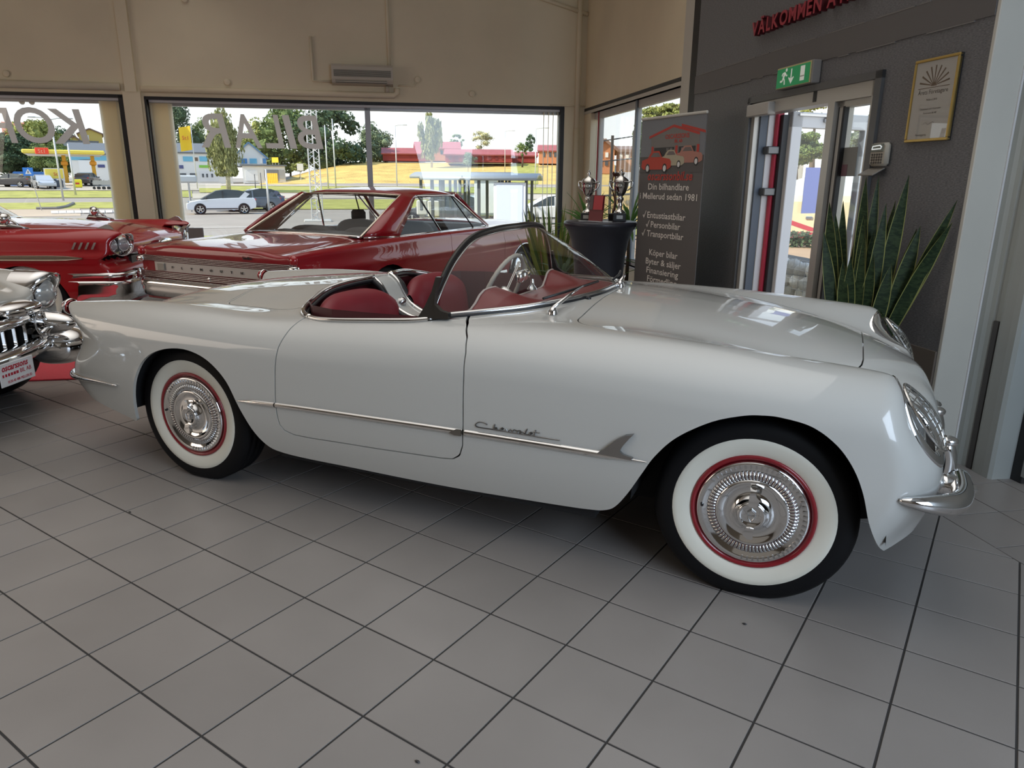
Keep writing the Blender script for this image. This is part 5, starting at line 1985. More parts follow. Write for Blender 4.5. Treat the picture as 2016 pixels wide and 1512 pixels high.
MB().tube([(-.10 - .10 * abs(t) ** 2, .55 * t, .42) for t in np.linspace(-1, 1, 15)], .052, 12).build('front_bumper', M_chrome, cad, smooth=True)
MB().tube([(-.14 - .06 * abs(t) ** 2, .48 * t, .60) for t in np.linspace(-1, 1, 15)], .034, 12).build('grille_bar', M_chrome, cad, smooth=True)
for k in range(9):
    MB().box((-.19, -.36 + .09 * k, .51), (.06, .026, .16), bev=.01).build('grille_tooth', M_chrome, cad)
MB().box((-.30, 0, .53), (.03, 1.0, .26)).build('grille_back', M_void, cad)
# dealer plate
M_plate = mat('plate_white', (.72, .72, .72), .35)
M_plred = mat('plate_red', (.42, .01, .03), .4)
pm = Matrix.Translation((.02, .0, .375)) @ Matrix(((0, 0, 1, 0), (1, 0, 0, 0), (0, 1, 0, 0), (0, 0, 0, 1)))
pl = MB().box((0, 0, 0), (.27, .13, .006), bev=.003).build('number_plate', M_plate, cad)
pl.matrix_local = pm
def plt(txt, x, y, size, m, sx=1.0, shear=0, bold=.0, align='LEFT'):
    o = text('plate_text', txt, size, m, pl, sx=sx, shear=shear, bold=bold, align=align, depth=.0006, res=2)
    o.location = (x, y, .0036)
plt('oscarssons', -.118, .022, .050, M_plred, sx=.93, shear=.25, bold=.0012)
plt('BIL AB', .018, -.012, .034, M_plred, sx=.95)
plt('\u260e 0530-48 488 MELLERUD' if False else '0530-40 488 MELLERUD', -.085, -.050, .022, M_plred, sx=.86)
for k in range(6):
    o = MB().box((-.112 + .022 * k, -.003, .0036), (.018 - .002 * (5 - k) * .6, .016, .001)).build('plate_stripe', M_plred, pl)
MB().ball((.105 - .2 + .0, -.0, 0), .001).build('plate_dot', M_plred, pl) if False else None
# ------------------------------------------------------------------ fixtures and furniture
Zv = Vector((0, 0, 1))
def frame_mat(X, org):
    X = Vector(X).normalized()
    m = Matrix((X, Zv, X.cross(Zv))).transposed().to_4x4()
    m.translation = org
    return m
def wall_item(name, label, cat, b, z, off=0.0, group=None):
    """thing on the dark wall: local x to the right, y up, z out of the wall"""
    t = thing(name, label, cat, group=group)
    t.matrix_world = frame_mat(E2, WP(D_DARK - off, b, z))
    return t
def flat(name, poly, z, m, parent, thick=.0006):
    return MB().prism(poly, z - thick, z).build(name, m, parent)
def rect(x0, x1, y0, y1):
    return [(x0, y0), (x1, y0), (x1, y1), (x0, y1)]
def put(name, txt, x, y, z, size, m, parent, **kw):
    o = text(name, txt, size, m, parent, **kw)
    o.location = (x, y, z)
    return o
M_paperw = mat('white_print', (.72, .71, .68), .6)
# --- standing-off welcome letters
M_l_red = mat('red_acrylic', (.36, .035, .055), .35)
M_l_side = mat('dark_red_foam', (.10, .006, .012), .6)
wl = 'VÄLKOMMEN ÅTER'
x = -1.15
for ch in wl:
    me = text_mesh(ch, .128, depth=.022, bold=.003, align='LEFT', res=3)
    me.materials.clear()
    w_ = (max(v.co.x for v in me.vertices) if len(me.vertices) else .05)
    if ch != ' ':
        o = link('wall_letter', me, [M_l_side, M_l_red])
        for p_ in me.polygons:
            p_.material_index = 1 if p_.normal.z > .9 else 0
        o.matrix_world = frame_mat(E2, WP(D_DARK - .024, x, 2.458))
        nm = {'V': 'V at the left end', 'Ä': 'A with two dots', 'L': 'L', 'K': 'K', 'O': 'O', 'M': 'M', 'E': 'E', 'N': 'N', 'Å': 'A with a ring', 'T': 'T', 'R': 'R'}[ch]
        i_ = len([1 for q_ in bpy.data.objects if q_.name.startswith('wall_letter')])
        nm = {6: 'M, the first of two', 7: 'M, the second of two'}.get(i_, nm) if ch == 'M' else nm
        if ch == 'E':
            nm = 'E next to the N' if i_ < 9 else 'E before the last letter'
        tag(o, 'thick red wall letter %s, high above the entrance door' % nm, 'letter', 'red welcome letters on the dark wall')
    x += w_ + .012 if ch != ' ' else .05
# --- emergency exit sign
ex = wall_item('exit_sign', 'green illuminated exit sign with running figure above the door', 'exit sign', -.48, 2.108)
MB().box((0, 0, .032), (.42, .140, .062), bev=.006).build('housing', mat('grey_sign_housing', (.22, .20, .18), .5), ex)
MB().box((-.005, 0, .0655), (.405, .130, .004)).build('gilt_edge', mat('gilt_edge', (.55, .46, .22), .4), ex)
M_green = mat('exit_green', (.012, .20, .075), .35, emit=(.02, .30, .10, .25))
MB().box((-.008, -.002, .0685), (.392, .118, .003)).build('face', M_green, ex)
M_exw = mat('exit_white', (.66, .68, .62), .4, emit=(.7, .75, .68, .25))
def ex_poly(nm, pts):
    flat(nm, [(px_, py_) for px_, py_ in pts], .0712, M_exw, ex)
ex_poly('arrow', [(-.028, .045), (-.016, .045), (-.018, -.015), (.006, -.005), (.010, -.012), (-.022, -.048), (-.056, -.010), (-.050, -.004), (-.030, -.016)][::-1])
ex_poly('doorway_mark', rect(.085, .135, -.043, .046))
flat('doorway_line', rect(.086, .134, -.020, -.012), .0716, mat('pale_grey_print', (.5, .5, .48), .5), ex)
fig = MB()
def limb(pts, w):
    for (ax, ay), (bx, by) in zip(pts, pts[1:]):
        L_ = math.hypot(bx - ax, by - ay)
        nx, ny = -(by - ay) / L_ * w, (bx - ax) / L_ * w
        fig.prism([(ax + nx, ay + ny), (ax - nx, ay - ny), (bx - nx, by - ny), (bx + nx, by + ny)], .0705, .0712)
limb([(-.098, .030), (-.120, .000)], .010)
limb([(-.100, .028), (-.128, .026), (-.140, .012)], .005)
limb([(-.098, .026), (-.085, .008), (-.072, .010)], .005)
limb([(-.122, .004), (-.104, -.018), (-.100, -.046)], .006)
limb([(-.120, .000), (-.132, -.022), (-.158, -.022)], .006)
fig.prism([(-.086 + .011 * math.cos(2 * PI * k / 14), .044 + .011 * math.sin(2 * PI * k / 14)) for k in range(14)], .0705, .0712)
fig.build('running_figure', M_exw, ex)
# --- framed certificate
ce = wall_item('framed_certificate', 'gold-framed certificate with a ray emblem on the dark wall beside the door', 'picture', .768, 1.839)
MB().box((0, 0, .008), (.305, .40, .016)).build('backing', M_blackp, ce)
g_ = MB()
M_gold = mat('gold_frame', (.55, .38, .12), .35, metal=.75)
for c_, d_ in (((0, .193, .014), (.305, .014, .02)), ((0, -.193, .014), (.305, .014, .02)), ((-.1455, 0, .014), (.014, .372, .02)), ((.1455, 0, .014), (.014, .372, .02))):
    g_.box(c_, d_, bev=.003)
g_.build('frame', M_gold, ce)
MB().box((0, 0, .0165), (.277, .372, .002)).build('sheet', mat('certificate_paper', (.50, .49, .46), .5), ce)
M_brown = mat('brown_print', (.14, .10, .07), .6)
for k in range(9):
    a = math.radians(12 + 19.5 * k)
    p0, p1 = (.0 + .022 * math.cos(a), .068 + .018 * math.sin(a)), (.105 * math.cos(a), .068 + .095 * math.sin(a))
    nx, ny = -math.sin(a) * .0045, math.cos(a) * .0045
    flat('ray', [(p0[0] + nx * .5, p0[1] + ny * .5), (p0[0] - nx * .5, p0[1] - ny * .5), (p1[0] - nx, p1[1] - ny), (p1[0] + nx, p1[1] + ny)], .0182, M_brown, ce)
flat('emblem_hub', [(.02 * math.cos(PI * k / 10), .066 + .02 * math.sin(PI * k / 10)) for k in range(11)], .0182, M_brown, ce)
flat('rule', rect(-.108, .108, .058, .061), .0182, M_brown, ce)
put('heading', 'Årets Företagare', 0, .030, .0182, .030, M_ink, ce, res=2)
put('print_line', 'Mellerud 2016', 0, -.002, .0182, .013, M_ink, ce, res=2)
put('print_line', 'Oscarsson och Oscarsson', 0, -.046, .0182, .0135, M_ink, ce, res=2)
put('print_line', 'Oscarssons Bil AB', 0, -.066, .0182, .0125, M_ink, ce, res=2)
flat('signature', [(-.04, -.118), (-.02, -.106), (0, -.116), (.03, -.104), (.045, -.112), (.03, -.108), (0, -.119), (-.02, -.109)][::-1], .0182, mat('grey_print', (.3, .3, .3), .6), ce)
put('print_line', 'Företagarna', -.04, -.172, .0182, .016, M_ink, ce, res=2)
MB().box((0, 0, .0195), (.277, .372, .0012)).build('glass', glass_mat('picture_glass', (1, 1, 1), 1.0), ce)
# --- alarm keypad with its flap hanging open
kp = wall_item('alarm_keypad', 'beige alarm keypad with open lower flap, right of the door', 'keypad', .432, 1.585)
M_bei = mat('beige_plastic', (.42, .39, .33), .45)
MB().box((0, 0, .018), (.145, .125, .036), bev=.014).build('case', M_bei, kp, auto=40)
MB().box((-.005, .036, .037), (.105, .044, .006), bev=.003).build('display_bezel', mat('grey_green_plastic', (.16, .17, .14), .4), kp)
mb = MB().tube([(-.045, .028, .041), (-.04, .044, .041), (.02, .048, .041), (.034, .040, .041), (.028, .030, .041)], .0035, 6, closed=True)
mb.build('display_rim', mat('display_light', (.75, .78, .76), .3, emit=(.8, .85, .85, .5)), kp)
for r_ in range(4):
    for c_ in range(5):
        MB().lathe([(.006, 0), (.006, .004), (0, .005)], 8, c=(-.042 + .020 * c_, .0 - .0145 * r_, .036)).build('key', mat('dark_key', (.08, .07, .06), .5), kp)
MB().box((-.02, -.092, .045), (.13, .008, .085), rot=Matrix.Rotation(math.radians(28), 3, 'X'), bev=.003).build('flap', mat('flap_beige', (.24, .22, .19), .5), kp)

# --- entrance door
do = struct(thing('door_1', 'silver aluminium entrance door standing open in the dark wall', None), mw=False)
for k_ in ('category',):
    if k_ in do:
        del do[k_]
do.matrix_world = WROT
M_alu = mat('pale_aluminium', (.50, .48, .44), .35, metal=.35)
def dbox(name, a0, a1, b0, b1, z0, z1, m, bev=.003, par=None):
    return lbox(MB(), a0, a1, b0, b1, z0, z1, bev).build(name, m, par or do)
d0, d1 = D_DARK - .02, D_DARK + .14
mb = MB()
lbox(mb, D_DARK - .022, D_DARK + .02, DO0 - .035, DO0 + .006, 0, DOT + .035)
lbox(mb, D_DARK - .022, D_DARK + .02, DO1 - .006, DO1 + .05, 0, DOT + .035)
lbox(mb, D_DARK - .022, D_DARK + .02, DO0 - .035, DO1 + .05, DOT - .006, DOT + .035)
mb.build('architrave', mat('dark_grey_trim', (.10, .10, .10), .4), do)
mb = MB()
lbox(mb, D_DARK + .0, D_DARK + .12, DO0, DO0 + .055, 0, DOT)
lbox(mb, D_DARK + .0, D_DARK + .12, DO1 - .05, DO1, 0, DOT)
lbox(mb, D_DARK + .0, D_DARK + .12, DO0, DO1, DOT - .09, DOT)
lbox(mb, D_DARK + .0, D_DARK + .12, -.155, -.085, 0, DOT - .09)
mb.build('door_frame', M_alu, do)
mb = MB()
lbox(mb, D_DARK + .03, D_DARK + .10, -.085, -.03, 0.02, DOT - .09)
lbox(mb, D_DARK + .03, D_DARK + .10, DO1 - .08, DO1 - .05, 0.02, DOT - .09)
lbox(mb, D_DARK + .03, D_DARK + .10, -.085, DO1 - .05, DOT - .125, DOT - .09)
lbox(mb, D_DARK + .03, D_DARK + .10, -.085, DO1 - .05, 0.02, .12)
mb.build('side_light_frame', M_alu, do)
dbox('gasket', D_DARK + .025, D_DARK + .06, -.035, -.015, .1, DOT - .12, M_framek)
dbox('gasket', D_DARK + .028, D_DARK + .06, -.083, -.070, .1, DOT - .12, M_framek)
dbox('side_light', D_DARK + .06, D_DARK + .064, -.04, DO1 - .07, .1, DOT - .11, M_glass, 0)
dbox('sticker', D_DARK + .056, D_DARK + .058, -.03, .12, 1.47, 1.64, mat('grey_sticker', (.22, .22, .21), .5), 0)
dbox('sticker', D_DARK + .054, D_DARK + .0565, -.03, .04, 1.47, 1.54, mat('plum_sticker', (.17, .09, .11), .5), 0)
mb = MB()
lbox(mb, D_DARK - .05, D_DARK + .01, DO0 + .01, DO0 + .33, DOT - .105, DOT - .02, .006)
mb.build('closer_box', mat('closer_grey', (.45, .43, .40), .45), do)
mb = MB()
lbox(mb, D_DARK - .002, D_DARK + .012, -.33, -.29, DOT - .07, DOT + .03)
mb.build('door_hook', M_framek, do)
mb = MB()
for b_, w_, m_ in ((DO0 + .075, .018, None),):
    lbox(mb, D_DARK + .04, D_DARK + .16, DO0 + .058, DO0 + .075, .02, DOT - .09)
mb.build('jamb_seal', mat('slate_seal', (.10, .12, .15), .5), do)
dbox('jamb_strip', D_DARK + .10, D_DARK + .17, DO0 + .065, DO0 + .085, .02, DOT - .09, M_framew)
dbox('red_edge', D_DARK + .15, D_DARK + .20, DO0 + .085, DO0 + .125, .02, DOT - .05, mat('red_door_edge', (.55, .025, .06), .4))
dbox('hinge_stile', D_DARK + .17, D_DARK + .22, DO0 + .118, DO0 + .165, .02, DOT - .09, M_framek)
for z in (1.66, 1.36, .55):
    mb = MB()
    lbox(mb, D_DARK + .08, D_DARK + .20, DO0 + .07, DO0 + .15, z - .028, z + .028, .006)
    mb.build('hinge', mat('hinge_steel', (.16, .16, .16), .4, metal=.6), do)
# the open leaf, swung outwards past square
la = math.radians(104)
LX = E1 * math.sin(la) + E2 * math.cos(la)
lf = bpy.data.objects.new('door_leaf', None)
COL.objects.link(lf)
lf.parent = do
lf.matrix_parent_inverse = WROT.inverted()
lf.matrix_basis = frame_mat(LX, WP(D_DARK + .22, DO0 + .17, 0))
mb = MB()
for c_, d_ in (((.05, .98, 0), (.10, 1.90, .06)), ((.80, .98, 0), (.10, 1.90, .06)), ((.425, 1.875, 0), (.85, .11, .06)), ((.425, .09, 0), (.85, .12, .06))):
    mb.box(c_, d_, bev=.004)
mb.build('leaf_frame', M_framew, lf)
MB().box((.425, .98, 0), (.66, 1.70, .006)).build('leaf_glass', M_glass, lf)
MB().box((.29, 1.37, .02), (.20, .34, .002)).build('notice', mat('lilac_notice', (.42, .45, .78), .6), lf)
MB().box((.30, 1.91, .04), (.5, .016, .012)).build('closer_arm', M_chrome2, lf)
MB().box((.33, 1.88, .05), (.06, .035, .04), bev=.008).build('arm_shoe', M_chrome2, lf)
MB().lathe([(0, .03), (.025, .028), (.03, .02), (.03, 0)], 16, c=(.80, 1.02, .03)).build('lock_rose', M_chrome2, lf)
mb = MB().tube([(.80, 1.02, .06), (.74, 1.02, .065)], .008, 8)
mb.build('handle', M_chrome2, lf)

# --- roll-up banner
bx = Vector((.755, -.656, 0))
bn = thing('rollup_banner', 'grey roll-up banner printed with cars and a list of services, beside the black table', 'banner')
bn.matrix_world = frame_mat(bx, Vector((1.10, 3.21, 0)))
BW = .845
M_ban = mat('banner_grey', (.125, .115, .108), .55)
MB().box((BW / 2, .985, -.004), (BW, 1.90, .006)).build('sheet', M_ban, bn)
MB().box((BW / 2, 1.938, -.002), (BW + .01, .022, .022), bev=.006).build('top_rail', M_pillar, bn)
MB().box((BW / 2, .03, .0), (BW + .04, .07, .16), bev=.015).build('base_cassette', M_frameg, bn)
MB().tube([(BW / 2, .06, -.05), (BW / 2, 1.93, -.02)], .01, 8).build('support_pole', M_frameg, bn)
zz = .0008
flat('print_sky', rect(0, BW, 1.615, 1.925), zz, mat('print_grey_sky', (.20, .21, .225), .55), bn)
flat('print_yard', rect(0, BW, 1.50, 1.63), zz + .0005, mat('print_asphalt', (.10, .09, .085), .55), bn)
M_pr = mat('print_red', (.48, .05, .035), .55)
flat('print_building', [(.15, 1.615), (.78, 1.615), (.78, 1.80), (.45, 1.868), (.15, 1.80)], zz + .001, mat('print_stone', (.20, .185, .17), .55), bn)
flat('print_roof', [(.12, 1.775), (.45, 1.852), (.78, 1.78), (.78, 1.80), (.45, 1.872), (.12, 1.795)], zz + .0016, M_pr, bn)
flat('print_roof', [(.55, 1.852), (.85, 1.79), (.845, 1.81), (.55, 1.872)], zz + .0014, M_pr, bn)
for a_, b_ in ((.20, .47), (.53, .74)):
    flat('print_window', rect(a_, b_, 1.625, 1.70), zz + .0018, mat('print_dark', (.025, .025, .025), .5), bn)
for a_ in (.16, .485, .755):
    flat('print_post', rect(a_, a_ + .03, 1.615, 1.71), zz + .002, M_pr, bn)
put('print_sign', 'OSCARSSONS', .50, 1.765, zz + .002, .050, M_pr, bn, res=2, bold=.001)
put('print_sign', 'BIL AB', .52, 1.732, zz + .002, .036, M_pr, bn, res=2, bold=.001)
put('print_sign', 'BILAR', .41, 1.672, zz + .0025, .032, mat('print_pale', (.35, .33, .31), .6), bn, res=2)
put('print_sign', 'KÖPES', .61, 1.672, zz + .0025, .032, mat('print_pale', (.35, .33, .31), .6), bn, res=2)
def print_car(x, y, L, m, z, flip=1):
    pts = [(0, .05), (.02, .17), (.22, .21), (.30, .30), (.38, .34), (.60, .34), (.70, .22), (.95, .19), (1.0, .14), (1.0, .04), (.9, .0), (.08, .0)]
    flat('print_car', [(x + L * u * .9, y + L * v * .95) for u, v in pts][::-1], z, m, bn)
    flat('print_car_glass', [(x + L * u * .9, y + L * v * .95) for u, v in ((.31, .23), (.40, .31), (.58, .31), (.66, .23))][::-1], z + .0005, mat('print_glass', (.16, .13, .12), .5), bn)
    for u in (.22, .80):
        flat('print_wheel', [(x + L * (u + .075 * math.cos(2 * PI * k / 12)) * .9, y + L * (.02 + .085 * math.sin(2 * PI * k / 12))) for k in range(12)], z + .0006, mat('print_dark', (.025, .025, .025), .5), bn)
        flat('print_hub', [(x + L * (u + .05 * math.cos(2 * PI * k / 12)) * .9, y + L * (.02 + .055 * math.sin(2 * PI * k / 12))) for k in range(12)], z + .001, M_paperw, bn)
print_car(.47, 1.575, .40, mat('print_salmon', (.45, .20, .15), .55), zz + .0022)
print_car(.27, 1.555, .38, mat('print_cream', (.45, .40, .28), .55), zz + .0036)
print_car(.03, 1.525, .46, mat('print_orange_red', (.50, .055, .03), .55), zz + .005)
put('print_web', 'oscarssonbil.se', BW * .50, 1.440, zz + .001, .100, M_pr, bn, shear=.2, res=2, bold=.002)
M_bt = mat('banner_text', (.80, .75, .68), .6)
for y_, t_, x0, x1 in ((1.362, 'Din bilhandlare', .17, .82), (1.284, 'i Mellerud sedan 1981', .03, .95), (1.126, 'Entustiastbilar', .18, .80), (1.048, 'Personbilar', .25, .73), (.970, 'Transportbilar', .19, .79), (.812, 'Köper bilar', .25, .72), (.734, 'Byter & säljer', .20, .78), (.657, 'Finansiering', .22, .75), (.583, 'Förmedling', .24, .73)):
    me = text_mesh(t_, .074, bold=.0008, align='LEFT', res=2)
    me.materials.clear()
    X = [v.co.x for v in me.vertices]
    me.transform(Matrix.Diagonal(((x1 - x0) * BW / (max(X) - min(X)), 1, 1, 1)) @ Matrix.Translation((-min(X), 0, 0)))
    o = link('print_line', me, M_bt, bn)
    o.location = (x0 * BW, y_, zz + .001)
for y_, x_ in ((1.126, .085), (1.048, .14), (.970, .085)):
    flat('tick', [(x_, y_ + .02), (x_ + .010, y_ + .026), (x_ + .016, y_ + .010), (x_ + .045, y_ + .060), (x_ + .050, y_ + .058), (x_ + .018, y_ - .004)][::-1], zz + .001, M_bt, bn)

# --- black stretch-covered bar table with trophies
tx, ty = .73, 3.31
tb = thing('bar_table', 'round bar table under a black stretch cover, carrying trophies by the window', 'table', (tx, ty, 0))
M_blk = mat('black_stretch_fabric', (.012, .012, .020), .55, sheen=.3, noise=(5, .15))
mb = MB()
rows = []
NS = 48
for z, r0, leg in ((1.075, .0, 0), (1.075, .30, 0), (1.07, .328, 0), (1.05, .335, 0), (1.03, .330, 0), (.99, .300, 0), (.90, .268, .03), (.75, .245, .06), (.55, .232, .12), (.35, .24, .2), (.15, .28, .3), (.0, .34, .36)):
    rows.append([(max(.001, r0) * (1 + leg * (abs(math.cos(2 * (2 * PI * k / NS + .4))) - .6)) * math.cos(2 * PI * k / NS), max(.001, r0) * (1 + leg * (abs(math.cos(2 * (2 * PI * k / NS + .4))) - .6)) * math.sin(2 * PI * k / NS), z) for k in range(NS)])
mb.grid([r[::-1] for r in rows], closed=True)
mb.build('stretch_cover', M_blk, tb, smooth=True)
MB().lathe([(0, 1.078), (.30, 1.078), (.333, 1.07), (.338, 1.05), (.334, 1.035)], 48).build('table_top', mat('black_table_top', (.03, .03, .04), .35), tb, smooth=True)
def trophy(x, y, h, label, wide=1.0, twist=0):
    t = thing('trophy', label, 'trophy', (x, y, 1.079), group='trophies on the black bar table')
    t.rotation_euler = (0, 0, twist)
    M_sil = mat('silver_cup', (.74, .73, .70), .10, metal=1.0)
    MB().box((0, 0, .035), (.10 * wide, .10 * wide, .07), bev=.004).build('plinth', M_blackp, t)
    MB().box((.0, -.051 * wide, .036), (.05, .003, .03)).build('plaque', mat('plaque_silver', (.5, .5, .48), .3, metal=.8), t)
    k = h / .40
    MB().lathe([(.045, .07), (.046, .075), (.040, .085), (.018, .10), (.014, .115), (.024, .135), (.013, .15), (.020, .165), (.028, .185), (.024, .20), (.018, .205)] + [(.026, .215), (.040, .235), (.055, .27), (.062, .30), (.060, .325), (.064, .33)], 28).build('cup', M_sil, t, smooth=True)
    MB().lathe([(.064, .332), (.060, .345), (.040, .365), (.014, .378), (.010, .385), (.018, .396), (.014, .412), (.006, .42), (.009, .428), (0, .434)], 28).build('lid', M_sil, t, smooth=True)
    for s in (-1, 1):
        P = [(s * .058, 0, .318), (s * .082, 0, .338), (s * .094, 0, .322), (s * .088, 0, .29), (s * .070, 0, .268), (s * .050, 0, .255)]
        MB().tube(cr_spline(P, 4), .0055, 6).build('handle', M_sil, t, smooth=True)
    t.scale = (k * wide, k * wide, k)
    return t
trophy(tx - .085, ty - .12, .41, 'silver lidded trophy cup on the left side of the black table')
trophy(tx + .185, ty - .02, .42, 'silver lidded trophy cup on the right of the black table, next to the banner', 1.05, .3)
t3 = thing('trophy', 'tall open-frame trophy with crown top, between the two silver cups', 'trophy', (tx + .10, ty + .17, 1.079), group='trophies on the black bar table')
MB().box((0, 0, .03), (.12, .12, .06), bev=.004).build('plinth', M_blackp, t3)
M_br = mat('bronze_dark', (.20, .12, .09), .3, metal=.9)
for k in range(4):
    a = PI / 4 + PI / 2 * k
    P = [(.04 * math.cos(a), .04 * math.sin(a), .06), (.025 * math.cos(a), .025 * math.sin(a), .18), (.06 * math.cos(a), .06 * math.sin(a), .30), (.05 * math.cos(a), .05 * math.sin(a), .40)]
    MB().tube(cr_spline(P, 4), .008, 6).build('strut', M_br, t3, smooth=True)
mb = MB()
rows = [[((.05 + .01 * q) * math.cos(2 * PI * k / 24), (.05 + .01 * q) * math.sin(2 * PI * k / 24), .39 + q * (.03 + .02 * (k % 4 == 0))) for k in range(24)] for q in (0, .5, 1)]
mb.grid(rows, closed=True)
mb.build('crown', M_br, t3)
br = thing('brochure_holder', 'red and black car brochure standing upright between the trophies', 'brochure', (tx + .035, ty - .235, 1.079), rotz=-.40)
MB().box((0, 0, .115), (.155, .012, .23), rot=Matrix.Rotation(-.12, 3, 'X')).build('leaflet', mat('brochure_dark', (.16, .02, .025), .4), br)
MB().box((.022, -.0085, .165), (.105, .003, .12), rot=Matrix.Rotation(-.12, 3, 'X')).build('cover_panel', mat('brochure_red', (.45, .035, .045), .4), br)
MB().box((-.056, -.0085, .165), (.040, .003, .12), rot=Matrix.Rotation(-.12, 3, 'X')).build('cover_panel', mat('brochure_grey', (.10, .07, .07), .4), br)
MB().box((.0, -.0005, .072), (.13, .003, .028), rot=Matrix.Rotation(-.12, 3, 'X')).build('cover_panel', mat('brochure_red', (.45, .035, .045), .4), br)
MB().box((0, .02, .004), (.17, .09, .008)).build('stand', mat('clear_plastic', (.5, .5, .5), .2), br)
for dx, lb in ((-.13, 'small stack of cards lying at the left of the black table top'), (.10, 'white card lying on the black table below the red brochure')):
    tag(MB().box((tx + dx + .03, ty - .235 + .05 * (dx < 0), 1.081), (.09, .055, .004), rot=Matrix.Rotation(.5, 3, 'Z')).build('card', M_paperw), lb, 'card')

def cloth_mat(name, c, tr):
    """fabric that lets some daylight through"""
    m = mat(name, c, .85)
    nt = m.node_tree
    p = nt.nodes['Principled BSDF']
    out = [n for n in nt.nodes if n.type == 'OUTPUT_MATERIAL'][0]
    tl = nt.nodes.new('ShaderNodeBsdfTranslucent')
    tl.inputs['Color'].default_value = (c[0], c[1], c[2], 1)
    mx = nt.nodes.new('ShaderNodeMixShader')
    mx.inputs[0].default_value = tr
    nt.links.new(p.outputs[0], mx.inputs[1])
    nt.links.new(tl.outputs[0], mx.inputs[2])
    nt.links.new(mx.outputs[0], out.inputs['Surface'])
    return m
# --- plants
def blade(name, base, tip, w, bend, m, parent, mi2=None, n=9, face=0.0, droop=0.0):
    """one stiff sword leaf from base to tip with a raised keel and a pale margin"""
    b, t = Vector(base), Vector(tip)
    d = t - b
    side = Vector((math.cos(face), math.sin(face), 0))
    nrm = d.normalized().cross(side)
    if nrm.length < .01:
        nrm = Vector((0, 1, 0))
    nrm.normalize()
    side = nrm.cross(d.normalized())
    side.normalize()
    mb = MB()
    rows = []
    for i in range(n):
        u = i / (n - 1)
        k = (min(1, .55 + 1.2 * u) if u < .4 else 1.0) * (1 - max(0, (u - .55) / .45) ** 2.0)
        k = max(k, .02)
        p = b + d * u + nrm * bend * math.sin(PI * u) - Zv * droop * u * u
        hw = w * k / 2
        rows.append([p - side * hw, p - side * hw * .88 + nrm * .002, p + nrm * hw * -.22, p + side * hw * .88 + nrm * .002, p + side * hw])
    nr = len(rows)
    V = [tuple(v) for r in rows for v in r]
    F, MI = [], []
    for i in range(nr - 1):
        for j in range(4):
            a = i * 5 + j
            F.append((a, a + 1, a + 6, a + 5))
            MI.append(1 if j in (0, 3) else 0)
    mb.add(V, F)
    mb.MI = MI
    o = mb.build(name, [m, mi2 or m], parent, smooth=True)
    return o
def band_leaf(name, c1, c2, sc):
    m = mat(name, c1, .55, spec=.3)
    if m.get('done'):
        return m
    nt = m.node_tree
    p = nt.nodes['Principled BSDF']
    tc = nt.nodes['Texture Coordinate']
    mp = nt.nodes.new('ShaderNodeMapping')
    mp.inputs['Scale'].default_value = (sc * .35, sc * .35, sc)
    nz = nt.nodes.new('ShaderNodeTexNoise')
    nz.inputs['Scale'].default_value = 1
    nz.inputs['Detail'].default_value = 3
    nz.inputs['Distortion'].default_value = 1.2
    cr = nt.nodes.new('ShaderNodeValToRGB')
    cr.color_ramp.elements[0].position = .42
    cr.color_ramp.elements[0].color = (*c1, 1)
    cr.color_ramp.elements[1].position = .60
    cr.color_ramp.elements[1].color = (*c2, 1)
    nt.links.new(tc.outputs['Object'], mp.inputs[0])
    nt.links.new(mp.outputs[0], nz.inputs['Vector'])
    nt.links.new(nz.outputs['Fac'], cr.inputs[0])
    nt.links.new(cr.outputs[0], p.inputs['Base Color'])
    m['done'] = 1
    return m
M_snake = band_leaf('snake_plant_leaf', (.010, .024, .008), (.030, .052, .018), 60)
M_snakey = mat('snake_leaf_margin', (.30, .30, .09), .45)
M_pot = mat('cream_pot', (.55, .50, .42), .5)
def pot(parent, r, h, m):
    MB().lathe([(0, 0), (r * .75, 0), (r * .8, .01), (r, h - .03), (r * 1.05, h - .028), (r * 1.05, h), (r * .95, h), (r * .92, h - .03), (0, h - .035)], 36).build('pot', m, parent, auto=40)
    MB().lathe([(0, h - .025), (r * .9, h - .03)], 24).build('soil', mat('potting_soil', (.03, .022, .016), .95, bump=(40, .6, .01)), parent)
SPX, SPY, SPZ = 2.92, 1.09, .56
sn = thing('snake_plant', 'large dark snake plant with yellow-edged sword leaves by the entrance wall', 'plant', (SPX, SPY, 0))
pot(sn, .145, SPZ, M_pot)
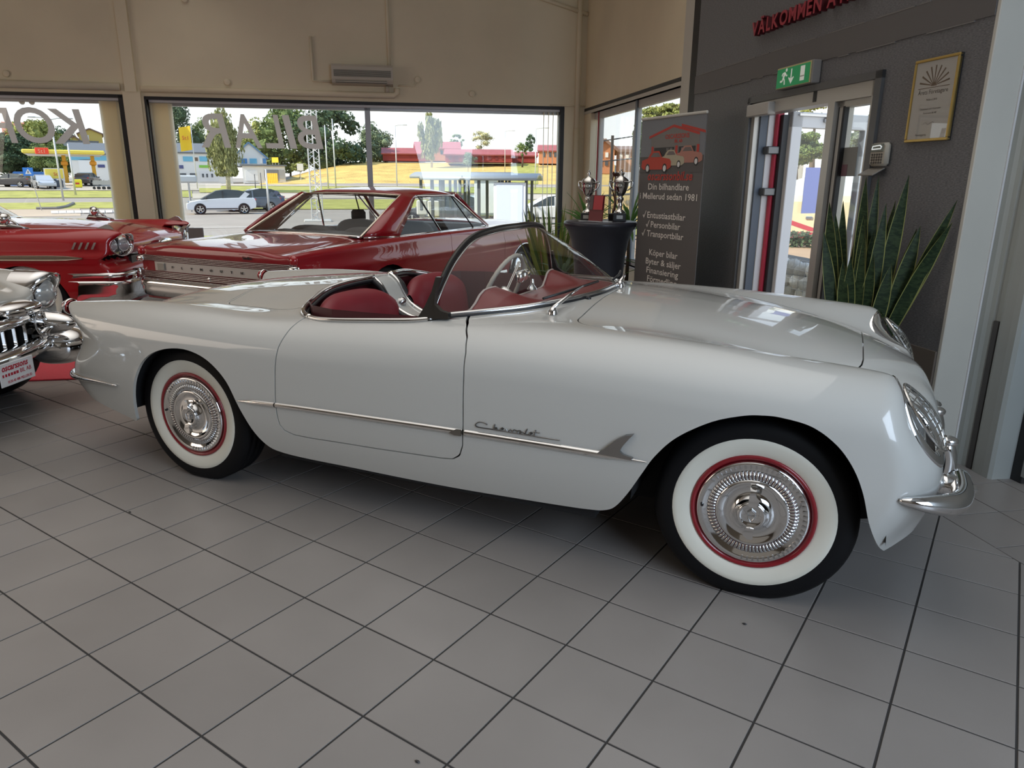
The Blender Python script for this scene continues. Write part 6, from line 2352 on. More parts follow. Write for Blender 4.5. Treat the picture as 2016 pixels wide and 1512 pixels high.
# (tip x, y, z in world metres, width)
SNAKE = [(2.689, 1.05, 1.333, 0.075, -0.015), (2.725, 1.15, 1.272, 0.07, 0.02), (2.755, 1.2, 1.338, 0.06, -0.015), (2.85, 1.1, 1.461, 0.07, 0.02), (2.91, 1.15, 1.472, 0.06, -0.015), (3.041, 1.0, 1.473, 0.075, 0.02), (3.003, 1.1, 1.345, 0.06, -0.015), (2.963, 1.2, 1.263, 0.06, 0.02), (3.258, 0.92, 1.356, 0.065, -0.015), (3.248, 0.88, 1.252, 0.075, 0.02), (3.126, 1.0, 1.225, 0.085, -0.015), (3.118, 1.08, 1.208, 0.07, 0.02), (2.68, 1.0, 1.185, 0.065, -0.015), (2.86, 1.0, 1.268, 0.065, 0.02), (2.791, 0.98, 1.045, 0.06, -0.015), (2.825, 0.95, 1.063, 0.065, 0.02), (2.846, 1.25, 1.217, 0.06, -0.015), (2.93, 0.95, 1.081, 0.06, 0.02), (3.055, 1.12, 1.177, 0.06, -0.015), (2.921, 1.1, 1.187, 0.07, 0.02), (3.019, 0.96, 1.033, 0.075, -0.015), (2.754, 1.25, 1.131, 0.05, 0.02), (2.957, 1.0, 1.334, 0.07, -0.015), (2.873, 0.95, 1.156, 0.05, 0.02), (3.039, 1.1, 1.113, 0.06, -0.015), (2.855, 0.98, 1.022, 0.05, 0.02)]
for tx_, ty_, tz_, w_, bnd in SNAKE:
    a = math.atan2(ty_ - SPY, tx_ - SPX)
    d_ = min(.11, .5 * math.hypot(tx_ - SPX, ty_ - SPY))
    blade('leaf', (d_ * math.cos(a), d_ * math.sin(a), SPZ - .04), (tx_ - SPX, ty_ - SPY, tz_), w_, bnd, M_snake, sn, M_snakey, n=11, face=rnd.uniform(-.5, .3))
# pale snake plant by the window and two palm-like plants behind the table
M_sn2 = cloth_mat('yellow_green_leaf', (.30, .34, .07), .45)
M_sn3 = cloth_mat('mid_green_leaf', (.12, .20, .05), .45)
M_sn2y = mat('straw_leaf_margin', (.36, .34, .10), .5)
p2 = thing('snake_plant', 'tall yellow-green snake plant on the floor below the right end of the shop window', 'plant', (.03, 4.02, 0))
pot(p2, .17, .36, mat('brown_pot', (.10, .065, .05), .5))
for k in range(64):
    a = rnd.uniform(0, 2 * PI)
    r = .15 * math.sqrt(rnd.random())
    h = rnd.uniform(.70, 1.30) * (1 - .5 * r)
    sp_ = rnd.uniform(.02, .20) + r * .6
    blade('leaf', (r * math.cos(a), r * math.sin(a), .33), (r * math.cos(a) + sp_ * math.cos(a), r * math.sin(a) + sp_ * math.sin(a), h), rnd.uniform(.03, .045), rnd.uniform(-.03, .03), M_sn2 if k % 3 else M_sn3, p2, M_sn2y, n=6, face=rnd.uniform(0, PI))
def fountain(name, label, x, y, potr, poth, stem, n, L, m, seed, wid=.035):
    rr = random.Random(seed)
    p = thing(name, label, 'plant', (x, y, 0))
    pot(p, potr, poth, mat('dark_pot', (.03, .03, .03), .5))
    if stem > poth:
        MB().tube([(0, 0, poth - .05), (.01, .0, (stem + poth) / 2), (0, .01, stem)], [.022, .018, .016], 8).build('stem', mat('palm_stem', (.10, .07, .045), .8, bump=(60, .5, .005)), p, smooth=True)
    for k in range(n):
        a = 2.4 * k + rr.uniform(-.3, .3)
        el = math.radians(rr.uniform(-10, 75))
        l_ = L * rr.uniform(.7, 1.1)
        tip = Vector((math.cos(a) * math.cos(el), math.sin(a) * math.cos(el), math.sin(el))) * l_ + Vector((0, 0, stem))
        blade('leaf', (.015 * math.cos(a), .015 * math.sin(a), stem - rr.uniform(0, .06)), tip, wid, .02, m, p, n=7, face=a + PI / 2, droop=rr.uniform(.02, .14))
    return p
M_drac = cloth_mat('fresh_green_leaf', (.14, .28, .08), .45)
M_drac2 = cloth_mat('grey_green_leaf', (.20, .28, .17), .4)
fountain('dragon_tree', 'dragon tree with arching green leaves between the black table and the window', .44, 3.84, .15, .35, 1.0, 44, .42, M_drac, 3)
fountain('dragon_tree', 'low grey-green rosette plant on the floor in front of the tall snake plant', .25, 3.62, .13, .28, .50, 40, .34, M_drac2, 5, .03)
fountain('dragon_tree', 'dragon tree behind the trophies, leaves showing between table and banner', .80, 4.05, .15, .35, 1.0, 40, .46, M_drac, 9)
fountain('dragon_tree', 'drooping dragon tree low in the gap between black table and banner', 1.16, 3.72, .14, .32, .62, 34, .36, M_drac, 11)

# --- red mat
rm = MB()
lbox(rm, -2.95, -1.55, -2.26, -1.36, .0, .014, .004)
rmo = rm.build('doormat', mat('red_carpet', (.62, .022, .045), .95, noise=(150, .35, 2), bump=(400, .8, .006), sheen=.3))
rmo.matrix_world = WROT
tag(rmo, 'bright red carpet mat on the floor between the cars at the left', 'mat')
# --- vertical blinds drawn aside
M_slat = cloth_mat('cream_blind_fabric', (.95, .87, .70), .70)
M_slat2 = cloth_mat('pale_blind_edge', (.90, .88, .80), .70)
def blinds(label, a0, a1, n, zt, zb, ang):
    t = thing('vertical_blind', label, 'blind', group='vertical blinds at the shop windows')
    t.matrix_world = WROT
    for k in range(n):
        a = a0 + (a1 - a0) * k / max(1, n - 1)
        mb = MB()
        y = -(B_BACK - .062)
        c, s_ = math.cos(ang), math.sin(ang)
        hw = .044
        V = []
        for q in (-1, -.5, 0, .5, 1):
            for z in (zb, zt):
                V.append((a + c * hw * q, y + s_ * hw * q * .8 - .004 * (1 - q * q), z))
        mb.add(V, [(2 * i, 2 * i + 2, 2 * i + 3, 2 * i + 1) for i in range(4)])
        mb.build('slat', M_slat if k < n - 1 or n < 5 else M_slat2, t)
    return t
blinds('cream vertical blind bunched at the left end of the large shop window', -2.60, -2.36, 14, 2.43, .42, 1.05)
blinds('cream vertical blind bunched at the right end of the left shop window', -3.25, -3.03, 14, 2.44, .42, 1.05)
blinds('few loose cream blind strips at the right end of the large shop window', 3.02, 3.24, 4, 2.43, .42, 1.25)
# pull cords beside the post
for a, lb in ((-2.60, 'pull cord hanging right of the window post'), (-2.985, 'pull cord hanging left of the window post')):
    mb = MB()
    mb.tube([(a, -(B_BACK - .02), 2.40), (a + .01, -(B_BACK - .02), 1.6), (a, -(B_BACK - .02), 1.0), (a + .025, -(B_BACK - .02), .96), (a + .03, -(B_BACK - .02), 1.6)], .005, 5)
    o = mb.build('pull_cord', M_slat2)
    o.matrix_world = WROT
    tag(o, lb, 'cord', 'blind pull cords')
sb = wbox('sill_box', -2.36, -2.10, B_BACK - .10, B_BACK - .05, .335, .72, mat('mauve_grey_box', (.26, .23, .22), .6), bev=.006)
tag(sb, 'small grey panel standing at the lower left corner of the large shop window', 'panel')
M_letter = cloth_mat('window_lettering', (.62, .52, .45), .45)
def pane_letter(ch, a0, a1, z0, z1, win):
    """flat foil letter on the street side of the pane: it reads from outside, mirrored from inside"""
    me = text_mesh(ch, 1.0, depth=0, bold=.012, shear=.16, align='LEFT', res=5)
    me.materials.clear()
    X = [v.co.x for v in me.vertices]
    Y = [v.co.y for v in me.vertices]
    capx = .70
    sx = abs(a1 - a0) / (max(X) - min(X))
    sy = (z1 - z0) / (max(Y) - min(Y)) if ch != 'Ö' else (z1 - z0) / capx
    me.transform(Matrix.Diagonal((sx, sy, 1.0, 1)) @ Matrix.Translation((-min(X), -min(Y), 0)))
    o = link('letter', me, M_letter, win)
    o.matrix_parent_inverse = WROT.inverted()
    o.matrix_basis = frame_mat(-E1, WP(a0, B_BACK - .164, z0))
for ch, a0, a1 in (('B', -.305, -.665), ('I', -.68, -.87), ('L', -.86, -1.125), ('A', -1.17, -1.55), ('R', -1.61, -2.02)):
    pane_letter(ch, a0, a1, 1.852, 2.318, win1)
for ch, a0, a1 in (('K', -3.50, -3.99), ('Ö', -3.93, -4.43), ('P', -4.42, -4.78)):
    pane_letter(ch, a0, a1, 1.876, 2.335, win2)
for k, (x_, y_, lb) in enumerate(((2.62, -.98, 'tiny dark crumb on the tile in front of the near front wheel, to the right'), (.02, -1.25, 'tiny dark crumb on the tiles below the rear quarter of the white car'), (1.93, -1.95, 'tiny dark crumb on the floor near the bottom edge of the photo'))):
    tag(MB().ball((x_, y_, .003), .007, 6, 4, sc=(1.2, .6, .4)).build('floor_crumb', M_blackp), lb, 'crumb')
# ------------------------------------------------------------------ outside
VX, VY = CAMPOS[0], CAMPOS[1]
def bearing(px):
    """horizontal direction that the photograph shows at column px (taken at the skyline)"""
    v = _f + _r * ((px - 1008) / 1418.948) - _u * ((345 - 756) / 1418.948)
    return Vector((v.x, v.y, 0)).normalized()
def ray_z(px, py):
    v = _f + _r * ((px - 1008) / 1418.948) - _u * ((py - 756) / 1418.948)
    return v.z / math.hypot(v.x, v.y)
DK = [0, 8, 11, 27, 42, 56, 65, 80, 95, 110, 130, 150, 170, 400]
ZL = [-.08, -.08, -.12, -.55, -.90, -1.05, -.98, -.60, .0, .45, .5, .5, .5, 1.0]
ZR = [-.08, -.08, -.12, -.55, -.90, -1.05, -.98, -.60, .0, .45, 2.6, 4.4, 5.0, 6.0]
ZD = [-.08, -.08, -.08, -.05, .0, .0, .0, .1, .4, .6, .8, 1.0, 1.0, 1.2]
def ang_of(x, y):
    d = Vector((x - VX, y - VY, 0))
    return math.degrees(math.atan2(d.dot(E1), -d.dot(E2)))     # 0 = straight out of the back wall, + = right
def ss(a, b, x):
    t = min(1, max(0, (x - a) / (b - a)))
    return t * t * (3 - 2 * t)
A_HILL0, A_HILL1, A_DOOR0, A_DOOR1 = -9.0, -1.0, 17.0, 24.0
def gz(x, y):
    d = math.hypot(x - VX, y - VY)
    a = ang_of(x, y)
    l = np.interp(d, DK, ZL)
    r = np.interp(d, DK, ZR)
    q = np.interp(d, DK, ZD)
    z = l + (r - l) * ss(A_HILL0, A_HILL1, a)
    return float(z + (q - z) * ss(A_DOOR0, A_DOOR1, a))
def ground_at(px, d):
    b = bearing(px)
    x, y = VX + b.x * d, VY + b.y * d
    return Vector((x, y, gz(x, y)))
def air(px, py, d):
    b = bearing(px)
    return Vector((VX + b.x * d, VY + b.y * d, CAMPOS[2] + ray_z(px, py) * d))
# terrain with lawn strips, road, yard and meadow as separate ground sheets
def sheet(name, a0, a1, d0, d1, m, dz=0.0, na=24, nd=8, label=None, cat=None):
    rows = []
    for i in range(nd + 1):
        d = d0 + (d1 - d0) * i / nd
        row = []
        for j in range(na + 1):
            a = math.radians(a0 + (a1 - a0) * j / na)
            v = -E2 * math.cos(a) + E1 * math.sin(a)
            x, y = VX + v.x * d, VY + v.y * d
            row.append((x, y, gz(x, y) + dz))
        rows.append(row)
    o = MB().grid(rows).build(name, m, smooth=True)
    if label:
        tag(o, label, cat)
    else:
        o['kind'] = 'structure'
    return o
M_asph = mat('asphalt', (.31, .27, .23), .9, noise=(.4, .10, 6), bump=(30, .2, .01))
M_asphl = mat('pale_road', (.46, .40, .33), .9, noise=(.2, .08, 5))
M_grass = mat('lawn', (.34, .33, .07), .95, noise=(.9, .30, 8))
M_field = mat('golden_meadow', (.60, .41, .12), .95, noise=(.35, .28, 9), bump=(3, .8, .25))
M_sand = mat('sandy_paving', (.42, .28, .17), .9, noise=(.8, .12, 6))
M_mark = mat('road_marking', (.62, .59, .54), .8)
sheet('ground', -80, 100, 9.5, 420, M_asph, -.03, 70, 46)
sheet('lawn_strip', -14, 20, 23.5, 28.5, M_grass, .0, 20, 4, 'narrow sunlit lawn strip just outside the large shop window', 'lawn')
sheet('lawn_strip', -60, -15.5, 66, 74.5, M_grass, .02, 24, 4, 'lawn with a kerb at the crossing sign, seen through the left window', 'lawn')
sheet('lawn_strip', -60, -13, 82, 93, M_grass, .02, 24, 4, 'lawn strip in front of the fuel station forecourt', 'lawn')
sheet('lawn_strip', -12.5, 20, 62, 78, M_grass, .02, 24, 6, 'long lawn strip behind the parked cars', 'lawn')
sheet('lawn_strip', -12.5, 20, 90, 106, M_grass, .02, 24, 6, 'far lawn strip between the road and the meadow', 'lawn')
sheet('path', -13, 20, 80, 88, M_asphl, .015, 24, 4)
sheet('road', -60, 20, 107, 121, M_asphl, .02, 40, 4)
sheet('forecourt', -60, -11, 94, 128, M_asphl, .02, 30, 6)
sheet('meadow', -8.4, 18, 112, 158, M_field, .06, 40, 16, 'golden dry meadow rising to the red barns', 'meadow')
sheet('meadow_path', 10.2, 12.2, 112, 150, M_grass, .12, 4, 12, 'green mown path running up the golden meadow on the right', 'path')
sheet('yard', -60, -20, 56, 66, mat('yard_sand', (.46, .36, .26), .9, noise=(.15, .12, 5)), .01, 20, 4)
sheet('sand_yard', 17, 75, 4, 40, M_sand, .01, 50, 24)
for k in range(9):
    c = ground_at(96 + 15.5 * k, 61)
    r_ = Vector((c.x - VX, c.y - VY, 0)).normalized()
    t_ = Vector((-r_.y, r_.x, 0))
    mb = MB()
    V = [c + r_ * u * 1.9 + t_ * v * .22 + r_ * v * 0 for u, v in ((-1, -1), (1, -1), (1, 1), (-1, 1))]
    mb.add([(p.x, p.y, gz(p.x, p.y) + .035) for p in V], [(0, 1, 2, 3)])
    o = mb.build('crossing_stripe', M_mark)
    tag(o, 'white zebra crossing stripe beyond the left window, %s' % ('leftmost of nine', 'second from the left', 'third from the left', 'fourth from the left', 'middle one of nine', 'fourth from the right', 'third from the right', 'second from the right', 'rightmost, by the blind')[k], 'road marking', 'zebra crossing stripes')
for k, (pxa, pxb, d, w) in enumerate(((370, 478, 36, .08), (590, 660, 37, .1), (585, 700, 33, .25), (905, 1040, 34, .12), (900, 1080, 40, .1))):
    a, b = ground_at(pxa, d), ground_at(pxb, d)
    mb = MB()
    n = 8
    V = []
    for i in range(n + 1):
        p = a.lerp(b, i / n)
        rr_ = Vector((p.x - VX, p.y - VY, 0)).normalized()
        for s in (-1, 1):
            q = p + rr_ * w * s * 1.5
            V.append((q.x, q.y, gz(q.x, q.y) + .02))
    mb.add(V, [(2 * i, 2 * i + 2, 2 * i + 3, 2 * i + 1) for i in range(n)])
    tag(mb.build('bay_line', M_mark), ('painted line on the asphalt in front of the white sport utility car', 'short painted line at the foot of the lattice mast', 'broad painted line seen through the red hardtop rear window', 'painted line crossing below the front trolley shelter, the farther one', 'painted line crossing below the front trolley shelter, the nearer one')[k], 'road marking', 'painted car park lines')
# kerb at the lawn corner
mb = MB()
P = [ground_at(px_, d_) + Vector((0, 0, .05)) for px_, d_ in ((60, 65.5), (100, 65.5), (120, 67.5), (136, 72))]
mb.tube(P, .14, 6)
tag(mb.build('kerb', mat('grey_kerb', (.18, .17, .16), .8)), 'grey kerb along the lawn corner near the crossing sign', 'kerb')

# --- trees: real branches of small leaf cards
def leaf_mat(name, c):
    m = mat(name, c, .7, noise=(1.3, .38, 4), spec=.2)
    return m
M_bark = mat('bark', (.12, .09, .06), .9, noise=(3, .3))
M_birchb = mat('birch_bark', (.45, .42, .37), .8, noise=(4, .4))
def tree(label, px, d, py_top, wpx, m, group='trees beyond the windows', nleaf=5200, blobs=26, weep=0.0, py_low=None, seed=1, trunk=M_bark, tr=.2, name='tree', lsz=None, py_base=None, widen=1.0):
    rr = np.random.default_rng(seed)
    base = ground_at(px, d)
    if py_base is not None:
        base.z = air(px, py_base, d).z
    top = air(px, py_top, d).z
    h = top - base.z
    w = wpx * d / 1330.0
    low = (air(px, py_low, d).z - base.z) if py_low is not None else h * .22
    t = thing(name, label, 'tree', tuple(base), group=group)
    MB().tube([(0, 0, -.2), (.02 * h, 0, h * .35), (0, .01 * h, h * .8)], [tr, tr * .7, tr * .2], 7).build('trunk', trunk, t, smooth=True)
    cz, rz = (low + h) / 2, (h - low) / 2
    C, Rr = [], []
    for k in range(blobs):
        th, u = rr.uniform(0, 2 * PI), rr.uniform(-1, 1)
        q = math.sqrt(1 - u * u)
        k_ = rr.uniform(.30, .92)
        C.append((q * math.cos(th) * w / 2 * k_, q * math.sin(th) * w / 2 * k_, cz + u * rz * .80))
        Rr.append(rr.uniform(.16, .32))
    C, Rr = np.array(C), np.array(Rr)
    i = rr.integers(0, blobs, nleaf)
    v = rr.normal(size=(nleaf, 3))
    v /= np.linalg.norm(v, axis=1, keepdims=True)
    rad = rr.uniform(.55, 1.0, nleaf) ** .5
    Pp = C[i] + v * (rad * Rr[i])[:, None] * np.array([w * .62, w * .62, rz * 1.15 if not weep else rz])
    if weep:
        Pp[:, 2] -= weep * rr.uniform(0, 1, nleaf) ** 1.5 * h * .3
    Pp[:, 2] = np.maximum(Pp[:, 2], low * .7)
    Pp[:, 2] = np.minimum(Pp[:, 2], h)
    s = (lsz or max(.10, w * .022)) * rr.uniform(.6, 1.3, nleaf)
    a = rr.normal(size=(nleaf, 3))
    a /= np.linalg.norm(a, axis=1, keepdims=True)
    b = np.cross(a, rr.normal(size=(nleaf, 3)))
    b /= np.linalg.norm(b, axis=1, keepdims=True)
    if weep:
        a = a * .3
        a[:, 2] = -1.2
    Q = np.stack([Pp - a * s[:, None], Pp + b * s[:, None] * .6, Pp + a * s[:, None], Pp - b * s[:, None] * .6], 1).reshape(-1, 3)
    me = bpy.data.meshes.new('foliage')
    me.vertices.add(len(Q))
    me.vertices.foreach_set('co', Q.ravel())
    me.loops.add(len(Q))
    me.loops.foreach_set('vertex_index', np.arange(len(Q), dtype=np.int32))
    me.polygons.add(nleaf)
    me.polygons.foreach_set('loop_start', np.arange(0, len(Q), 4, dtype=np.int32))
    me.update(calc_edges=True)
    o = link('foliage', me, m, t)
    o['kind'] = 'stuff'
    # inner mass so that the crown is not see-through
    mb = MB()
    for c_, r_ in zip(C, Rr):
        mb.ball((c_[0], c_[1], c_[2] - weep * h * .07), r_ * (.42 if weep else .55), 8, 6, sc=(w * .62, w * .62, rz * 1.1))
    o2 = mb.build('inner_foliage', m, t)
    o2['kind'] = 'stuff'
    return t
ML_d = leaf_mat('dark_leaf', (.065, .105, .055))
ML_m = leaf_mat('mid_leaf', (.14, .19, .065))
ML_y = leaf_mat('yellow_leaf', (.28, .30, .09))
ML_b = leaf_mat('birch_leaf', (.25, .26, .11))
ML_g = leaf_mat('grey_leaf', (.17, .215, .13))
ML_w = leaf_mat('willow_leaf', (.45, .42, .22))
TR = [
 ('big dark green tree at the left end of the left window', 20, 150, 256, 110, ML_d, 30, 2),
 ('yellow-green tree behind the letter O of the left window', 85, 160, 236, 92, ML_y, 31, 2),
 ('dark green tree above the fuel station roof, left of the letter K', 118, 165, 246, 62, ML_d, 32, 2),
 ('bright green low tree behind the fuel canopy sign', 105, 140, 276, 62, ML_m, 33, 0),
 ('dark green tree far left behind the recycling containers', 55, 152, 270, 80, ML_d, 34, 0),
 ('pale leafy tree behind the yellow house', 148, 175, 256, 34, ML_g, 35, 0),
 ('tall dark tree at the left edge of the large window', 372, 160, 203, 74, ML_d, 36, 0),
 ('mid-green tree behind the yellow flag', 398, 165, 232, 60, ML_m, 37, 0),
 ('yellow-green tree between the letters A and L', 515, 160, 232, 76, ML_y, 38, 0),
 ('big broad green tree behind the letters I and B', 572, 155, 210, 128, ML_m, 39, 0),
 ('big dark green tree behind the lattice mast', 655, 150, 208, 140, ML_d, 40, 0),
 ('grey-green tree right of the window mullion', 735, 160, 240, 74, ML_g, 41, 0)]
for k, (lb, px, d, top, w, m, sd, bs) in enumerate(TR):
    tree(lb, px, d, top, w, m, seed=sd, nleaf=6500, py_low=350 if px < 330 else 348, blobs=34)
tree('tall weeping birch in front of the white building', 447, 92, 204, 58, ML_b, seed=50, nleaf=7000, blobs=34, weep=1.0, py_low=330, trunk=M_birchb, tr=.28, lsz=.17)
tree('tall birch standing before the orange house on the meadow', 850, 138, 218, 44, ML_b, seed=51, nleaf=5000, blobs=28, weep=.7, py_low=305, trunk=M_birchb, tr=.25, lsz=.24)
tree('small round green tree above the long barn roof', 900, 175, 262, 32, ML_m, seed=52, nleaf=900, py_low=292)
tree('pale willow-like tree above the long barn roof', 947, 175, 257, 46, ML_w, seed=53, nleaf=1500, py_low=296)
tree('young thin tree in the meadow behind the trolley shelter', 921, 118, 299, 32, ML_g, seed=54, nleaf=900, py_low=326, tr=.08)
tree('round green tree at the right barn', 1028, 140, 280, 26, ML_m, seed=55, nleaf=1000, py_low=308)
tree('narrow dark tree behind the right lamp post', 1044, 172, 262, 26, ML_d, seed=56, nleaf=900, py_low=300)
tree('low bright bush at the edge of the meadow by the mast', 590, 130, 318, 32, ML_y, seed=57, nleaf=600, py_low=340, tr=.05, name='bush')

# --- buildings
M_bw = mat('white_render', (.72, .71, .68), .8)
M_bl = mat('blue_cladding', (.07, .22, .46), .6)
M_lb = mat('light_blue_cladding', (.15, .42, .58), .6)
M_rf = mat('dark_roof_sheet', (.13, .14, .155), .7)
M_redb = mat('falun_red_boards', (.26, .035, .03), .8, noise=(.6, .15))
M_redr = mat('red_roof_tiles', (.34, .085, .085), .7, noise=(.8, .12))
M_or = mat('orange_brick', (.50, .20, .09), .8)
M_yel = mat('yellow_render', (.62, .46, .12), .8)
M_win = mat('window_dark', (.06, .07, .085), .2)
def building(name, label, pxl, pxr, d, py_b, py_e, depth, mwall, gable=None, mroof=M_rf, over=.3, cat='building', py_r=None, side='ridge', group=None):
    """block between two bearings at distance d; ridge along its front unless gable"""
    a, b = bearing(pxl) * d, bearing(pxr) * d
    c = (a + b) / 2
    X = (b - a)
    L = X.length
    X.normalize()
    org = Vector((VX + c.x, VY + c.y, 0))
    z0 = air((pxl + pxr) / 2, py_b, d).z - .3
    z1 = air((pxl + pxr) / 2, py_e, d).z
    zr = air((pxl + pxr) / 2, py_r, d).z if py_r else z1 + .2
    t = thing(name, label, cat, group=group)
    m = frame_mat(X, org)
    t.matrix_world = m @ Matrix.Rotation(-PI / 2, 4, 'X')   # local: x along front, y away from the viewer, z up
    mb = MB()
    if side == 'gable':
        mb.prism([(-L / 2, z0), (L / 2, z0), (L / 2, z1), (0, zr), (-L / 2, z1)], 0, depth, lambda u, v, h: (u, h, v))
        mb.build('walls', mwall, t)
        for s in (-1, 1):
            r = MB()
            r.add([(s * (L / 2 + over), -over, z1 - over * (zr - z1) / (L / 2)), (0, -over, zr + .05), (0, depth + over, zr + .05), (s * (L / 2 + over), depth + over, z1 - over * (zr - z1) / (L / 2))], [(0, 1, 2, 3)] if s < 0 else [(3, 2, 1, 0)])
            ro = r.build('roof', mroof, t)
            so = ro.modifiers.new('s', 'SOLIDIFY')
            so.thickness = .22
            so.offset = 0
    else:
        mb.prism([(0, z0), (0, z1), (depth / 2, zr), (depth, z1), (depth, z0)], -L / 2, L / 2, lambda u, v, h: (h, u, v))
        mb.build('walls', mwall, t)
        k = (zr - z1) / (depth / 2)
        for s in (0, 1):
            r = MB()
            y0, y1 = (-over, depth / 2) if s == 0 else (depth + over, depth / 2)
            r.add([(-L / 2 - over, y0, z1 - over * k + .04), (L / 2 + over, y0, z1 - over * k + .04), (L / 2 + over, y1, zr + .06), (-L / 2 - over, y1, zr + .06)], [(0, 1, 2, 3)])
            ro = r.build('roof', mroof, t)
            so = ro.modifiers.new('s', 'SOLIDIFY')
            so.thickness = .22
            so.offset = 0
    def onf(px, py):
        v = bearing(px)
        dd = d
        p = Vector((VX, VY, 0)) + v * (c.dot(X.cross(Zv)) / v.dot(X.cross(Zv)))
        x = (p - org).dot(X)
        zz_ = CAMPOS[2] + ray_z(px, py) * (p - Vector((VX, VY, 0))).length
        return x, zz_
    def pane(nm, x0, y0, x1, y1, m, dp=.12):
        u0, v0 = onf(x0, y0)
        u1, v1 = onf(x1, y1)
        o = MB().box(((u0 + u1) / 2, -dp / 2 + .03, (v0 + v1) / 2), (abs(u1 - u0), dp, abs(v0 - v1))).build(nm, m, t)
        return o
    t_pane = pane
    return t, t_pane
# white and blue commercial building behind the birch
b1, pn = building('commercial_building', 'long white building with blue windows and grey roof behind the birch', 338, 458, 132, 358, 301, 14, M_bw, py_r=281)
for x0, x1 in ((345, 354), (364, 383), (396, 412), (428, 440)):
    f_ = pn('window', x0, 308, x1, 318, M_lb)
for x0, x1 in ((387, 393),):
    pn('window', x0, 310, x1, 317, mat('brown_window', (.14, .09, .06), .5))
pn('sign_board', 346, 325, 363, 332, mat('navy_sign', (.06, .07, .20), .5))
pn('sign_board', 394, 325, 416, 330.5, mat('lime_sign', (.22, .50, .06), .5))
for x0, x1 in ((354, 367), (374, 387)):
    pn('window', x0, 341, x1, 353, M_win)
pn('door', 394, 336, 430, 358, mat('pale_door', (.66, .66, .66), .6))
for x0 in (398, 406, 416):
    pn('door_window', x0, 342, x0 + 3.5, 349, M_win, .18)
b2, pn = building('commercial_building', 'white building with a blue-edged gable and covered balcony right of the birch', 462, 527, 134, 324, 309, 16, M_bw, py_r=281, side='gable', mroof=mat('blue_roof_edge', (.10, .20, .34), .6))
for x0, x1, m_ in ((476, 489, M_bl), (494, 508, M_lb), (514, 519, M_bw), (520, 526, M_bl)):
    pn('window', x0, 312, x1, 322, m_)
b3, pn = building('garage_block', 'low white garage block with a pale gate below the gabled building', 478, 562, 124, 357, 326, 12, M_bw, py_r=325)
pn('gate', 483, 336, 508, 356, mat('pale_gate', (.76, .76, .75), .6))
pn('recess', 521, 334, 549, 356, mat('grey_recess', (.24, .24, .24), .8))
pn('gate', 550, 334, 561, 352, M_frameg)
pl_ = thing('pallet_stack', 'orange fence panels stacked beside the garage block', 'fence panel', tuple(ground_at(540, 120)))
for k in range(6):
    MB().box((-.9 + .36 * k, -.5, .75), (.28, .1, 1.5)).build('panel_slat', mat('orange_plastic', (.75, .40, .03), .5), pl_)
for z_ in (.5, 1.1):
    MB().box((0, -.5, z_), (2.2, .06, .12)).build('panel_rail', mat('orange_plastic', (.75, .40, .03), .5), pl_)
ys = thing('flag_banner', 'yellow banner square on thin poles by the balcony', 'banner', tuple(ground_at(544, 126)))
q0, q1 = air(537, 320, 126), air(551, 310, 126)
MB().box((0, 0, (q0.z + q1.z) / 2 - ys.location.z), (1.3, .08, q1.z - q0.z)).build('cloth', mat('banner_yellow', (.80, .50, .02), .5), ys)
for x_ in (-.6, 0, .6):
    MB().tube([(x_, .05, -.2), (x_, .05, q0.z - ys.location.z)], .05, 5).build('pole', M_frameg, ys)
# fuel station: blue-banded hall, canopy, pumps
b4, pn = building('station_hall', 'white service hall with light blue band behind the fuel canopy', 144, 260, 128, 358, 303, 12, M_bw, py_r=281)
pn('blue_band', 145, 306, 260, 317, M_lb)
pn('gate', 158, 313, 184, 347, mat('pale_gate', (.76, .76, .75), .6))
pn('sign_board', 195, 324, 209, 330, mat('navy_sign', (.06, .07, .20), .5))
b5, pn = building('grey_hall', 'grey flat building behind the canopy, under the letter K', 134, 200, 150, 312, 279, 10, mat('grey_metal_cladding', (.32, .35, .37), .6), py_r=278)
b6, pn = building('yellow_house', 'yellow gabled house on the slope behind the fuel station', 166, 212, 168, 290, 263, 12, M_yel, py_r=254, side='gable', mroof=mat('brown_roof', (.22, .13, .10), .7))
pn('window', 177, 266, 186, 276, M_paperw)
b6b, pn = building('yellow_house', 'lower yellow annex left of the yellow gabled house', 148, 165, 158, 290, 274, 8, M_yel, py_r=268, side='gable', mroof=mat('brown_roof', (.22, .13, .10), .7))
b7, pn = building('red_roofed_house', 'house with brick-red roof high behind the trees at the left', 22, 92, 230, 300, 262, 12, M_or, py_r=240, mroof=mat('brick_red_roof', (.42, .16, .10), .7))
cn = thing('fuel_canopy', 'yellow fuel station canopy with red lettering on two orange columns', 'canopy')
X_ = (bearing(212) * 104 - bearing(50) * 104)
Lc = X_.length
oc = Vector((VX, VY, 0)) + (bearing(212) * 104 + bearing(50) * 104) / 2
cn.matrix_world = frame_mat(X_, oc) @ Matrix.Rotation(-PI / 2, 4, 'X')
za, zb_ = air(130, 303, 104).z, air(130, 295, 104).z
M_cy = mat('canopy_yellow', (.85, .66, .10), .5)
MB().box((0, 4.5, (za + zb_) / 2), (Lc, 9, zb_ - za), bev=.1).build('fascia', M_cy, cn)
MB().box((0, 4.5, za - .06), (Lc - .6, 8.4, .1)).build('soffit', M_bw, cn)
def onc(px):
    v = bearing(px)
    n_ = X_.normalized().cross(Zv)
    k_ = (oc - Vector((VX, VY, 0))).dot(n_) / v.dot(n_)
    return (Vector((VX, VY, 0)) + v * k_ - oc).dot(X_.normalized())
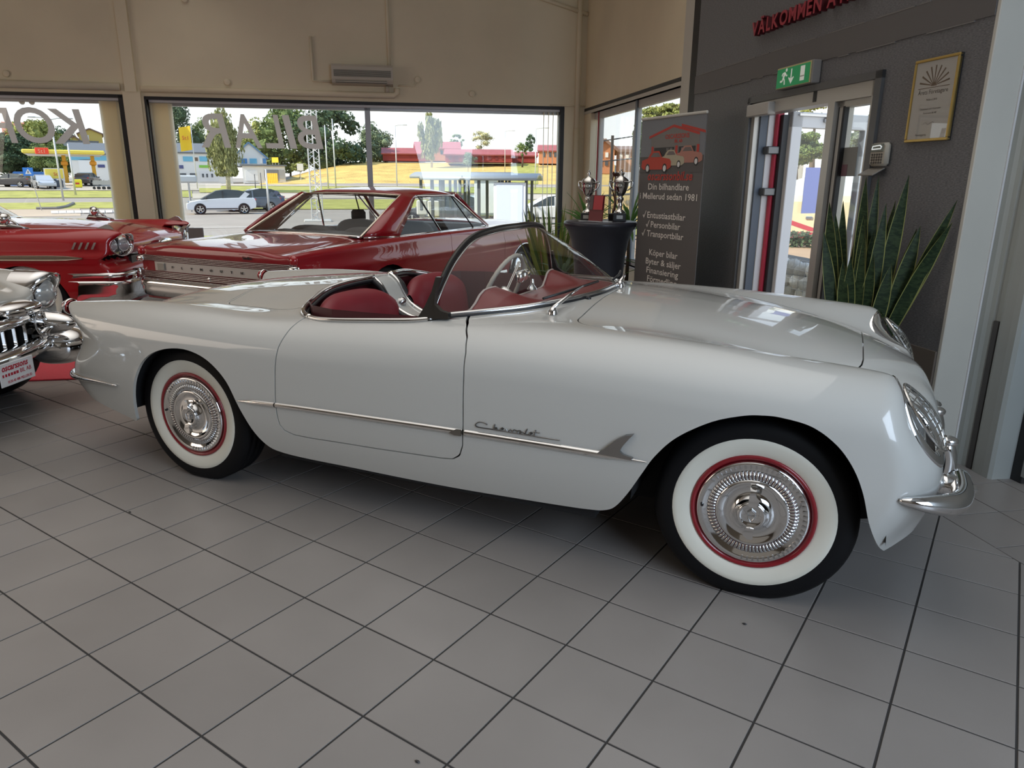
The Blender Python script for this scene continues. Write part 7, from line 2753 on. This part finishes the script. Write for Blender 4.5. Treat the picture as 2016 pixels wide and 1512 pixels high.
for px_ in (130.5, 188):
    z0_ = air(px_, 359, 104).z
    MB().box((onc(px_), 3.0, (za + z0_) / 2 - .1), (.42, .5, za - z0_)).build('column', mat('column_orange', (.80, .42, .03), .5), cn)
    MB().box((onc(px_), 2.7, air(px_, 321, 104).z), (.75, .5, .5), bev=.1).build('column_badge', mat('badge_orange', (.80, .33, .02), .5), cn)
MB().box((onc(90), -.06, (za + zb_) / 2 + .05), (1.35, .12, zb_ - za + .25), bev=.05).build('sign_plate', mat('sign_red', (.75, .05, .02), .5, emit=(.8, .05, .02, .2)), cn)
me = text_mesh('St1', .62, depth=.02, res=2)
me.materials.clear()
o = link('sign_text', me, mat('sign_pale', (.85, .45, .25), .5), cn)
o.matrix_local = Matrix.Translation((onc(90), -.15, (za + zb_) / 2 - .18)) @ Matrix.Rotation(PI / 2, 4, 'X')
# price board, pole signs and containers on the forecourt
pb = thing('price_board', 'low yellow sign board with red print on a stand at the fuel station', 'sign', tuple(ground_at(107, 100)))
def face_view(o):
    d_ = Vector((o.location.x - VX, o.location.y - VY, 0))
    o.rotation_euler = (0, 0, math.atan2(d_.y, d_.x) - PI / 2)
face_view(pb)
MB().box((0, 0, 1.55), (1.75, .15, 1.05), bev=.03).build('board', M_cy, pb)
MB().box((0, .02, 1.55), (1.95, .12, 1.2)).build('frame', M_bw, pb)
me = text_mesh('St1', .5, depth=.01, res=2)
me.materials.clear()
o = link('board_text', me, mat('sign_red2', (.60, .06, .04), .5), pb)
o.matrix_local = Matrix.Translation((.25, -.10, 1.35)) @ Matrix.Rotation(PI / 2, 4, 'X')
for s in (-1, 1):
    MB().box((s * .85, 0, .5), (.14, .14, 1.1)).build('post', M_bw, pb)
MB().box((0, .1, .45), (1.5, .3, .8)).build('planter', mat('dark_planter', (.10, .11, .13), .7), pb)
yb = thing('yellow_bin', 'yellow box with print beside the black car at the pumps', 'bin', tuple(ground_at(150, 100)))
face_view(yb)
MB().box((0, 0, .5), (.95, .6, .9), bev=.08).build('box', mat('bin_yellow', (.85, .75, .03), .5), yb)
MB().box((0, -.31, .5), (.4, .02, .2)).build('print', mat('sign_red2', (.60, .06, .04), .5), yb)
for px_, lb in ((46, 'blue recycling container, the left one of two'), (83, 'blue recycling container behind the silver car, the right one of two')):
    rc = thing('recycling_container', lb, 'container', tuple(ground_at(px_, 106)), group='recycling containers')
    face_view(rc)
    MB().prism([(-1.4, 0), (1.4, 0), (1.4, 1.0), (.9, 1.6), (-.9, 1.6), (-1.4, 1.0)], -.8, .8, lambda u, v, h: (u, -h, v)).build('body', mat('container_blue', (.05, .18, .50), .5), rc)
    MB().box((0, 0, 1.45), (1.9, 1.5, .16), rot=None).build('lid', mat('container_light', (.16, .40, .68), .5), rc)
st_ = thing('crossing_sign', 'blue square pedestrian crossing sign on a thin pole', 'road sign', tuple(ground_at(71, 64)))
face_view(st_)
z_s = air(60, 338, 64).z - st_.location.z
MB().tube([(0, 0, -.1), (-.42, 0, z_s + .3)], .03, 6).build('pole', M_frameg, st_)
MB().box((-.45, -.04, z_s), (.62, .03, .56)).build('plate', mat('road_sign_blue', (.03, .20, .62), .4), st_)
MB().prism([(-.20, -.17), (.20, -.17), (0, .20)], -.062, -.058, lambda u, v, h: (u - .45, h, v + z_s)).build('white_triangle', M_paperw, st_)
fg = MB()
fg.prism([(-.03, -.12), (.0, -.03), (.03, -.12), (.05, -.12), (.03, 0), (.02, .06), (-.02, .06), (-.03, 0), (-.05, -.12)][::-1], -.066, -.063, lambda u, v, h: (u - .45, h, v + z_s))
fg.build('walking_figure', M_ink, st_)
# lamp posts, flag poles, mast
def post(name, label, cat, px, d, py_top, r, m, arms=None, py_base=None, group=None):
    p = thing(name, label, cat, tuple(ground_at(px, d)), group=group)
    h = air(px, py_top, d).z - p.location.z
    MB().tube([(0, 0, -.2), (0, 0, h)], [r, r * .7], 8).build('pole', m, p, smooth=True)
    if arms:
        face_view(p)
        for s in (arms if isinstance(arms, tuple) else (-1, 1)):
            MB().tube([(0, 0, h), (s * .5, 0, h + .12), (s * 1.3, 0, h + .16)], .05, 6).build('arm', m, p)
            MB().box((s * 1.4, 0, h + .14), (.6, .22, .10), bev=.03).build('lamp_head', M_frameg, p, auto=40)
    return p
M_pole = mat('galvanised_pole', (.60, .60, .60), .4, metal=.3)
post('lamp_post', 'tall double-armed lamp post between the letters O and K', 'lamp post', 117, 78, 236, .09, M_pole, (-1, 1), group='lamp posts')
post('lamp_post', 'plain white pole right of the double lamp post', 'pole', 143, 86, 283, .10, M_pole)
post('lamp_post', 'thin lamp post in the meadow, left one right of the mullion', 'lamp post', 781, 108, 248, .09, M_pole, (1,), group='lamp posts')
post('lamp_post', 'thin lamp post standing before the long barn end', 'lamp post', 994, 128, 259, .07, M_pole, (1,), group='lamp posts')
post('lamp_post', 'thin lamp post near the right edge of the large window', 'lamp post', 1054, 100, 254, .09, M_pole, (1,), group='lamp posts')
post('flag_pole', 'white pole just right of the lattice mast', 'pole', 645, 100, 246, .09, M_pole)
post('flag_pole', 'white pole with a small camera, second right of the lattice mast', 'pole', 660, 98, 234, .09, M_pole)
post('sign_pole', 'short white pole behind the parked cars', 'pole', 524, 57, 333, .08, M_pole)
post('sign_pole', 'thin dark post on the lawn left of the white pole', 'pole', 501, 80, 343, .05, M_blackp)
post('sign_pole', 'thin dark post on the lawn next to the short white pole', 'pole', 513, 80, 340, .05, M_blackp)
fp = post('flag_pole', 'white pole carrying the yellow flag', 'flag', 386, 98, 246, .06, M_pole)
face_view(fp)
hh = air(386, 248, 98).z - fp.location.z
mb = MB()
mb.grid([[(-.10 - 1.25 * u, .12 * math.sin(5 * u), hh - 2.7 * v - .25 * u) for u in np.linspace(0, 1, 8)] for v in np.linspace(0, 1, 4)])
mb.build('flag_cloth', mat('flag_yellow', (.85, .55, .02), .6), fp)
me = text_mesh('St1', .62, depth=.005, res=2)
me.materials.clear()
o = link('flag_text', me, mat('sign_red2', (.60, .06, .04), .5), fp)
o.matrix_local = Matrix.Translation((-.70, -.20, hh - 1.6)) @ Matrix.Rotation(PI / 2, 4, 'X')
ms = thing('lattice_mast', 'tall white triangular lattice mast on a concrete base in the car park', 'mast', tuple(ground_at(620, 43)))
face_view(ms)
hm = 7.2
W0 = .30
cs = [(-W0, -.1), (W0, -.1), (0, .42)]
for k, (x_, y_) in enumerate(cs):
    MB().tube([(x_, y_, 0), (x_ * .9, y_ * .9, hm)], .035, 6).build('leg', M_pole, ms)
mb = MB()
for k in range(3):
    (x0, y0), (x1, y1) = cs[k], cs[(k + 1) % 3]
    nz_ = 22
    for i in range(nz_):
        za_, zb2 = hm * i / nz_, hm * (i + 1) / nz_
        a_, b_ = ((x0, y0), (x1, y1)) if i % 2 else ((x1, y1), (x0, y0))
        mb.tube([(a_[0], a_[1], za_), (b_[0], b_[1], zb2)], .016, 4)
o = mb.build('lattice_bracing', M_pole, ms)
o['kind'] = 'stuff'
MB().box((0, .1, -.05), (1.5, 1.3, .28), bev=.04).build('concrete_base', mat('pale_concrete', (.52, .50, .47), .9), ms)
sg = thing('notice_board', 'small white notice board at the meadow edge', 'sign', tuple(ground_at(592, 122)))
face_view(sg)
zc_ = air(592, 329, 122).z - sg.location.z
MB().box((0, 0, zc_), (.95, .08, 1.05)).build('board', M_paperw, sg)
MB().tube([(0, .05, -.2), (0, .05, zc_)], .05, 6).build('post', M_pole, sg)
# red barns and houses on the meadow
b, pn = building('barn', 'small dark red barn at the left of the meadow', 755, 840, 150, 314, 303, 9, M_redb, py_r=291, mroof=M_redr, group='red barns on the meadow')
b, pn = building('farmhouse', 'red-roofed orange house behind the tall birch', 818, 906, 160, 314, 293, 11, M_or, py_r=278, mroof=M_redr)
for x0 in (868, 880, 892):
    pn('window', x0, 296, x0 + 5, 304, M_win)
b, pn = building('barn', 'long red barn with bright red roof on the meadow', 877, 1008, 142, 316, 305, 8, M_redb, py_r=294, mroof=M_redr, group='red barns on the meadow')
for k in range(9):
    pn('door', 884 + 13 * k, 308, 889 + 13 * k, 315, mat('barn_door', (.16, .022, .022), .8))
b, pn = building('barn', 'short red barn partly behind the round green tree', 1008, 1056, 150, 317, 307, 8, M_redb, py_r=299, mroof=M_redr, group='red barns on the meadow')
b, pn = building('farmhouse', 'two-storey red house at the right edge of the large window', 1060, 1100, 146, 319, 297, 9, M_or, py_r=285, mroof=M_redr)
for x0 in (1068, 1080, 1090):
    pn('window', x0, 300, x0 + 4.5, 309, M_win)
# --- trolley shelters
def shelter(label, pxl, pxr, d, py_roof, py_base):
    a, b2_ = bearing(pxl) * d, bearing(pxr) * (d * .97)
    c = (a + b2_) / 2
    X2 = b2_ - a
    L = X2.length
    t = thing('trolley_shelter', label, 'shelter', group='trolley shelters in the car park')
    base = Vector((VX + c.x, VY + c.y, 0))
    base.z = air((pxl + pxr) / 2, py_base, d).z
    t.matrix_world = frame_mat(X2, base) @ Matrix.Rotation(-PI / 2, 4, 'X')
    h = air((pxl + pxr) / 2, py_roof, d).z - base.z
    rows = [[(u, .0 + 2.0 * v, h + .14 * math.sin(PI * v)) for u in (-L / 2, L / 2)] for v in np.linspace(0, 1, 7)]
    o = MB().grid(rows).build('roof', mat('shelter_roof', (.26, .29, .32), .5), t, smooth=True)
    so = o.modifiers.new('s', 'SOLIDIFY')
    so.thickness = .10
    n = 5
    for k in range(n):
        x_ = -L / 2 + .35 + (L - .7) * k / (n - 1)
        for y_ in (.25, 1.75):
            MB().box((x_, y_, h / 2), (.09, .09, h)).build('post', mat('shelter_post', (.09, .10, .11), .5), t)
    for k in range(n - 1):
        x_ = -L / 2 + .35 + (L - .7) * (k + .5) / (n - 1)
        MB().box((x_, 1.8, h * .48), ((L - .7) / (n - 1) - .15, .012, h * .78)).build('glass_panel', glass_mat('shelter_glass', (.93, .96, .96), .35), t)
    return t, h, L
t_, h_, L_ = shelter('glass trolley shelter in front, with white advert panel', 826, 1056, 24.5, 349, 437)
MB().box((L_ * .27, .2, h_ * .42), (1.05, .12, 1.35), bev=.02).build('advert_panel', mat('advert_white', (.70, .73, .80), .4), t_)
MB().box((L_ * .27, .13, h_ * .42), (.85, .02, 1.2)).build('advert_face', mat('advert_face', (.60, .66, .80), .4), t_)
t_, h_, L_ = shelter('glass trolley shelter standing behind the front one', 806, 1000, 27.5, 346, 415)
MB().box((L_ * .27, .2, h_ * .46), (.85, .12, 1.45), bev=.02).build('advert_panel', mat('advert_white', (.70, .73, .80), .4), t_)
for px_, d_, lb in ((829, 30, 'small white payment box under the rear shelter, left'), (852, 27, 'small white payment box under the front shelter, left')):
    bx_ = thing('payment_box', lb, 'box', tuple(ground_at(px_, d_)))
    face_view(bx_)
    MB().box((0, 0, .95), (.42, .35, .55), bev=.03).build('box', M_bw, bx_)
    MB().box((0, 0, .35), (.2, .2, .7)).build('stand', M_frameg, bx_)
gs = thing('bus_stop_shelter', 'small grey glass shelter at the left edge of the large window', 'shelter', tuple(ground_at(362, 60)))
face_view(gs)
zt_ = air(362, 344, 60).z - gs.location.z
MB().box((0, .6, zt_ - .3), (1.7, 1.4, .55), bev=.1).build('roof', mat('shelter_roof2', (.50, .52, .52), .5), gs)
MB().tube([(.25, 0, -.1), (.25, 0, zt_ - .4)], .07, 6).build('post', M_frameg, gs)
MB().box((.6, .8, (zt_ - .6) / 2), (1.6, .03, zt_ - .7)).build('glass_panel', M_carglass, gs)

# --- modern cars
def modern_car(label, px, d, heading, L, H, m, group=None, name='car', glassm=None, dz=0.0):
    p = ground_at(px, d)
    t = thing(name, label, 'car', (p.x, p.y, p.z + dz), heading, group)
    k = L / 4.5
    hs = H / 1.65
    W = .92 * k
    prof = [(-2.20, .42), (-2.24, .75), (-2.18, 1.02), (-2.05, 1.10), (-1.5, 1.12), (0, 1.08), (.9, 1.02), (1.35, .98), (2.0, .86), (2.22, .66), (2.25, .42), (2.18, .30), (1.75, .28), (1.05, .28), (-1.05, .28), (-1.75, .28)]
    prof = [(x_ * k, z_ * hs) for x_, z_ in prof]
    rows = []
    for w, inset in ((-1, .05), (-.985, .02), (-.9, 0), (.9, 0), (.985, .02), (1, .05)):
        rows.append([(x_ * (1 - inset * .3), w * W, z_ - inset * (1 if z_ > .7 else -1) * .8) for x_, z_ in prof])
    mb = MB()
    mb.grid(rows, closed=True)
    n_ = len(prof)
    mb.add(rows[0], [tuple(range(n_))])
    mb.add(rows[-1], [tuple(range(n_))[::-1]])
    mb.build('body', m, t, auto=35)
    gh = [(-2.0, 1.08), (-1.75, 1.42), (-1.2, 1.60), (-.3, 1.65), (.3, 1.56), (1.30, 1.0)]
    gh = [(x_ * k, z_ * hs) for x_, z_ in gh]
    rows = []
    for w, sh in ((-.94, 0), (-.78, 1), (.78, 1), (.94, 0)):
        rows.append([(x_, w * W if sh == 0 else w * W, z_ if sh else 1.04 * hs) for x_, z_ in gh])
    rows2 = [[(x_, s * W * (.95 - .17 * (z_ - 1.0 * hs) / (.65 * hs)), z_) for x_, z_ in gh] for s in (-1, 1)]
    mb = MB()
    mb.grid([rows2[0], rows2[1]])
    mb.build('roof', mat('roof_black', (.02, .02, .022), .45) if m is M_suv else m, t)
    for s in (0, 1):
        mb = MB()
        r_ = rows2[s]
        mb.add(r_ + [(1.30 * k, (s * 2 - 1) * W * .95, 1.0 * hs), (-2.0 * k, (s * 2 - 1) * W * .95, 1.06 * hs)], [tuple(range(len(r_) + 2))])
        mb.build('side_glass', mat('tinted_glass', (.03, .04, .045), .35), t)
        MB().box((-.10 * k, (s * 2 - 1) * W * .90, 1.30 * hs), (.09, .05, .56 * hs), rot=Matrix.Rotation((s * 2 - 1) * .22, 3, 'X')).build('door_pillar', m if m is not M_suv else M_blackp, t)
        MB().prism([(-1.55 * k, 1.08 * hs), (-1.10 * k, 1.08 * hs), (-1.55 * k, 1.5 * hs), (-1.85 * k, 1.36 * hs)], (s * 2 - 1) * W * .86, (s * 2 - 1) * W * .93, lambda u, v, h: (u, h, v)).build('rear_pillar', m, t)
        MB().box((0, (s * 2 - 1) * (W + .005), .38 * hs), (2.0 * k, .02, .07)).build('sill_strip', M_blackp, t)
        MB().box((1.98 * k, (s * 2 - 1) * W * .86, .80 * hs), (.34, .18, .12), bev=.03).build('headlamp', mat('lamp_glass', (.35, .36, .36), .08), t)
        MB().box((-2.12 * k, (s * 2 - 1) * W * .86, .98 * hs), (.26, .20, .14), bev=.03).build('tail_lamp', M_lens, t)
        MB().box((.95 * k, (s * 2 - 1) * (W + .10), 1.08 * hs), (.12, .18, .12), bev=.03).build('mirror', M_blackp, t)
    for xc in (-1.40 * k, 1.40 * k):
        for s in (-1, 1):
            MB().lathe([(.02, .02), (.385 * k, .02), (.385 * k, -.006), (.02, -.006)], 24, c=(xc, s * (W - .004), .36 * hs), axis='y').build('arch_trim', M_blackp, t)
            wh = MB().lathe([(.0, .10), (.24, .10), (.33, .09), (.345, .06), (.345, -.1), (0, -.1)], 28, c=(0, 0, 0), axis='y').build('wheel', M_black, t, smooth=False)
            wh.location = (xc, s * (W - .06), .345)
            sp_ = MB()
            for q in range(5):
                a = 2 * PI * q / 5 + .3
                sp_.box((.12 * math.cos(a), s * .115, .12 * math.sin(a)), (.22, .02, .07), rot=Matrix.Rotation(-a, 3, 'Y'))
            sp_.lathe([(.225, .10), (.245, .115), (.245, .09)], 24, axis='y') if s > 0 else sp_.lathe([(.225, -.10), (.245, -.115), (.245, -.09)], 24, axis='y')
            sp_.build('alloy_spokes', M_chrome2, wh)
    return t
M_suv = mat('suv_white', (.74, .76, .80), .25, coat=1)
hd_ = math.atan2(bearing(428).y, bearing(428).x)
modern_car('white sport utility car with black roof, parked outside the large window', 430, 56.5, hd_ + PI / 2 + .05, 4.6, 1.66, M_suv)
modern_car('dark blue car parked behind the white one, red tail lamp showing', 488, 60, hd_ + PI / 2 + .10, 4.3, 1.58, mat('slate_blue_paint', (.10, .13, .17), .25, coat=1))
modern_car('blue car with red tail lamp, rightmost of the parked row', 497, 62.5, hd_ + PI / 2 + .25, 4.3, 1.62, mat('blue_paint', (.045, .085, .19), .25, coat=1))
modern_car('white car parked behind the shelters at the right edge of the window', 1085, 40, math.atan2(bearing(1085).y, bearing(1085).x) + PI / 2 + .2, 4.4, 1.5, mat('white_car_paint', (.72, .73, .74), .25, coat=1))
modern_car('dark parked car half hidden behind the red hardtop roof', 880, 34, math.atan2(bearing(880).y, bearing(880).x) + PI / 2 - .3, 4.4, 1.5, mat('dark_grey_paint', (.06, .065, .075), .25, coat=1))
modern_car('black estate car at the left edge by the recycling containers', 24, 102, hd_ + PI / 2 - .4, 4.5, 1.5, mat('black_car_paint', (.025, .022, .025), .25, coat=1))
modern_car('silver car facing the window beside the yellow price board', 83, 98, hd_ + PI + .35, 4.3, 1.5, mat('silver_car_paint', (.45, .46, .48), .25, coat=1))
modern_car('dark car standing at the fuel pumps behind the yellow bin', 172, 106, hd_ - .2, 4.3, 1.55, mat('dark_brown_paint', (.04, .03, .032), .25, coat=1))
for k in range(4):
    px_ = 186 + 10 * k
    tk = thing('trolley', 'metal trolley at the fuel station, %s' % ('left end of the row', 'second from the left in the row', 'third from the left in the row', 'right end of the row')[k], 'trolley', tuple(ground_at(px_, 96)), group='trolleys at the fuel station')
    face_view(tk)
    MB().box((0, 0, .75), (.5, .5, .45)).build('basket', M_frameg, tk)
    for s in (-1, 1):
        MB().lathe([(0, .03), (.16, .03), (.16, -.03), (0, -.03)], 12, c=(s * .2, 0, .16), axis='y').build('wheel', M_blackp, tk)
    MB().tube([(.25, 0, .9), (.38, 0, 1.05)], .03, 5).build('handle', M_blackp, tk)

# --- seen through the side window and the open entrance
b, pn = building('brick_house', 'orange-brown brick house seen through the window on the right wall, left one', 1168, 1208, 62, 334, 291, 10, M_or, py_r=276, side='gable', mroof=mat('brown_roof', (.22, .13, .10), .7))
for x0 in (1178, 1190):
    pn('window', x0, 300, x0 + 6, 310, M_paperw)
    pn('window', x0, 316, x0 + 6, 326, M_win)
b, pn = building('brick_house', 'brick house with pale balcony seen through the window on the right wall, right one', 1212, 1244, 70, 330, 297, 9, mat('brick_brown', (.38, .20, .12), .8), py_r=287, mroof=mat('brown_roof', (.22, .13, .10), .7))
for x0 in (1218, 1230):
    pn('window', x0, 304, x0 + 6, 312, M_paperw)
tree('bright green tree top above the banner, seen through the right window', 1308, 40, 206, 92, ML_y, seed=60, nleaf=4000, py_low=262, tr=.2)
tree('narrow dark conifer left of the banner behind the right window', 1254, 46, 240, 26, ML_m, seed=61, nleaf=900, py_low=330, tr=.12)
fe = thing('mesh_fence', 'black mesh fence topped by barbed wire outside the right window', 'fence')
P0_, P1_ = ground_at(1165, 16), ground_at(1345, 13)
nf = 60
d_ = (P1_ - P0_)
for z_, r_ in ((.05, .012), (.5, .012), (1.35, .02)):
    MB().tube([P0_ + Vector((0, 0, z_)), P1_ + Vector((0, 0, z_))], r_, 5).build('rail', M_blackp, fe)
mb = MB()
for k in range(nf + 1):
    p = P0_ + d_ * (k / nf)
    mb.tube([p, p + Vector((0, 0, 1.35))], .006, 4)
o = mb.build('wires', M_blackp, fe)
o['kind'] = 'stuff'
for z_ in (2.05, 2.45):
    MB().tube([P0_ + Vector((0, 0, z_)), P0_.lerp(P1_, .5) + Vector((0, 0, z_ - .05)), P1_ + Vector((0, 0, z_))], .012, 4).build('barbed_wire', M_blackp, fe)
for k in range(5):
    p = P0_ + d_ * (k / 4)
    MB().tube([p, p + Vector((0, 0, 2.5))], .03, 6).build('post', M_blackp, fe)
sheet('side_meadow', 15, 52, 34, 110, M_field, .1, 30, 10, 'golden field beyond the fence on the right', 'meadow')
sheet('side_lawn', 15, 52, 24, 34, M_grass, .06, 30, 4, 'green verge in front of the fence, seen through the entrance', 'lawn')
# entrance view: motor home, fence, house, trees, gabion
tree('round green tree seen through the open entrance door', 1562, 52, 258, 105, ML_m, seed=62, nleaf=7000, py_low=326, tr=.3)
tree('green tree top seen above the open door leaf', 1592, 58, 196, 60, ML_y, seed=63, nleaf=1400, py_low=250, tr=.3)
tree('grey-green tree seen through the narrow side light of the door', 1712, 60, 222, 75, ML_g, seed=64, nleaf=5000, py_low=320, tr=.3)
b, pn = building('yellow_house', 'orange-yellow house seen through the door side light', 1690, 1722, 55, 350, 296, 9, mat('orange_render', (.75, .42, .06), .8), py_r=284, side='gable', mroof=mat('brown_roof', (.22, .13, .10), .7))
pn('window', 1700, 305, 1709, 322, M_win)
pn('door', 1712, 312, 1718, 346, M_bw)
b, pn = building('grey_shed', 'low grey shed behind the fence, seen through the open door leaf', 1532, 1580, 60, 345, 312, 8, mat('shed_grey', (.35, .36, .36), .8), py_r=303)
for x0 in (1540, 1552, 1564):
    pn('window', x0, 318, x0 + 5, 330, M_paperw)
fe2 = thing('yard_fence', 'yellow-lit bar fence across the yard beyond the entrance', 'fence')
A_, B_ = ground_at(1500, 32), ground_at(1730, 30)
mb = MB()
for k in range(70):
    p = A_.lerp(B_, k / 69)
    mb.tube([p, p + Vector((0, 0, 1.5))], .018, 4)
o = mb.build('bars', M_blackp, fe2)
o['kind'] = 'stuff'
for z_ in (.25, 1.4):
    MB().tube([A_ + Vector((0, 0, z_)), B_ + Vector((0, 0, z_))], .03, 5).build('rail', M_blackp, fe2)
rv = thing('vintage_car', 'cream car with dark red side stripes parked outside the entrance', 'car', tuple(ground_at(1545, 20)))
X3 = Vector((-bearing(1545).y, bearing(1545).x, 0)) * -1
rv.rotation_euler = (0, 0, math.atan2(X3.y, X3.x))
M_crm = mat('cream_coachwork', (.66, .56, .36), .3, coat=.8)
MB().box((.9, .9, .64), (5.6, 1.8, 1.06), bev=.16).build('body', M_crm, rv, auto=40)
MB().prism([(-.9, 1.15), (3.2, 1.15), (2.7, 1.62), (.6, 1.64)], .15, 1.65, lambda u, v, h: (u, h, v)).build('cabin_glass', mat('pale_blue_glass', (.62, .68, .76), .15, coat=1), rv)
MB().prism([(.6, 1.62), (2.75, 1.60), (2.5, 1.70), (.9, 1.71)], .2, 1.6, lambda u, v, h: (u, h, v)).build('roof', M_bw, rv)
MB().prism([(-.5, .70), (.7, .30), (3.0, .24), (3.0, .30), (.8, .38), (-.5, .80)], -.012, .01, lambda u, v, h: (u, h, v)).build('stripe', mat('stripe_red', (.42, .03, .05), .4), rv)
MB().prism([(.1, .12), (3.4, .12), (3.4, .16), (.1, .28)], -.012, .01, lambda u, v, h: (u, h, v)).build('sill_stripe', mat('stripe_red', (.42, .03, .05), .4), rv)
for x_ in (-.25, 2.6):
    MB().lathe([(0, .02), (.30, .02), (.47, .0), (.49, .06), (.49, .22), (0, .22)], 36, c=(x_, -.05, .49), axis='y').build('wheel', mat('tyre_dusty', (.10, .085, .07), .8), rv, smooth=True)
    MB().lathe([(0, -.02), (.2, -.01), (.27, .01), (.29, .03)], 28, c=(x_, -.06, .49), axis='y').build('hubcap', M_chrome2, rv, smooth=True)
MB().box((.68, -.02, .62), (.16, .03, .07), bev=.01).build('door_handle', M_chrome2, rv)
hg = thing('low_hedge', 'low dark green hedge strip in front of the cream car', 'hedge', tuple(ground_at(1556, 18.5)))
rr = np.random.default_rng(77)
mb = MB()
for k in range(900):
    c_ = Vector((rr.uniform(-.1, 1.0) * X3.x * 1.0, rr.uniform(-.1, 1.0) * X3.y * 1.0, rr.uniform(.02, .36))) + Vector((rr.uniform(-.2, .2), rr.uniform(-.2, .2), 0))
    a_, b_ = Vector(rr.normal(size=3)).normalized() * .05, Vector(rr.normal(size=3)).normalized() * .03
    mb.add([c_ - a_, c_ + b_, c_ + a_, c_ - b_], [(0, 1, 2, 3)])
o = mb.build('leaves', ML_d, hg)
o['kind'] = 'stuff'
# gabion basket of stones just outside the entrance
gb = thing('gabion_basket', 'wire basket filled with rounded grey stones, low outside the open door', 'gabion')
gb.matrix_world = frame_mat(E2, WP(4.75, -3.35, -.05))
rg = random.Random(4)
M_st = mat('grey_stone', (.66, .64, .60), .85, rand=.35, noise=(6, .15))
M_stb = mat('blue_grey_stone', (.40, .60, .64), .85, noise=(6, .15))
base_st = MB()
base_st.ball((0, 0, 0), 1, 10, 7)
shared_st = [None, None]
cnt = 0
for iy in range(5):
    for ix in range(12):
        x_ = -1.05 + .20 * ix + rg.uniform(-.03, .03) + (.1 if iy % 2 else 0)
        y_ = .07 + .135 * iy + rg.uniform(-.02, .02)
        bl_ = (cnt == 29 or cnt == 42)
        if shared_st[bl_] is None:
            o = base_st.build('stone', M_stb if bl_ else M_st, gb, smooth=True)
            shared_st[bl_] = o.data
        else:
            o = bpy.data.objects.new('stone', shared_st[bl_])
            COL.objects.link(o)
            o.parent = gb
        o.location = (x_, y_, rg.uniform(-.03, .0))
        o.scale = (rg.uniform(.10, .135), rg.uniform(.075, .105), .09)
        o.rotation_euler = (0, 0, rg.uniform(-.5, .5))
        cnt += 1
MB().box((0, .33, -.25), (2.4, .66, .36)).build('gap_shade_block', mat('stone_shadow', (.10, .10, .095), .9), gb)  # block behind the stones, its dark colour standing for the shade between them
mb = MB()
for k in range(23):
    mb.tube([(-1.15 + .105 * k, 0, .105), (-1.15 + .105 * k, .72, .105)], .003, 4)
for k in range(8):
    mb.tube([(-1.15, .02 + .1 * k, .105), (1.16, .02 + .1 * k, .105)], .003, 4)
o = mb.build('wire_mesh', M_frameg, gb)
o['kind'] = 'stuff'
